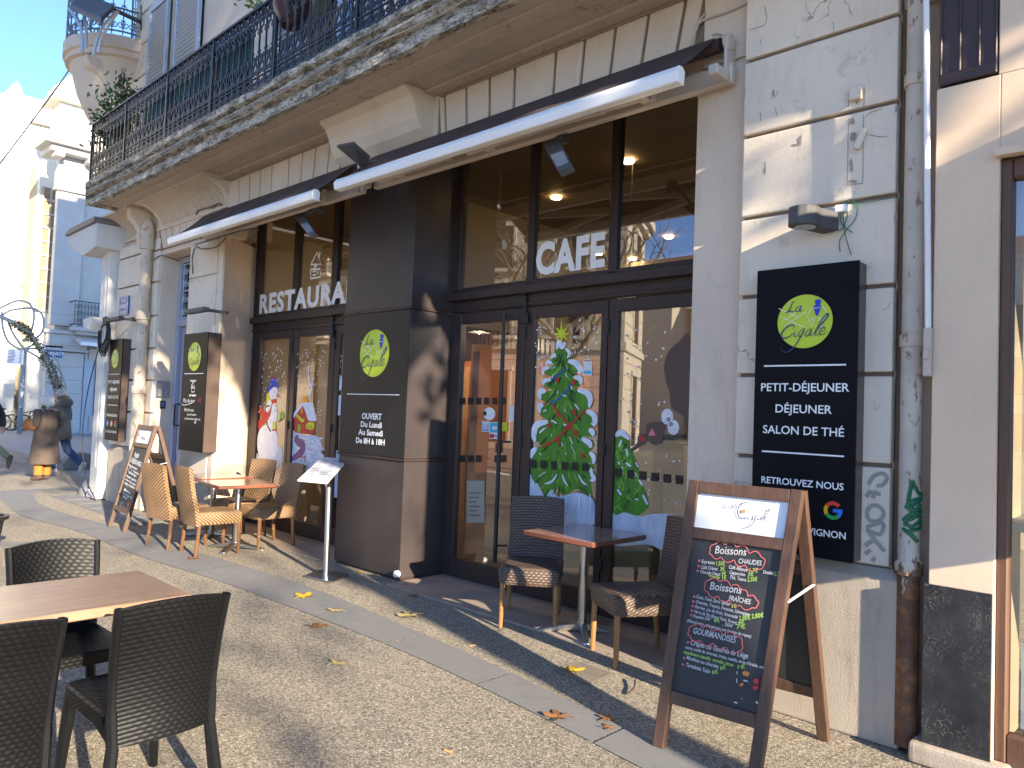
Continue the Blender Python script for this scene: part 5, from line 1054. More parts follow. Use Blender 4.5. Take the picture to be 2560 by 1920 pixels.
def plastic_chair():
    t = thing("garden_chair", "black moulded rattan chair seen from behind, right of the front table", "chair", (0, 0, 0), "black moulded chairs at the front table")
    w, d = .385, .46; hw, hd = w/2, d/2; bh = .825
    b = MB(); rows = []
    for z, q in ((.375, 0), (.425, 0), (.432, -.01), (.425, -.04)): rows.append([(x*(1+q/hw), y*(1+q/hd)+.02, z) for x, y in rounded_rect(hw-.01, hd, .04)])
    b.grid(rows, True); n = len(rows[0]); b.add(rows[-1], [tuple(range(n))]); b.add(rows[0], [tuple(range(n))[::-1]]); b.build("seat", BLP, t, smooth=True)
    b = MB(); M_, N = 14, 10; fr_, bk = [], []
    for i in range(M_+1):
        s_ = i/M_; z = .34+(bh-.34)*s_; yb = -hd-.03-.075*max(0, s_-.2)**1.3+.02*math.sin(math.pi*s_*.8); ww = hw*(.90+.10*s_); a_, c_ = [], []
        for j in range(N+1):
            x = ww*(2*j/N-1); cv = .028*(1-(x/ww)**2); zz = z+(.018*(1-(x/ww)**2) if i == M_ else 0); a_.append((x, yb-cv+.012, zz)); c_.append((x, yb-cv-.010, zz))
        fr_.append(a_); bk.append(c_)
    rows = [f+q[::-1] for f, q in zip(fr_, bk)]; b.grid(rows, True); n = len(rows[0]); k = n//2
    b.add(rows[-1], [(j, j+1, n-2-j, n-1-j) for j in range(k-1)]); b.add(rows[0], [(j, n-1-j, n-2-j, j+1) for j in range(k-1)]); b.build("backrest", BLP, t, smooth=True)
    for sx in (-1, 1):
        b = MB(); pts = [];   # rear leg runs up as the side rail of the back
        for i in range(M_+1):
            s_ = i/M_; z = .34+(bh-.34)*s_; yb = -hd-.03-.075*max(0, s_-.2)**1.3+.02*math.sin(math.pi*s_*.8); pts.append((sx*hw*(.90+.10*s_), yb, z))
        pts = [(sx*(hw+.025), -hd-.085, 0), (sx*(hw-.0), -hd-.05, .17)]+pts
        b.tube(pts, [.021, .024]+[.021]*4+[.017]*(len(pts)-6), 8); b.build("rear_leg", BLKP, t, smooth=True)
        b = MB(); b.tube([(sx*(hw-.035), hd-.02, .40), (sx*(hw-.02), hd, .2), (sx*(hw-.008), hd+.012, 0)], [.026, .022, .017], 8)
        b.prism([(-hd+.0, .34), (-hd*.4, .372), (hd*.4, .372), (hd-.03, .33), (hd-.02, .40), (-hd, .40)], 'x', sx*(hw-.025)-.012, sx*(hw-.025)+.012); b.build("front_leg", BLKP, t, smooth=True)
    return t
p1 = plastic_chair(); G3 = None
place(copy_tree(p1), -3.07, .61, R(90), label="black moulded rattan chair seen from behind, cut off by the left edge")
place(copy_tree(p1), -3.89, 1.17, R(-88), label="black moulded rattan chair on the far side of the front table, facing the viewer")
place(p1, -3.08, 1.165, R(91))
t = thing("cafe_table", "rectangular wood-topped table between the black chairs in the front left corner", "table", (-3.36, .65, 0))
b = MB(); b.prism([(x-3.33, y+.65) for x, y in rounded_rect(.285, .70, .012, 2)], 'z', .735, .772); b.build("table_top", WTOP, t, bevel=.004)
b = MB()
for y in (.45,): b.bar((-3.36, y, .03), (-3.36, y, .74), .06, .06); b.bar((-3.66, y-.28, .02), (-3.06, y+.28, .02), .07, .03); b.bar((-3.66, y+.28, .022), (-3.06, y-.28, .022), .07, .03); b.build("pedestal", BLACK, t, bevel=.006)
def square_table(x, y, rz, z, s_, label):
    t = thing("cafe_table", label, "table", (0, 0, 0), "square tables with steel pedestals"); h = s_/2
    b = MB(); b.box(-h+.006, h-.006, -h+.006, h-.006, z-.006, z); b.build("table_top", PARQ, t)
    b = MB(); rows = [[(x_*(1+q/h), y_*(1+q/h), zz) for x_, y_ in rounded_rect(h, h, .015, 2)] for zz, q in ((z-.038, -.012), (z-.03, 0), (z-.006, .0), (z-.001, -.006))]; b.grid(rows, True); n = len(rows[0]); b.add(rows[0], [tuple(range(n))[::-1]]); b.build("edge_band", EDGE, t, smooth=True)
    b = MB(); b.lathe([(.034, .05), (.032, z-.05), (.09, z-.045), (.09, z-.037)], (0, 0, 0), 18); b.build("column", STEEL, t, smooth=True)
    for k in range(4):
        a = R(90*k+45); c, s2 = math.cos(a), math.sin(a); b = MB(); pr = [(0, .075), (.08, .07), (.30, .022), (.31, .0), (.26, .004), (0, .03)]
        vs = [(c*r_-s2*e*(.03 if r_ < .25 else .02), s2*r_+c*e*(.03 if r_ < .25 else .02), z_) for e in (-1, 1) for r_, z_ in pr]; n = len(pr)
        b.add(vs, [tuple(range(n))[::-1], tuple(range(n, 2*n))]+[(i, (i+1) % n, n+(i+1) % n, n+i) for i in range(n)]); b.build("foot", STEEL, t, bevel=.004)
    return place(t, x, y, rz)
square_table(-3.40, 4.34, R(0), .715, .635, "square parquet-topped table with steel foot between the two dark brown chairs")
square_table(-7.70, 3.85, R(-6), .705, .64, "square reddish table on a steel column, nearer the menu stand, among the tan chairs")
square_table(-8.55, 3.97, R(4), .70, .62, "square reddish table on a dark column, farther of the two among the tan chairs")

# ---------------------------------------------------------------- chalkboards
BOARDW = mat("worn_brown_wood", (0.105, 0.055, 0.034), (0.055, 0.028, 0.019), 4, rough=.5, sc=(14, 14, 1.2), b=.25, bs=24)
BOARDE = mat("scuffed_light_wood", (0.30, 0.17, 0.09), (0.18, 0.09, 0.045), 6, rough=.5, sc=(14, 14, 1.2), b=.2, bs=24)
SLATE = mat("blackboard_slate", (0.020, 0.022, 0.024), (0.030, 0.032, 0.035), 2.5, rough=.55)
PAPER = mat("header_white_card", (0.72, 0.74, 0.80), (0.70, 0.72, 0.78), 2, rough=.4)
CHALK = [mat("white_chalk", (0.56, 0.56, 0.58), (0.42, 0.42, 0.44), 60, rough=.9), mat("green_chalk", (0.36, 0.58, 0.12), (0.28, 0.48, 0.09), 40, rough=.9), mat("pink_chalk", (0.66, 0.16, 0.17), (0.5, 0.1, 0.11), 40, rough=.9), mat("script_grey", (0.09, 0.09, 0.10), rough=.6), mat("orange_chalk", (0.65, 0.25, 0.06), rough=.9), STK[3], mat("blue_chalk", (0.25, 0.45, 0.65), rough=.9)]
def a_board(fl, fr, tl, tr, bl, br, label, header, wst=.055):
    fl, fr, tl, tr, bl, br = map(Vector, (fl, fr, tl, tr, bl, br)); o = thing("chalkboard_sign", label, "chalkboard", (fl+fr)/2)
    rt = (tr-tl).normalized(); up = ((tl+tr)/2-(fl+fr)/2).normalized(); n = rt.cross(up).normalized()
    if n.dot(Vector((0, -1, 0))) < 0: n = -n
    H = (tl-fl).length; tk = .022
    b = MB(); e = MB()
    def stile(a, c, w_, out):
        b.bar(a+(out*w_/2), c+(out*w_/2), w_, tk*2, up=n)
    stile(fl, tl, wst, (fr-fl).normalized()); stile(fr, tr, wst, (fl-fr).normalized())
    def rail(s_, w_):
        A = fl+(tl-fl)*s_; Bq = fr+(tr-fr)*s_; i = (Bq-A).normalized(); b.bar(A+i*wst, Bq-i*wst, tk*1.9, w_, up=up)
    rail(.975, .06); rail(header, .055); rail(.185, .06)
    b.build("front_frame", BOARDW, o, bevel=.005, seg=2)
    b = MB()
    def quad(s0, s1, off, mb):
        A, Bq = fl+(tl-fl)*s0, fr+(tr-fr)*s0; c, d = fr+(tr-fr)*s1, fl+(tl-fl)*s1; i = (Bq-A).normalized()*(wst*.9)
        q = [A+i, Bq-i, c-i, d+i]; mb.add([v+n*off for v in q]+[v-n*.004 for v in q], [(0, 1, 2, 3), (7, 6, 5, 4), (0, 4, 5, 1), (1, 5, 6, 2), (2, 6, 7, 3), (3, 7, 4, 0)])
    quad(.20, header-.015, .003, b); b.build("blackboard", SLATE, o); b = MB(); quad(header+.015, .96, .003, b); b.build("header_card", PAPER, o)
    # back frame
    n2 = (bl-tl).cross(rt).normalized(); b = MB(); off = -n*.03
    b.bar(tl+off+rt*wst/2, bl+rt*wst/2, wst, tk*2, up=n2); b.bar(tr+off-rt*wst/2, br-rt*wst/2, wst, tk*2, up=n2)
    for s_ in (.04, .30, .80): A = tl+off+(bl-tl)*s_; Bq = tr+off+(br-tr)*s_; b.bar(A+rt*wst, Bq-rt*wst, tk*1.9, .06, up=(tl-bl).normalized())
    b.build("back_frame", BOARDW, o, bevel=.005, seg=2)
    b = MB(); A, Bq, c, d = [p_+off*.5 for p_ in (tl+(bl-tl)*.32+rt*wst*.9, tr+(br-tr)*.32-rt*wst*.9, tr+(br-tr)*.79-rt*wst*.9, tl+(bl-tl)*.79+rt*wst*.9)]; b.add([A, Bq, c, d]+[v-n2*.006 for v in (A, Bq, c, d)], [(0, 1, 2, 3), (7, 6, 5, 4), (0, 4, 5, 1), (1, 5, 6, 2), (2, 6, 7, 3), (3, 7, 4, 0)]); b.build("back_panel", SLATE, o)
    b = MB(); b.bar(fr+(tr-fr)*.60, br+(tr-br)*.64, .012, .005); b.build("stay", WALU, o)
    return o, (fl, rt, up, n)
def on_plane(px, py, P0, n):
    d = ray(px, py); o = Vector((0, 0, CAMZ)); return o+d*((P0-o).dot(n)/d.dot(n))
class Chalk:
    def __init__(s, pl, ox, oy, sc, off=.006):
        P0, rt, up, n = pl; s.P0 = P0+n*off; s.rt, s.up, s.n = rt, up, n; s.o = (ox, oy, sc); s.b = MB(); s.fr = (s.P0, rt, up)
    def q(s, x, y):
        v = on_plane(s.o[0]+x*s.o[2], s.o[1]+y*s.o[2], s.P0, s.n)-s.P0; return v.dot(s.rt), v.dot(s.up)
    def w(s, body, x0, y0, x1, y1, hp, k=0, shear=.12, bold=.0004):
        A, Bq = s.q(x0, y0), s.q(x1, y1); t_ = s.q(x0, y0-hp); sz = abs(t_[1]-A[1])*1.38; L_ = math.hypot(Bq[0]-A[0], Bq[1]-A[1]); s.b.k = k
        s.b.text(s.fr, body, sz, A, 'LEFT', shear, bold, rot=math.atan2(Bq[1]-A[1], Bq[0]-A[0]), width=L_)
    def st(s, pts, w_, k): s.b.k = k; s.b.stroke(s.fr, [s.q(*p_) for p_ in pts], w_)
    def dot(s, x, y, r, k): s.b.k = k; s.b.disc(s.fr, s.q(x, y), r, n=10)
big, PLB = a_board((-2.01, 3.15, 0), (-1.50, 3.20, 0), (-2.02, 3.43, 1.245), (-1.455, 3.48, 1.245), (-2.0, 3.80, 0), (-1.455, 3.85, 0), "large wooden chalkboard with handwritten drinks list, nearest the viewer on the right", .797)
ck = Chalk(PLB, 1600, 1160, .4582)
for a in (("Boissons", 372, 487, 540, 505, 44), ("CHAUDES", 500, 545, 625, 563, 28), ("Espresso", 303, 537, 375, 548, 20), ("1,50€", 380, 553, 428, 556, 24, 1), ("Café Crème", 300, 568, 390, 582, 20), ("3€", 405, 584, 430, 584, 22, 1), ("Café Allongé", 450, 572, 550, 594, 20), ("1,7€", 558, 597, 605, 600, 24, 1), ("Double", 635, 605, 692, 616, 18), ("2,50€", 696, 622, 748, 622, 24, 1), ("Chocolat Chaud", 298, 592, 405, 612, 18), ("3€", 413, 611, 438, 611, 22, 1), ("Cappuccino", 455, 602, 540, 618, 19), ("3€", 553, 620, 587, 620, 24, 1), ("+chantilly", 340, 612, 405, 630, 16, 1), ("1€", 413, 632, 438, 631, 20, 1), ("Thé, Tisane", 457, 628, 545, 647, 19), ("2,50€", 553, 648, 608, 648, 24, 1),
          ("Boissons", 350, 683, 520, 714, 44), ("FRAÎCHES", 455, 747, 572, 774, 28), ("Coca, Coca Zero, Sprite", 280, 728, 460, 778, 20), ("3€", 470, 791, 500, 791, 22, 1), ("Orangina, Tropico, Forestea, Schweppes", 278, 756, 570, 838, 19), ("2,80€", 582, 852, 648, 848, 26, 1), ("Perrier, jus de fruit, limonade", 275, 783, 505, 850, 19), ("2,80€", 514, 860, 578, 858, 26, 1), ("Verre de Vin (blanc, Rosé, Rouge)", 272, 809, 503, 882, 19), ("4€", 510, 884, 545, 884, 24, 1), ("Pression 25cl", 268, 836, 358, 856, 19), ("4€", 380, 870, 414, 866, 28, 1), (", 50cl", 425, 886, 480, 897, 20), ("7€", 500, 906, 550, 906, 26, 1), ("(Alcool servi uniquement aux heures de repas)", 235, 857, 580, 958, 17),
          ("GOURMANDISES", 268, 922, 497, 984, 36), ("Crêpes ou Gaufres de Liège", 256, 985, 566, 1072, 30), ("sucre, coulis de chocolat, fraise, nutella, sirop d'érable, miel", 230, 1004, 663, 1135, 17), ("supplément chantilly, cannelle, citron", 222, 1030, 490, 1115, 19, 1), ("1€", 507, 1127, 550, 1127, 22, 1), ("Moelleux au chocolat", 238, 1063, 410, 1120, 20), ("6€", 420, 1130, 452, 1128, 24, 1), ("Tartelette Tatin", 235, 1103, 365, 1147, 22), ("6€", 377, 1152, 412, 1150, 24, 1)):
    ck.w(*a)
def cloud(pts, k=2):
    P = [Vector((*q, 0)) for q in pts]; out = []
    for i in range(len(P)-1):
        a, c = P[i], P[i+1]; d = c-a; nn = Vector((d.y, -d.x, 0))
        for t in range(4): s_ = t/4; out.append(tuple((a+d*s_+nn*.28*math.sin(math.pi*s_)).to_2d()))
    out.append(pts[-1]); ck.st(out, .0045, k)
cloud([(350, 470), (375, 437), (430, 440), (490, 455), (560, 492), (625, 515), (640, 560), (605, 582), (540, 560), (480, 528), (410, 510), (360, 498), (350, 470)])
cloud([(328, 665), (350, 632), (405, 642), (465, 668), (520, 692), (560, 728), (605, 750), (613, 780), (585, 793), (520, 778), (460, 750), (400, 725), (345, 700), (328, 665)])
cloud([(248, 908), (268, 882), (320, 892), (375, 912), (430, 938), (500, 945), (535, 992), (520, 1030), (450, 1008), (380, 982), (310, 965), (255, 938), (248, 908)])
for x, y in ((293, 525), (290, 555), (286, 580), (272, 722), (268, 748), (265, 772), (262, 798), (258, 823), (244, 972), (227, 1057), (221, 1094)): ck.dot(x, y, .0062, 2)
for pts, k, w_ in (([(545, 1158), (560, 1152), (575, 1165)], 4, .018), ([(605, 1195), (630, 1205)], 5, .022), ([(602, 1226), (615, 1240), (626, 1226)], 5, .014), ([(530, 1220), (548, 1210)], 4, .010), ([(548, 1192), (570, 1198)], 0, .006), ([(512, 1140), (514, 1158)], 0, .004), ([(512, 1180), (514, 1205)], 0, .004), ([(500, 1310), (520, 1316)], 0, .006), ([(618, 1312), (630, 1322)], 0, .010), ([(540, 1290), (546, 1294)], 4, .006)): ck.st(pts, w_, k)
ck.b.build("chalk_writing", CHALK, big, recalc=False)
hd = Chalk(PLB, 1600, 1160, .4582, .0065); th = lambda w_: (lambda s_: w_*(.35+.65*math.sin(math.pi*s_)))
for pts, w_ in (([(438, 200), (428, 215), (415, 238), (450, 238)], .005), ([(478, 222), (462, 226), (456, 240), (474, 238), (480, 222), (482, 243)], .004), ([(555, 225), (535, 212), (508, 225), (490, 255), (498, 290), (525, 302), (548, 292)], .0065), ([(550, 285), (545, 305), (555, 308)], .004), ([(588, 285), (572, 290), (568, 308), (585, 302), (590, 285), (580, 320), (560, 345), (530, 355), (505, 348)], .0045), ([(612, 290), (600, 298), (600, 312), (614, 305), (616, 290), (616, 312)], .004), ([(622, 312), (645, 270), (662, 255), (655, 272), (632, 305), (634, 318)], .005), ([(640, 312), (652, 300), (642, 298), (636, 315), (652, 318)], .004)):
    hd.b.k = 3; hd.b.stroke(hd.fr, [hd.q(*p_) for p_ in pts], th(w_*.82))
hd.dot(523, 262, .010, 4); hd.b.build("header_script", CHALK, big, recalc=False)
small, PLS = a_board((-9.83, 3.29, 0), (-9.30, 3.29, 0), (-9.98, 3.64, 1.23), (-9.45, 3.64, 1.23), (-10.0, 4.03, 0), (-9.42, 4.03, 0), "wooden chalkboard offering breakfast, standing by the lilac door behind the tan chairs", .80, .05)
ck = Chalk(PLS, 0, 900, .3013)
for a in [(*a_, 0, .12, .003) for a_ in (("Petit", 1140, 792, 1185, 788, 40), ("DÉJEUNER", 1108, 835, 1208, 850, 34), ("Boisson chaude", 1090, 868, 1170, 885, 15), ("+ croissant", 1130, 905, 1195, 920, 15), ("jus d'orange", 1095, 925, 1165, 940, 15), ("Formule complète", 1070, 958, 1165, 978, 15), ("tartines, beurre, confiture", 1060, 985, 1160, 1010, 14), ("œufs et jambon", 1050, 1015, 1150, 1035, 15), ("Brunch", 1045, 1068, 1110, 1085, 18), ("le samedi", 1040, 1095, 1125, 1118, 15), ("9€", 1035, 1125, 1075, 1135, 18))]: ck.w(*a)
for pts, k in (([(1090, 900), (1110, 880), (1120, 905), (1100, 920), (1090, 900)], 0), ([(1062, 1030), (1080, 1020), (1075, 1040)], 0), ([(1020, 1180), (1040, 1160), (1050, 1195), (1020, 1210), (1018, 1180)], 6)): ck.st(pts, .008, k)
for q in ((1085, 1165), (1078, 1190), (1085, 1208)): ck.dot(*q, .03, 5)
for q in ((1085, 1165), (1078, 1192)): ck.dot(q[0], q[1], .010, 0)
ck.b.build("chalk_writing", CHALK, small, recalc=False)
hd = Chalk(PLS, 0, 900, .3013, .0065); hd.w("La Cigale", 1180, 612, 1245, 640, 26, 3, .3); hd.b.build("header_script", CHALK, small, recalc=False)

# ---------------------------------------------------------------- steel menu stand
D_ = 1.15732
ms = thing("menu_stand", "brushed steel menu stand with tilted lit-looking menu card beside the brown pillar", "menu stand", (-5.96, 3.88, 0))
ms['label'] = "brushed steel stand holding a tilted menu card beside the brown pillar"
b = MB(); q = [gnd(*p_, 0) for p_ in ((657*D_, 1248*D_), (690*D_, 1235*D_), (753*D_, 1245*D_), (715*D_, 1262*D_))]; cx = sum(v.x for v in q)/4; cy = sum(v.y for v in q)/4
b.add([(v.x, v.y, .004) for v in q]+[(v.x, v.y, .022) for v in q], [(3, 2, 1, 0), (4, 5, 6, 7), (0, 1, 5, 4), (1, 2, 6, 5), (2, 3, 7, 6), (3, 0, 4, 7)]); b.build("base_plate", STEEL, ms, bevel=.003)
c4 = [gnd(642*D_, 1036*D_, .89), gnd(707*D_, 1042*D_, .89), gnd(753*D_, 991*D_, 1.02), gnd(695*D_, 987*D_, 1.02)]
tc_ = sum(c4, Vector())/4
b = MB(); b.tube([(cx, cy, .02), (cx+(tc_.x-cx)*.15, cy+(tc_.y-cy)*.15, .80), tuple(tc_-Vector((0, 0, .03)))], .026, 16); b.build("pole", STEEL, ms, smooth=True)
nn = (c4[1]-c4[0]).cross(c4[3]-c4[0]).normalized(); nn = nn if nn.z > 0 else -nn
b = MB(); b.add([v for v in c4]+[v-nn*.018 for v in c4], [(0, 1, 2, 3), (7, 6, 5, 4), (0, 4, 5, 1), (1, 5, 6, 2), (2, 6, 7, 3), (3, 7, 4, 0)]); b.build("tray", WALU, ms, bevel=.004)
def bl(u, v): return c4[0]*(1-u)*(1-v)+c4[1]*u*(1-v)+c4[2]*u*v+c4[3]*(1-u)*v+nn*.0025
b = MB(); b.poly([bl(.06, .08), bl(.94, .08), bl(.94, .92), bl(.06, .92)]); b.k = 1; rnd = random.Random(2)
for col_ in (.10, .52):
    for k in range(11):
        v = .84-.066*k; l_ = rnd.uniform(.12, .32) if k else .2
        b.poly([bl(col_+.02, v)+nn*.001, bl(col_+.02+l_, v)+nn*.001, bl(col_+.02+l_, v+.016)+nn*.001, bl(col_+.02, v+.016)+nn*.001])
b.poly([bl(.497, .1)+nn*.001, bl(.503, .1)+nn*.001, bl(.503, .9)+nn*.001, bl(.497, .9)+nn*.001]); b.build("menu_card", [PAPER, mat("print_grey", (0.16, 0.19, 0.30), rough=.6)], ms, recalc=False)

# ---------------------------------------------------------------- ground clutter
gr = thing("drain_grate", "square cast drain cover in the pebble paving in front of the brown chair", "drain cover", (-2.87, 3.68, 0)); b = MB()
GQ = [Vector((-3.02, 3.58, .004)), Vector((-2.71, 3.54, .004)), Vector((-2.73, 3.81, .004)), Vector((-3.0, 3.82, .004))]
b.poly(GQ); b.k = 1
def gb(u, v): return GQ[0]*(1-u)*(1-v)+GQ[1]*u*(1-v)+GQ[2]*u*v+GQ[3]*(1-u)*v+Vector((0, 0, .003))
for i in range(9):
    for j in range(9):
        u, v = .1+.09*i, .1+.09*j; e = .03; s_ = 1 if (i+j) % 2 else -1; b.poly([gb(u-e, v-e*s_*.6-.012), gb(u+e, v+e*s_*.6-.012), gb(u+e, v+e*s_*.6+.012), gb(u-e, v-e*s_*.6+.012)])
for a, c in (((0, 0), (1, 0)), ((1, 0), (1, 1)), ((1, 1), (0, 1)), ((0, 1), (0, 0))):
    A, Bq = gb(*a), gb(*c); d = (Bq-A).normalized()*.01; nn2 = Vector((-d.y, d.x, 0)); b.poly([A, Bq, Bq+nn2, A+nn2])
b.build("plate", [mat("worn_cast_iron", (0.24, 0.21, 0.17), (0.17, 0.15, 0.12), 6, rough=.6), mat("cast_iron_relief", (0.42, 0.36, 0.28), (0.3, 0.26, 0.2), 6, rough=.6)], gr)
LEAFY = mat("yellow_plane_leaf", (0.55, 0.36, 0.03), (0.42, 0.25, 0.02), 20, rough=.6); LEAFB = mat("brown_plane_leaf", (0.26, 0.12, 0.045), (0.18, 0.08, 0.03), 20, rough=.7); LEAFP = mat("pale_plane_leaf", (0.40, 0.33, 0.14), (0.3, 0.24, 0.1), 20, rough=.7)
def leaf(px, py, size, rz, m, label, curl=.16, smooth=True):
    size *= 1.3
    o = gnd(px*D_, py*D_); b = MB(); N = 30; rim = []
    for i in range(N):
        a = 2*math.pi*i/N; lob = abs(math.cos(2.5*(a-math.pi/2)))**1.6; r_ = size*(.34+.66*lob)*(1.1 if math.sin(a) > -.2 else .75)*(1+.10*math.sin(7*a+px)); x, y = r_*math.cos(a+rz), r_*math.sin(a+rz)
        rim.append((o.x+x, o.y+y, .010+size*curl*(abs(math.sin(a*1.5+px))**1.5)*(r_/size)))
    mid = [(o.x+(p_[0]-o.x)*.45, o.y+(p_[1]-o.y)*.45, .012+(p_[2]-.01)*.35) for p_ in rim]; c_ = (o.x, o.y, .009); b.add([c_]+mid+rim, [(0, 1+i, 1+(i+1) % N) for i in range(N)]+[(1+i, 1+N+i, 1+N+(i+1) % N, 1+(i+1) % N) for i in range(N)])
    t0 = Vector((o.x, o.y, .012)); d = Vector((math.cos(rz-math.pi/2), math.sin(rz-math.pi/2), 0)); b.tube([t0, t0+d*size*.8+Vector((0, 0, .01)), t0+d*size*1.3+Vector((0, 0, .004))], .0016, 4)
    return tag(b.build("fallen_leaf", m, None, recalc=False), label, "leaf", "fallen plane leaves on the paving")
for a in ((655, 1291, .075, .4, LEAFY, "bright yellow fallen leaf on the stone band, nearest the steel menu stand"), (725, 1322, .05, 2, LEAFP, "small curled ochre leaf on the stone band, right of the bright yellow one"), (685, 1356, .055, 1.1, LEAFB, "reddish brown curled leaf on the front edge of the stone band"), (886, 1332, .075, 2.6, LEAFP, "pale ochre leaf on the pebbles between band and brown pillar"), (1238, 1452, .055, .9, LEAFY, "vivid yellow leaf lying on the drain cover"), (1206, 1552, .062, 2.2, LEAFB, "brown spread leaf on the stone band left of the large chalkboard"), (1310, 1557, .04, .3, LEAFB, "small dry brown leaf at the foot of the large chalkboard"), (893, 1289, .04, 1.5, LEAFB, "small brown leaf near the corner of the doorstep"), (1313, 1576, .03, 1.0, LEAFB, "tiny brown scrap just below the dry leaf by the chalkboard"), (726, 1436, .045, .2, LEAFP, "pale leaf lying on the open pebble ground in the middle"), (462, 1160, .05, .8, LEAFP, "dry leaf under the tan chairs"), (777, 1238, .03, .1, LEAFY, "tiny yellow leaf against the foot of the brown pillar"), (420, 1208, .06, 2.0, LEAFB, "brown leaf by the legs of the tan chair on the stone band")): leaf(*a)

for px, py, rz, lab in ((1120, 1881, .3, "orange cigarette end on the pebbles at the bottom centre"), (1181, 1616, .9, "small orange cigarette end beside the pebble strip near the stone band"),):
    v = gnd(px, py); b = MB(); d = Vector((math.cos(rz), math.sin(rz), 0))*.02; b.tube([v-d+Vector((0, 0, .006)), v+d+Vector((0, 0, .006))], .0045, 8); tag(b.build("cigarette_end", mat("cork_paper", (0.6, 0.3, 0.10), rough=.7), None, smooth=True), lab, "cigarette end")
b = MB(); a = gnd(1353*D_, 1503*D_); c = gnd(1372*D_, 1478*D_); b.tube(catmull([a+Vector((0, 0, .008)), (a+c)/2+Vector((.02, 0, .02)), c+Vector((0, 0, .03))], 4), [.004]+[.006]*7+[.004], 5); tag(b.build("twig", mat("dark_twig", (0.05, 0.035, 0.03), rough=.8), None), "short dark twig on the sunlit pebbles left of the large chalkboard", "twig")
# ---------------------------------------------------------------- left end of the building: white shop pilaster, cables, oriel, lantern, plants
WPAINT = stone_mat("white_lacquer", (0.62, 0.60, 0.58), (0.35, 0.32, 0.30), 0.25, 0.12)
sp = thing("shop_pilaster", "white painted shopfront pilaster with a boxed-out head at the corner of the building", "pilaster", (-12.6, 4.05, 0))
b = MB(); b.box(-12.74, -12.42, 3.95, 4.16, .12, 3.84); b.box(-12.78, -12.40, 3.93, 4.16, .02, .14); b.box(-12.60, -12.50, 3.94, 3.952, .5, 3.6); b.build("shaft", WPAINT, sp, bevel=.008)
b = MB(); b.prism([(-13.62, 4.14), (-13.62, 3.98), (-12.86, 3.72), (-12.30, 3.80), (-12.30, 4.16)], 'y', 3.70, 4.16); b.build("head", WPAINT, sp, bevel=.012)
b = MB(); b.prism([(-13.68, 4.16), (-13.68, 4.13), (-12.28, 4.16), (-12.28, 4.24), (-13.5, 4.22)], 'y', 3.66, 4.16); b.build("cap", mat("lead_cap", (0.16, 0.15, 0.15), rough=.6), sp, bevel=.004)
b = MB(); b.box(-12.70, -12.46, 3.92, 3.952, 2.60, 2.72); b.prism([(-12.8, 2.74), (-12.76, 2.62), (-12.5, 2.56), (-12.42, 2.66), (-12.42, 2.76)], 'y', 3.74, 3.96); b.build("lamp_box", WPAINT, sp, bevel=.01)
sd_ = thing("guard_stone", "pale rounded guard stone at the foot of the white shop pilaster", "stone", (-13.2, 4.2, 0))
b = MB(); b.lathe([(.42, .0), (.40, .10), (.33, .22), (.22, .30), (0.02, .33)], (-13.15, 4.35, 0), 16); b.build("stone", SLAB, sd_, smooth=True)
cc = thing("cable_coil", "coil of black cable hung on the white shop pilaster", "cable", (-12.3, 3.9, 2.5))
b = MB(); rnd = random.Random(8)
for k in range(9):
    dx, dz, rr = rnd.uniform(-.05, .05), rnd.uniform(-.06, .06), rnd.uniform(.16, .25)
    b.tube([(-12.36+dx+rr*1.05*math.cos(t*2*math.pi/18), 3.90+.004*k, 2.50+dz+rr*1.15*math.sin(t*2*math.pi/18)) for t in range(18)], .010, 5, closed=True)
b.tube(catmull([(-12.45, 3.88, 2.3), (-12.75, 3.85, 1.6), (-12.85, 3.85, .9), (-12.6, 3.85, .35), (-12.25, 3.9, .03)], 6), .009, 5); b.build("loop", RUBBER, cc, smooth=True)
# rounded oriel balcony on its scroll console
orl = thing("corner_balcony", "rounded stone balcony with pale blue iron guard, high at the left end of the facade", "balcony", (-13.2, 4.0, 6))
def orow(r, z): return [(-13.0+r*1.05*math.cos(a), 4.16-r*math.sin(a), z) for a in [R(180*i/18) for i in range(19)]]
b = MB(); b.grid([orow(.10, 5.55), orow(.30, 5.75), orow(.48, 6.0), orow(.62, 6.3), orow(.70, 6.6), orow(.74, 6.72), orow(.80, 6.74), orow(.80, 6.82), orow(.84, 6.84), orow(.84, 7.02), orow(.80, 7.04), orow(.02, 7.05)]); b.build("slab", FASC, orl, smooth=True)
b = MB(); pr = [(4.16, 5.8), (4.0, 5.85), (3.82, 6.05), (3.76, 6.3), (3.66, 6.45), (3.52, 6.55), (3.46, 6.68), (4.16, 6.70)]
b.prism(pr, 'x', -12.72, -12.45); b.build("console", FASC, orl, bevel=.02, seg=2)
b = MB(); 
YR0 = YR
for i in range(16):
    a = R(10+160*i/15); px_, py_ = -13.0+.8*1.05*math.cos(a), 4.16-.8*math.sin(a); t_ = Vector((-math.sin(a), -math.cos(a), 0))
    b.tube([(px_, py_, 7.05), (px_, py_, 8.0)], .009, 4)
    for z, r_ in ((7.2, .07), (7.42, .09), (7.68, .07), (7.85, .06)):
        for s_ in (-1, 1):
            q = spiral(0, 0, r_, math.pi/2, 1.3, s_, 10); b.tube([Vector((px_, py_, z))+t_*(p_[0]+s_*.03)+Vector((0, 0, p_[2])) for p_ in q], .008, 4)
b.tube([Vector(v)+Vector((0, 0, 0)) for v in orow(.8, 8.0)], .018, 6); b.tube(orow(.8, 7.1), .014, 6)
b.build("guard", mat("pale_blue_iron", (0.13, 0.19, 0.22), (0.08, 0.12, 0.14), 10, rough=.5), orl, recalc=False)
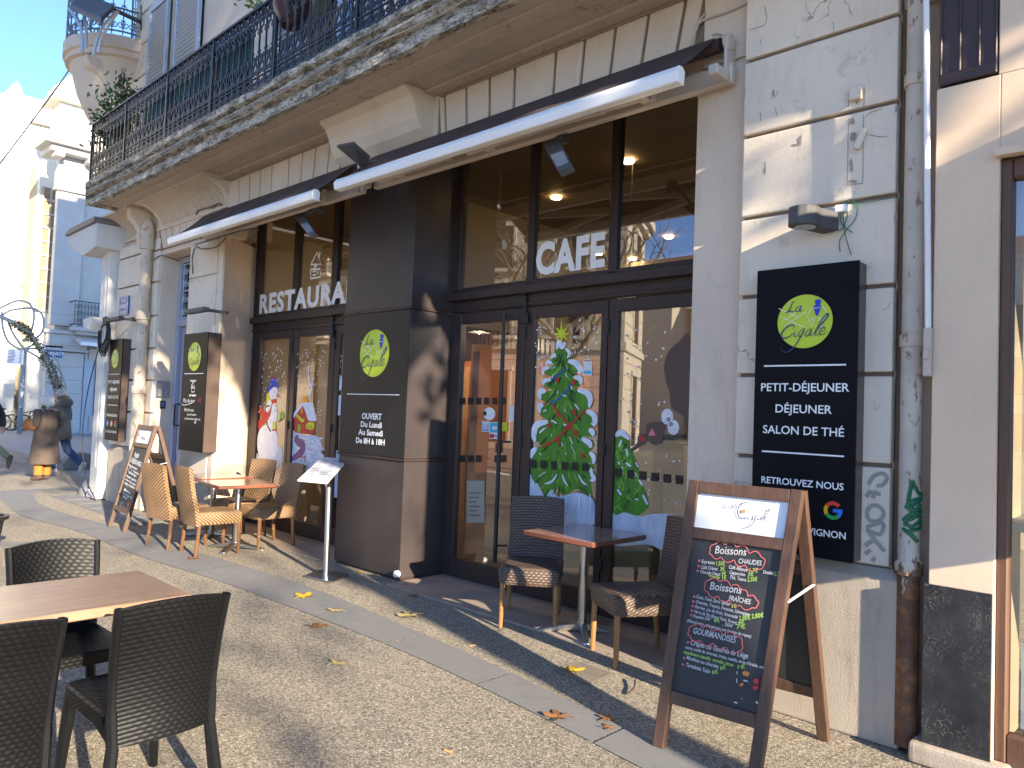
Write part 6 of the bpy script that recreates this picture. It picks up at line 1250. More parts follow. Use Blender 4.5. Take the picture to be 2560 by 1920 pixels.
ln = thing("street_lantern", "dark flat street lantern with curved pale fins on a wall arm, top left", "street lamp", (-10.4, 3.3, 6.6))
def z1p(x, y, Y): return at(x*.2893, y*.2893, Y)
def z1x(x, y, Y): return at(x*.2893, y*.2893, Y)
b = MB(); c4_ = [z1p(605, 85, 3.15), z1p(870, 208, 2.95), z1p(985, 95, 3.25), z1p(700, -20, 3.45)]
b.add(c4_+[v+Vector((0, 0, .09)) for v in c4_], [(3, 2, 1, 0), (4, 5, 6, 7), (0, 1, 5, 4), (1, 2, 6, 5), (2, 3, 7, 6), (3, 0, 4, 7)]); b.build("head", FLG, ln, bevel=.01)
ce = sum(c4_, Vector())/4; b = MB(); b.poly([ce+(v-ce)*.68-Vector((0, 0, .004)) for v in c4_]); b.build("diffuser", LENS, ln, recalc=False)
FIN = mat("pale_translucent_fin", (0.42, 0.46, 0.52), (0.36, 0.40, 0.46), 4, rough=.35)
for pts, Y_ in (([(582, 65), (640, 150), (690, 260), (700, 440)], 3.12), ([(690, -10), (715, 120), (735, 260), (728, 410)], 3.3), ([(1000, 85), (910, 180), (830, 320), (795, 475)], 3.0), ([(1005, 100), (930, 210), (860, 340), (838, 450)], 2.96)):
    q = [z1p(*p_, Y_) for p_ in pts]; b = MB(); q = catmull(q, 5)
    b.grid([[p_+Vector((-.022, .0, 0)), p_+Vector((.022, .02, 0))] for p_ in q]); b.grid([[p_+Vector((-.022, .012, 0)), p_+Vector((.022, .032, 0))] for p_ in q]); b.build("fin", FIN, ln, recalc=False)
b = MB(); b.tube([z1p(830, -20, 3.3), z1p(1000, 90, 3.6), z1p(1210, 190, 4.1)], .030, 8); b.tube([z1p(1000, 60, 3.6), z1p(1215, 120, 4.12)], .012, 6); b.tube([z1p(1225, 50, 4.12), z1p(1225, 260, 4.12)], .022, 6); b.tube([z1p(1150, 0, 4.12), z1p(1140, 300, 4.12), z1p(1120, 600, 4.12)], .014, 5); b.build("arm", FLG, ln, smooth=True)
# shrubs in pots at the end of the balcony
LEAFG = mat("evergreen_leaf", (0.075, 0.13, 0.035), (0.04, 0.075, 0.02), 14, rough=.5); TERR = mat("terracotta", (0.30, 0.13, 0.07), rough=.8); STEMM = mat("plant_stem", (0.12, 0.08, 0.05), rough=.8)
def leaf_quads(b, c, d, n, size, rnd, spread):
    for _ in range(n):
        v = Vector((rnd.gauss(0, 1), rnd.gauss(0, 1), rnd.gauss(0, 1)))*spread; p_ = c+v; a = Vector((rnd.gauss(0, 1), rnd.gauss(0, 1), rnd.gauss(0, .7))).normalized(); s_ = a.orthogonal().normalized(); L_ = size*rnd.uniform(.6, 1.3)
        b.poly([p_-a*L_*.5, p_+s_*L_*.22, p_+a*L_*.5, p_-s_*L_*.22])
def potted(x, y, zb, h, w_, n, label, seed, sp=.085):
    rnd = random.Random(seed); o = thing("potted_shrub", label, "plant", (x, y, zb))
    b = MB(); b.lathe([(.09, 0), (.13, .22), (.14, .24), (.12, .24), (.11, .22)], (x, y, zb), 12); b.build("pot", TERR, o, smooth=True)
    s_ = MB(); b = MB()
    for k in range(n):
        a = rnd.uniform(0, 6.28); r_ = w_*math.sqrt(rnd.random()); tip = Vector((x+r_*math.cos(a), y+r_*math.sin(a)*.7, zb+.3+h*rnd.uniform(.45, 1)*(1-.35*r_/w_)))
        s_.tube([(x, y, zb+.2), Vector((x, y, zb+.2)).lerp(tip, .55)+Vector((0, 0, .04)), tip], [.008, .005, .003], 4); leaf_quads(b, tip, None, 22, .085, rnd, sp)
    s_.build("stem", STEMM, o); b.build("foliage", LEAFG, o, recalc=False); return o
potted(-11.15, 3.60, 4.56, 1.30, .32, 26, "leafy shrub showing above the end of the balcony rail, fuller of the two", 3)
potted(-11.60, 3.62, 4.56, .92, .26, 18, "smaller shrub at the very corner of the balcony rail", 4)
fw = thing("hanging_flower_pot", "dark red flower pot hanging inside the balcony railing", "flower pot", (-6.9, 3.52, 5.2))
z6p = lambda x, y, Y: at(400+x*.2893, y*.2893, Y)
v = z6p(1140, 90, 3.52); b = MB(); b.lathe([(.10, -.16), (.17, .0), (.19, .16), (.20, .18), (.17, .18)], v, 14); b.build("pot", mat("wine_red_pot", (0.045, 0.008, 0.012), (0.03, 0.006, 0.009), 5, rough=.4), fw, smooth=True)
b = MB(); rnd = random.Random(6)
for k in range(20): leaf_quads(b, v+Vector((rnd.uniform(-.25, .2), rnd.uniform(-.1, .1), .3+rnd.uniform(0, .2))), None, 8, .06, rnd, .05)
b.build("foliage", LEAFG, fw, recalc=False)
vv = z6p(800, -8, 3.5); b = MB(); leaf_quads(b, vv, None, 60, .07, rnd, .07); b.tube([vv-Vector((.0, 0, .0)), vv+Vector((.1, .05, .3))], .006, 5); tag(b.build("hanging_sprig", LEAFG, None, recalc=False), "leafy sprig reaching over the balcony rail at the top of the picture", "plant")
sc_ = thing("round_iron_holder", "black iron ring holder with rays among the shrubs at the balcony corner", "ornament", (-11.3, 3.5, 5.9)); b = MB(); v = z1p(1050, 700, 3.6)
b.tube([(v.x+.11*math.cos(a), v.y, v.z+.11*math.sin(a)) for a in [2*math.pi*i/20 for i in range(20)]], .010, 5, closed=True)
for i in range(8): a = 2*math.pi*i/8; b.tube([(v.x+.03*math.cos(a), v.y, v.z+.03*math.sin(a)), (v.x+.19*math.cos(a), v.y, v.z+.19*math.sin(a))], .006, 4)
b.tube([(v.x, v.y, v.z-.1), (v.x+.03, v.y, v.z-.5)], .008, 5); b.build("ring", IRON, sc_)
pl = thing("planter", "rim of a black round planter at the left edge of the picture", "planter", (0, 0, 0)); v = gnd(0, 1325, .0); v2 = atx(0, 1290, v.x+.0)
pc = gnd(-44, 1400, 0); b = MB(); b.lathe([(.10, .0), (.15, .36), (.19, .38), (.19, .41), (.155, .41), (.14, .30), (.02, .30)], (0, 0, 0), 20); b.build("pot", BLACK, pl, smooth=True); pl.location = pc

# ---------------------------------------------------------------- people
SKIN = mat("skin", (0.45, 0.27, 0.20), (0.42, 0.25, 0.19), 5, rough=.5)
def skin_body(name, joints, edges, parent, m):
    me = bpy.data.meshes.new(name); ks = list(joints); me.from_pydata([joints[k][0] for k in ks], [(ks.index(a), ks.index(c)) for a, c in edges], [])
    ob = bpy.data.objects.new(name, me); C.objects.link(ob); ob.parent = parent; me.materials.append(m)
    ob.modifiers.new("skin", 'SKIN'); sd = ob.modifiers.new("sub", 'SUBSURF'); sd.levels = 1; sd.render_levels = 2
    for i, k in enumerate(ks): r_ = joints[k][1]; me.skin_vertices[0].data[i].radius = r_ if isinstance(r_, tuple) else (r_, r_); me.skin_vertices[0].data[i].use_root = (k == 'pel')
    return ob
def hand(b, w_, d, n):
    d = Vector(d).normalized(); n = Vector(n).normalized(); s_ = d.cross(n).normalized(); n = s_.cross(d); w_ = Vector(w_)
    b.obox(w_+d*.04, d*.042, s_*.036, n*.013)
    for i, L_ in enumerate((.062, .072, .068, .052)): p_ = w_+d*.08+s_*(.027-.018*i); b.tube([p_, p_+d*L_*.5+n*.006, p_+d*L_*.85+n*.026], [.0085, .008, .006], 5)
    b.tube([w_+d*.02+s_*.034, w_+d*.05+s_*.058+n*.01, w_+d*.075+s_*.06+n*.022], [.011, .009, .007], 5)
def person(label, loc, rz, Lleg, Rleg, Larm, Rarm, s_=1.0, lean=0):
    """joint lists in local metres, +Y is the way the person faces"""
    t = thing("person", label, "person", (0, 0, 0)); t.location = loc; t.rotation_euler = (0, 0, rz); t.scale = (s_, s_, s_)
    J = dict(pel=((0, 0, .86), (.13, .10)), sp=((0, .01+lean*.3, 1.05), (.125, .095)), ch=((0, .0+lean*.7, 1.24), (.15, .10)), nk=((0, .01+lean, 1.38), .055), hd=((0, .035+lean, 1.47), (.075, .085)), tp=((0, .03+lean, 1.57), (.062, .075)))
    E = [('pel', 'sp'), ('sp', 'ch'), ('ch', 'nk'), ('nk', 'hd'), ('hd', 'tp')]
    for sd, leg, arm in (('l', Lleg, Larm), ('r', Rleg, Rarm)):
        q = -1 if sd == 'l' else 1
        J[sd+'h'] = ((q*.09, 0, .80), .085); J[sd+'k'] = (leg[0], .058); J[sd+'a'] = (leg[1], .042); J[sd+'t'] = (leg[2], (.036, .028))
        J[sd+'s'] = ((q*.17, lean*.8, 1.32), .058); J[sd+'e'] = (arm[0], .042); J[sd+'w'] = (arm[1], .030)
        E += [('pel', sd+'h'), (sd+'h', sd+'k'), (sd+'k', sd+'a'), (sd+'a', sd+'t'), ('ch', sd+'s'), (sd+'s', sd+'e'), (sd+'e', sd+'w')]
    bd = skin_body("body", J, E, t, SKIN); ORG[bd.name] = Vector()
    b = MB()
    for arm, q in ((Larm, 1), (Rarm, -1)): d = Vector(arm[1])-Vector(arm[0]); hand(b, arm[1], d, (q, .3, 0))
    hx = 0.035+lean; b.tube([(0, hx+.085, 1.52), (0, hx+.105, 1.485), (0, hx+.085, 1.475)], [.008, .014, .008], 6)
    for q in (-1, 1): b.blob((q*.078, hx, 1.50), .012, .02, .032)
    b.build("hands_and_features", SKIN, t, smooth=True)
    b = MB()
    for q in (-1, 1): b.blob((q*.030, hx+.078, 1.515), .010, .006, .007)
    b.blob((0, hx+.084, 1.452), .022, .005, .005); b.build("eyes_and_mouth", mat("dark_features", (0.05, 0.02, 0.02), rough=.5), t)
    return t, J
def cloth(nm, c, c2=None, b=.3): return mat(nm, c, c2, 7, rough=.9, b=b, bs=40)
def sleeve(b, J, sd, r0=.075, r1=.055): b.tube(catmull([J[sd+'s'][0], J[sd+'e'][0], tuple(Vector(J[sd+'e'][0]).lerp(Vector(J[sd+'w'][0]), .95))], 4), [r0, r0*.97, r0*.95, r0*.92, r0*.9, r0*.86, r0*.82, (r0+r1)/2, r1][:9], 10)
def trouser(b, J, sd, r0=.095, r1=.062, to=.96):
    a, k = Vector(J[sd+'k'][0]), Vector(J[sd+'a'][0]); e = a.lerp(k, to); b.tube([J[sd+'h'][0], Vector(J[sd+'h'][0]).lerp(a, .5), a, a.lerp(e, .5), e], [r0, r0*.92, r0*.8, (r0*.75+r1)/2, r1], 10)
def shoe(b, J, sd, w_=.045):
    a, tq = Vector(J[sd+'a'][0]), Vector(J[sd+'t'][0]); d = (tq-a); d.z = d.z; L_ = d.length; d.normalize(); s2 = d.cross(Vector((0, 0, 1))).normalized(); u = s2.cross(d)
    rows = []
    for f, wq, h in ((-.45, .6, .05), (-.3, .9, .062), (.1, .95, .06), (.6, 1.05, .045), (1.05, .9, .034), (1.3, .5, .024)):
        c_ = a+d*(L_*f); rows.append([c_+s2*(w_*wq*math.cos(x))+u*(h*math.sin(x)-.005) for x in [2*math.pi*i/10 for i in range(10)]])
    b.grid(rows, True); b.add(rows[0], [tuple(range(10))]); b.add(rows[-1], [tuple(range(10))])
def hairball(b, c, rx, ry, rz, amp, f, seed=0):
    k = len(b.v); b.blob(c, rx, ry, rz, 18, 12); c = Vector(c)
    for i in range(k, len(b.v)):
        v = Vector(b.v[i]); d = (v-c); n_ = noise.noise(d*f+Vector((seed, 0, 0))); b.v[i] = tuple(c+d*(1+amp*n_))
# woman in the long coat
w1p = gnd(590*.1808, 1100+560*.1808)
t, J = person("person with curly white hair in a long taupe coat and ochre trousers", w1p, R(112), [(-.10, .01, .45), (-.10, -.01, .085), (-.11, .12, .035)], [(.08, .02, .45), (.09, .04, .085), (.10, .17, .035)], [(-.25, -.05, 1.05), (-.17, .16, 1.00)], [(.25, .0, 1.06), (.18, .17, .98)], .965)
b = MB(); b.rings([(0, .02, 1.37, .07, .065), (0, .0, 1.34, .15, .09), (0, -.01, 1.26, .20, .125), (0, -.01, 1.05, .205, .14), (0, -.01, .85, .225, .165), (0, -.01, .6, .25, .195), (0, -.02, .36, .275, .23), (0, -.02, .32, .26, .22)], 22); sleeve(b, J, 'l'); sleeve(b, J, 'r')
b.rings([(0, .02, 1.33, .10, .10), (0, .02, 1.39, .085, .085), (0, .02, 1.42, .075, .075)], 14); b.box(-.11, .11, -.165, -.15, .98, 1.30)
b.build("coat", cloth("taupe_wool_coat", (0.105, 0.078, 0.062), (0.078, 0.058, 0.047)), t, smooth=True)
b = MB(); trouser(b, J, 'l', .10, .085, .93); trouser(b, J, 'r', .10, .085, .93); b.build("trousers", cloth("ochre_trousers", (0.34, 0.15, 0.022), (0.28, 0.12, 0.02)), t, smooth=True)
b = MB(); shoe(b, J, 'l'); shoe(b, J, 'r'); b.build("shoes", cloth("brown_leather_shoe", (0.11, 0.065, 0.05)), t, smooth=True)
b = MB(); hairball(b, (0, .01, 1.525), .118, .125, .125, .22, 16); hairball(b, (0, -.05, 1.48), .10, .085, .10, .2, 18, 3); b.build("hair", cloth("white_curly_hair", (0.62, 0.62, 0.60), (0.42, 0.42, 0.41), .8), t, smooth=True)
hb = thing("handbag", "tan leather handbag under the arm of the person in the taupe coat", "bag", (0, 0, 0)); hb.location = w1p; hb.rotation_euler = (0, 0, R(112))
b = MB(); b.rings([(-.26, .08, .92, .06, .13), (-.26, .08, .96, .085, .17), (-.25, .08, 1.06, .075, .16), (-.24, .07, 1.12, .03, .12)], 14); b.build("bag_body", cloth("tan_leather", (0.33, 0.125, 0.035), (0.25, 0.09, 0.03)), hb, smooth=True)
b = MB(); b.tube(catmull([(-.24, .0, 1.12), (-.25, .02, 1.25), (-.22, .12, 1.24), (-.24, .16, 1.11)], 4), .010, 5); b.build("strap", cloth("tan_strap", (0.25, 0.09, 0.03)), hb)
# woman in the parka, striding left
w2p = gnd(800*.1808, 1100+478*.1808)
t, J = person("person striding left in a grey fur-hooded parka, blue jeans and white trainers", w2p, R(133), [(.0-.09, .13, .47), (-.09, .05, .09), (-.09, .18, .05)], [(.09, -.10, .47), (.09, -.40, .20), (.09, -.36, .08)], [(-.24, -.02, 1.05), (-.22, .16, .90)], [(.24, .02, 1.06), (.20, .20, .93)], 1.04, .03)
b = MB(); b.rings([(0, .04, 1.38, .075, .07), (0, .02, 1.34, .16, .10), (0, .02, 1.25, .205, .14), (0, .01, 1.05, .205, .15), (0, .0, .88, .21, .165), (0, -.01, .70, .215, .175), (0, -.01, .66, .20, .16)], 22); sleeve(b, J, 'l', .078, .06); sleeve(b, J, 'r', .078, .06)
b.rings([(0, -.06, 1.28, .13, .07), (0, -.08, 1.36, .15, .11), (0, -.06, 1.44, .13, .10), (0, -.04, 1.47, .10, .08)], 14); b.build("parka", cloth("grey_green_parka", (0.115, 0.115, 0.105), (0.085, 0.086, 0.08)), t, smooth=True)
b = MB(); hairball(b, (0, -.03, 1.455), .125, .10, .05, .5, 30, 2); b.build("fur_trim", cloth("brown_fur", (0.20, 0.145, 0.105), (0.10, 0.07, 0.05), .9), t, smooth=True)
b = MB(); trouser(b, J, 'l', .095, .065); trouser(b, J, 'r', .095, .065); b.build("jeans", cloth("blue_denim", (0.045, 0.085, 0.165), (0.03, 0.055, 0.12)), t, smooth=True)
b = MB(); shoe(b, J, 'l', .048); shoe(b, J, 'r', .048); b.build("shoes", cloth("pale_trainer", (0.55, 0.54, 0.48)), t, smooth=True)
b = MB(); hairball(b, (0, .03, 1.535), .095, .105, .095, .10, 8, 5); b.build("hair", cloth("grey_straight_hair", (0.36, 0.36, 0.37), (0.24, 0.24, 0.25), .6), t, smooth=True)
# walker leaving the frame at the left edge
w3p = gnd(-38, 1172)
t, J = person("person in a black jacket and olive trousers leaving the picture at the left edge", w3p, R(133), [(-.09, .16, .47), (-.09, .22, .09), (-.09, .35, .05)], [(.09, -.12, .47), (.09, -.42, .22), (.09, -.40, .07)], [(-.24, -.05, 1.05), (-.22, .13, .90)], [(.24, -.10, 1.08), (.22, -.15, .83)], 1.03)
b = MB(); b.rings([(0, .02, 1.38, .075, .07), (0, .0, 1.34, .16, .10), (0, .0, 1.22, .20, .135), (0, .0, 1.0, .195, .14), (0, .0, .82, .20, .15), (0, .0, .80, .19, .14)], 18); sleeve(b, J, 'l'); sleeve(b, J, 'r'); b.build("jacket", cloth("black_jacket", (0.02, 0.02, 0.022)), t, smooth=True)
b = MB(); trouser(b, J, 'l'); trouser(b, J, 'r'); b.build("trousers", cloth("olive_trousers", (0.24, 0.22, 0.14)), t, smooth=True)
b = MB(); shoe(b, J, 'l'); shoe(b, J, 'r'); b.build("shoes", MATS["brown_leather_shoe"], t, smooth=True)
b = MB(); hairball(b, (0, .0, 1.53), .10, .11, .10, .15, 10); b.build("hair", cloth("dark_grey_hair", (0.10, 0.08, 0.06)), t, smooth=True)

# ---------------------------------------------------------------- across the square: church, corner block, street furniture
CHU = stone_mat("pale_limestone", (0.80, 0.77, 0.70), (0.6, 0.55, 0.48), 0.25, 0.2)
RUBB = stone_mat("coursed_rubble", (0.46, 0.40, 0.33), (0.2, 0.17, 0.14), .7, .7, crack=.8)
GREYS = stone_mat("grey_limestone", (0.52, 0.515, 0.50), (0.36, 0.35, 0.34), 0.3, 0.25)
XF = -35.0
def fx(px, py, X=XF): return atx(px, py, X)
ch = thing("church", "sunlit pale stone church with buttresses and sloping roofs behind the square", "church", (-44, 0, 0))
b = MB(); b.box(-60, -43, -22, 9.0, 0, 14.6); b.build("nave", CHU, ch, bevel=.03)
b = MB(); b.prism([(-22, 14.6), (9.0, 14.6), (8.9, 15.6), (3.2, 16.1), (-6, 17.2), (-14, 16.2)], 'x', -60, -43.2); b.build("gable", CHU, ch)
zhp = lambda x, y: (x*.3254, 180+y*.3254)
b = MB(); p_ = [atx(*zhp(*q), -40) for q in [(-40, 165), (60, 172), (95, 120), (112, 78), (138, 75), (165, 125), (185, 180), (520, 268)]]
b.prism([(v.y, v.z) for v in p_]+[(p_[-1].y, .0), (p_[0].y, 0)], 'x', -43, -40); b.build("wall", CHU, ch, bevel=.02)
b = MB()
for yc, zt in ((p_[3].y, p_[3].z-.6), (5.2, 9.0), (3.2, 9.4)): b.prism([(-40, 0), (-38.6, 0), (-38.6, zt-3), (-39.2, zt-1.6), (-40, zt)], 'y', yc-.45, yc+.45)
b.build("buttress", CHU, ch, bevel=.03)
b = MB()
for (q0, q1) in (((0, 1060), (160, 1075)), ((30, 405), (170, 432)), ((240, 375), (490, 432)), ((0, 900), (130, 905))):
    a, c = atx(*zhp(*q0), -39.9), atx(*zhp(*q1), -39.9); b.bar(a, c, .3, .18)
b.build("string_course", RUBB, ch)
b = MB()
for q0, q1 in (((60, 1500), (280, 1660)), ((0, 1700), (270, 2450))):
    a, c = atx(*zhp(*q0), -39.85), atx(*zhp(*q1), -39.85); b.box(-39.98, -39.85, a.y, c.y, max(0, c.z), a.z)
b.build("rubble_base", RUBB, ch)
wi = atx(*zhp(290, 1480), -38.2); wj = atx(*zhp(410, 1850), -38.2); wt = atx(*zhp(430, 900), -38.2)
b = MB(); b.box(-40.0, -38.3, wi.y-.1, wj.y+.6, 0, wt.z+1.2); b.build("tower_wall", CHU, ch)
b = MB(); b.box(-38.3, -38.22, wi.y, wj.y, wj.z, wt.z)
b.build("window_lattice", stone_mat("carved_lattice", (0.30, 0.22, 0.16), (0.10, 0.07, 0.05), .9, 1.0, crack=.6), ch)
b = MB(); n_ = 9
for i in range(n_): z = wj.z+(wt.z-wj.z)*i/n_; b.box(-38.24, -38.16, wi.y, wj.y, z, z+.1)
for y in (wi.y, (wi.y+wj.y)/2-.05, wj.y-.1): b.box(-38.235, -38.165, y, y+.08, wj.z, wt.z)
b.build("window_tracery", RUBB, ch)
# corner block with giant pilasters
cbk = thing("pilastered_building", "grey stone corner block with giant pilasters, heavy cornice and a small iron balcony", "building", (-36, 11, 0))
y0, y1 = 9.0, 24
b = MB(); b.box(-36.2, -35.2, y0+.25, y1, 0, 11.6); b.build("wall", GREYS, cbk)
b = MB()
for a in (9.0, 11.6, 14.2): b.box(-35.25, -35.0, a, a+1.05, 4.9, 10.0); b.box(-35.25, -34.86, a-.12, a+1.17, 10.0, 10.12); b.box(-35.25, -34.90, a-.08, a+1.13, 10.12, 10.4); b.box(-35.25, -34.95, a-.02, a+1.07, 4.45, 4.9)
b.build("pilaster", GREYS, cbk, bevel=.02)
b = MB(); b.box(-35.4, -34.95, 8.95, y1, 10.4, 10.85); b.box(-35.4, -35.0, 9.0, y1, 10.85, 11.45); b.build("entablature", GREYS, cbk, bevel=.02)
b = MB(); b.box(-36, -34.2, 8.3, y1, 11.7, 12.0); b.box(-36, -34.45, 8.55, y1, 11.45, 11.7)
for i in range(10): b.box(-35.0, -34.4, 8.7+1.2*i, 9.05+1.2*i, 11.25, 11.46)
b.build("cornice", GREYS, cbk, bevel=.02)
b = MB(); b.box(-36.4, -35.1, 8.95, 12.6, 12.0, 13.7); b.box(-36.6, -34.7, 8.6, 12.9, 13.7, 14.0); b.box(-36.4, -34.9, 8.75, 12.7, 14.0, 14.35); b.prism([(8.8, 14.35), (12.6, 14.35), (11.6, 15.6), (9.7, 15.4)], 'x', -36.3, -35.0); b.build("attic", CHU, cbk, bevel=.02)
b = MB(); b.box(-35.2, -34.95, 8.95, 10.35, .0, 3.35)
for i in range(6): b.box(-34.97, -34.93, 8.97, 10.33, .05+.54*i, .55+.54*i)
b.box(-35.2, -34.8, 8.85, 10.5, 3.4, 3.5); b.box(-35.2, -34.9, 8.9, 10.45, 3.5, 4.1); b.box(-35.0, -34.86, 9.1, 10.2, 3.62, 3.98); b.box(-35.2, -34.78, 8.8, 10.6, 4.1, 4.25); b.build("ground_pier", GREYS, cbk, bevel=.02)
b = MB(); b.box(-35.0, -34.3, 9.7, 14, 4.25, 4.42); b.box(-35.0, -34.5, 9.85, 13.8, 4.12, 4.25); bs_ = b.build("balcony_slab", GREYS, cbk, bevel=.02)
b = MB(); YR0 = YR
for z in (4.5, 5.45): b.box(-34.36, -34.32, 9.7, 14, z, z+.035); b.box(-35, -34.32, 9.7, 9.735, z, z+.035)
for i in range(34):
    y = 9.72+.125*i; b.box(-34.35, -34.33, y-.008, y+.008, 4.5, 5.45)
    for z, r_ in ((4.68, .09), (4.98, .10), (5.27, .09)):
        q = spiral(0, 0, r_, 0, 1.2, 1 if i % 2 else -1, 9); b.tube([(-34.34, y+.06+v[0], z+v[2]) for v in q], .012, 4)
b.build("balcony_railing", IRON, cbk, recalc=False)
b = MB(); b.box(-35.22, -35.15, 11.15, 11.55, 4.5, 9.2); b.box(-35.22, -35.12, 12.8, 14.0, 5.0, 9); b.build("window", SHUT, cbk)
b = MB(); b.box(-35.2, -35.05, 10.4, 14, .0, 3.4); b.build("shopfront", mat("pale_blue_shopfront", (0.40, 0.46, 0.52), (0.36, 0.42, 0.48), 2, rough=.5), cbk); zq_ = lambda x, y: fx(x*.1808, 700+y*.1808)
p0_, p1_ = zq_(1235, 955), zq_(1335, 1120); b = MB(); b.box(-35.05, -34.99, p0_.y, p1_.y+1, p1_.z, p0_.z); b.box(-35.05, -34.99, p0_.y+.15, p1_.y+1, .1, .75); b.build("panel", CREAM, cbk); b = MB(); b.box(-35.05, -35.0, p0_.y+.3, p1_.y+1, .76, p1_.z-.02); b.build("door_opening", DARKG, cbk)
aw = thing("shop_awning", "small white awning over the pale blue shop below the far iron balcony", "awning", (-34.6, 10.6, 3.9)); b = MB(); b.prism([(-35.0, 4.1), (-34.2, 3.78), (-34.2, 3.66), (-35.0, 3.98)], 'y', 9.95, 14); b.build("fabric", mat("white_canvas", (0.66, 0.66, 0.66), rough=.8), aw); b = MB(); b.box(-34.24, -34.14, 9.95, 14, 3.66, 3.80); b.build("front_bar", WALU, aw)

o_ = thing("street_plate", "small blue street plate on the pier of the far grey corner block", "street sign", (-34.9, 9.7, 3.0)); v = fx(740*.1808, 700+990*.1808, -34.9)
b = MB(); b.box(-34.93, -34.90, v.y-.33, v.y+.33, v.z-.24, v.z+.24); b.build("plate", MATS["enamel_blue"], o_); tt = MB(); f_ = (Vector((-34.89, v.y, v.z)), Vector((0, 1, 0)), Vector((0, 0, 1))); tt.text(f_, "PLACE", .16, (0, .06), bold=.004); tt.text(f_, "CARNOT", .18, (0, -.14), bold=.004); tt.build("lettering", WHITE, o_, recalc=False)
# signpost
pb = gnd(47.6, 1085); X_ = pb.x; sg = thing("sign_post", "grey post covered in stickers carrying a white timetable panel", "sign", (X_, pb.y, 0)); POSTM = mat("blue_grey_post", (0.16, 0.21, 0.26), (0.12, 0.16, 0.2), 5, rough=.5)
zmp = lambda x, y: (x*.1808, 700+y*.1808)
tp_ = atx(*zmp(345, 955), X_); b = MB(); b.tube([(X_, pb.y, 0), (X_, pb.y, tp_.z)], .09, 10); b.build("post", POSTM, sg, smooth=True)
b = MB(); rnd = random.Random(1)
for i in range(16): z = rnd.uniform(.9, 2.2); b.box(X_+.085, X_+.097, pb.y-.07+rnd.uniform(0, .06), pb.y-.01+rnd.uniform(0, .07), z, z+rnd.uniform(.05, .14))
b.build("sticker", STK[0], sg)
a, c = atx(*zmp(95, 945), X_+.12), atx(*zmp(318, 1170), X_+.12); b = MB(); b.box(X_+.08, X_+.12, a.y, c.y, c.z, a.z); b.build("panel", PAPER, sg)
b = MB()
for i in range(9):
    z = a.z-.06-(a.z-c.z-.08)*i/9; b.box(X_+.121, X_+.125, a.y+.05, a.y+.05+(c.y-a.y)*rnd.uniform(.3, .5), z-.03, z); b.box(X_+.121, X_+.125, a.y+(c.y-a.y)*.75, c.y-.05, z-.03, z)
b.build("print", MATS["print_grey"], sg)
# festive arch: pale metal ribbons and a garlanded stem
XA = -25.0; ar = thing("festive_arch", "pale looping metal ribbons and a garlanded curved stem of a Christmas decoration", "decoration", (XA, 5.2, 0)); za_ = lambda x, y, dx=0: atx(x*.1808, 700+y*.1808, XA+dx)
RIB = mat("pale_grey_ribbon", (0.42, 0.45, 0.46), (0.36, 0.39, 0.40), 3, rough=.45)
for pts in ([(-60, 420), (60, 360), (230, 290), (380, 310), (450, 390), (470, 520), (440, 680), (380, 790), (310, 840)], [(0, 520), (120, 430), (300, 395), (460, 395), (570, 460), (605, 580), (580, 720), (480, 810), (310, 845)], [(25, 440), (35, 640), (100, 830), (220, 930), (340, 955), (470, 880)], [(100, 530), (160, 700), (260, 860), (340, 950), (480, 1040), (650, 1130), (780, 1200), (860, 1330), (910, 1480), (915, 1700)], [(380, 955), (540, 950), (700, 1030), (800, 1120), (840, 1260), (850, 1420), (840, 1700)]):
    b = MB(); b.tube(catmull([za_(*q) for q in pts], 6), .030, 8); b.build("ribbon", RIB, ar, smooth=True)
b = MB(); stem = catmull([za_(*q, .1) for q in [(-80, 480), (60, 530), (200, 600), (330, 680), (440, 770), (540, 930), (640, 1110), (720, 1280), (770, 1420), (800, 1560), (815, 1750)]], 8); b.tube(stem, .06, 7); b.build("stem", RIB, ar, smooth=True)
b = MB(); rnd = random.Random(9)
for v in stem[14:]:
    for _ in range(4): leaf_quads(b, v+Vector((0, rnd.uniform(-.06, .06), rnd.uniform(-.09, .09))), None, 9, .075, rnd, .05)
b.build("garland", mat("olive_gold_garland", (0.20, 0.15, 0.025), (0.10, 0.085, 0.02), 8, rough=.6), ar, recalc=False)
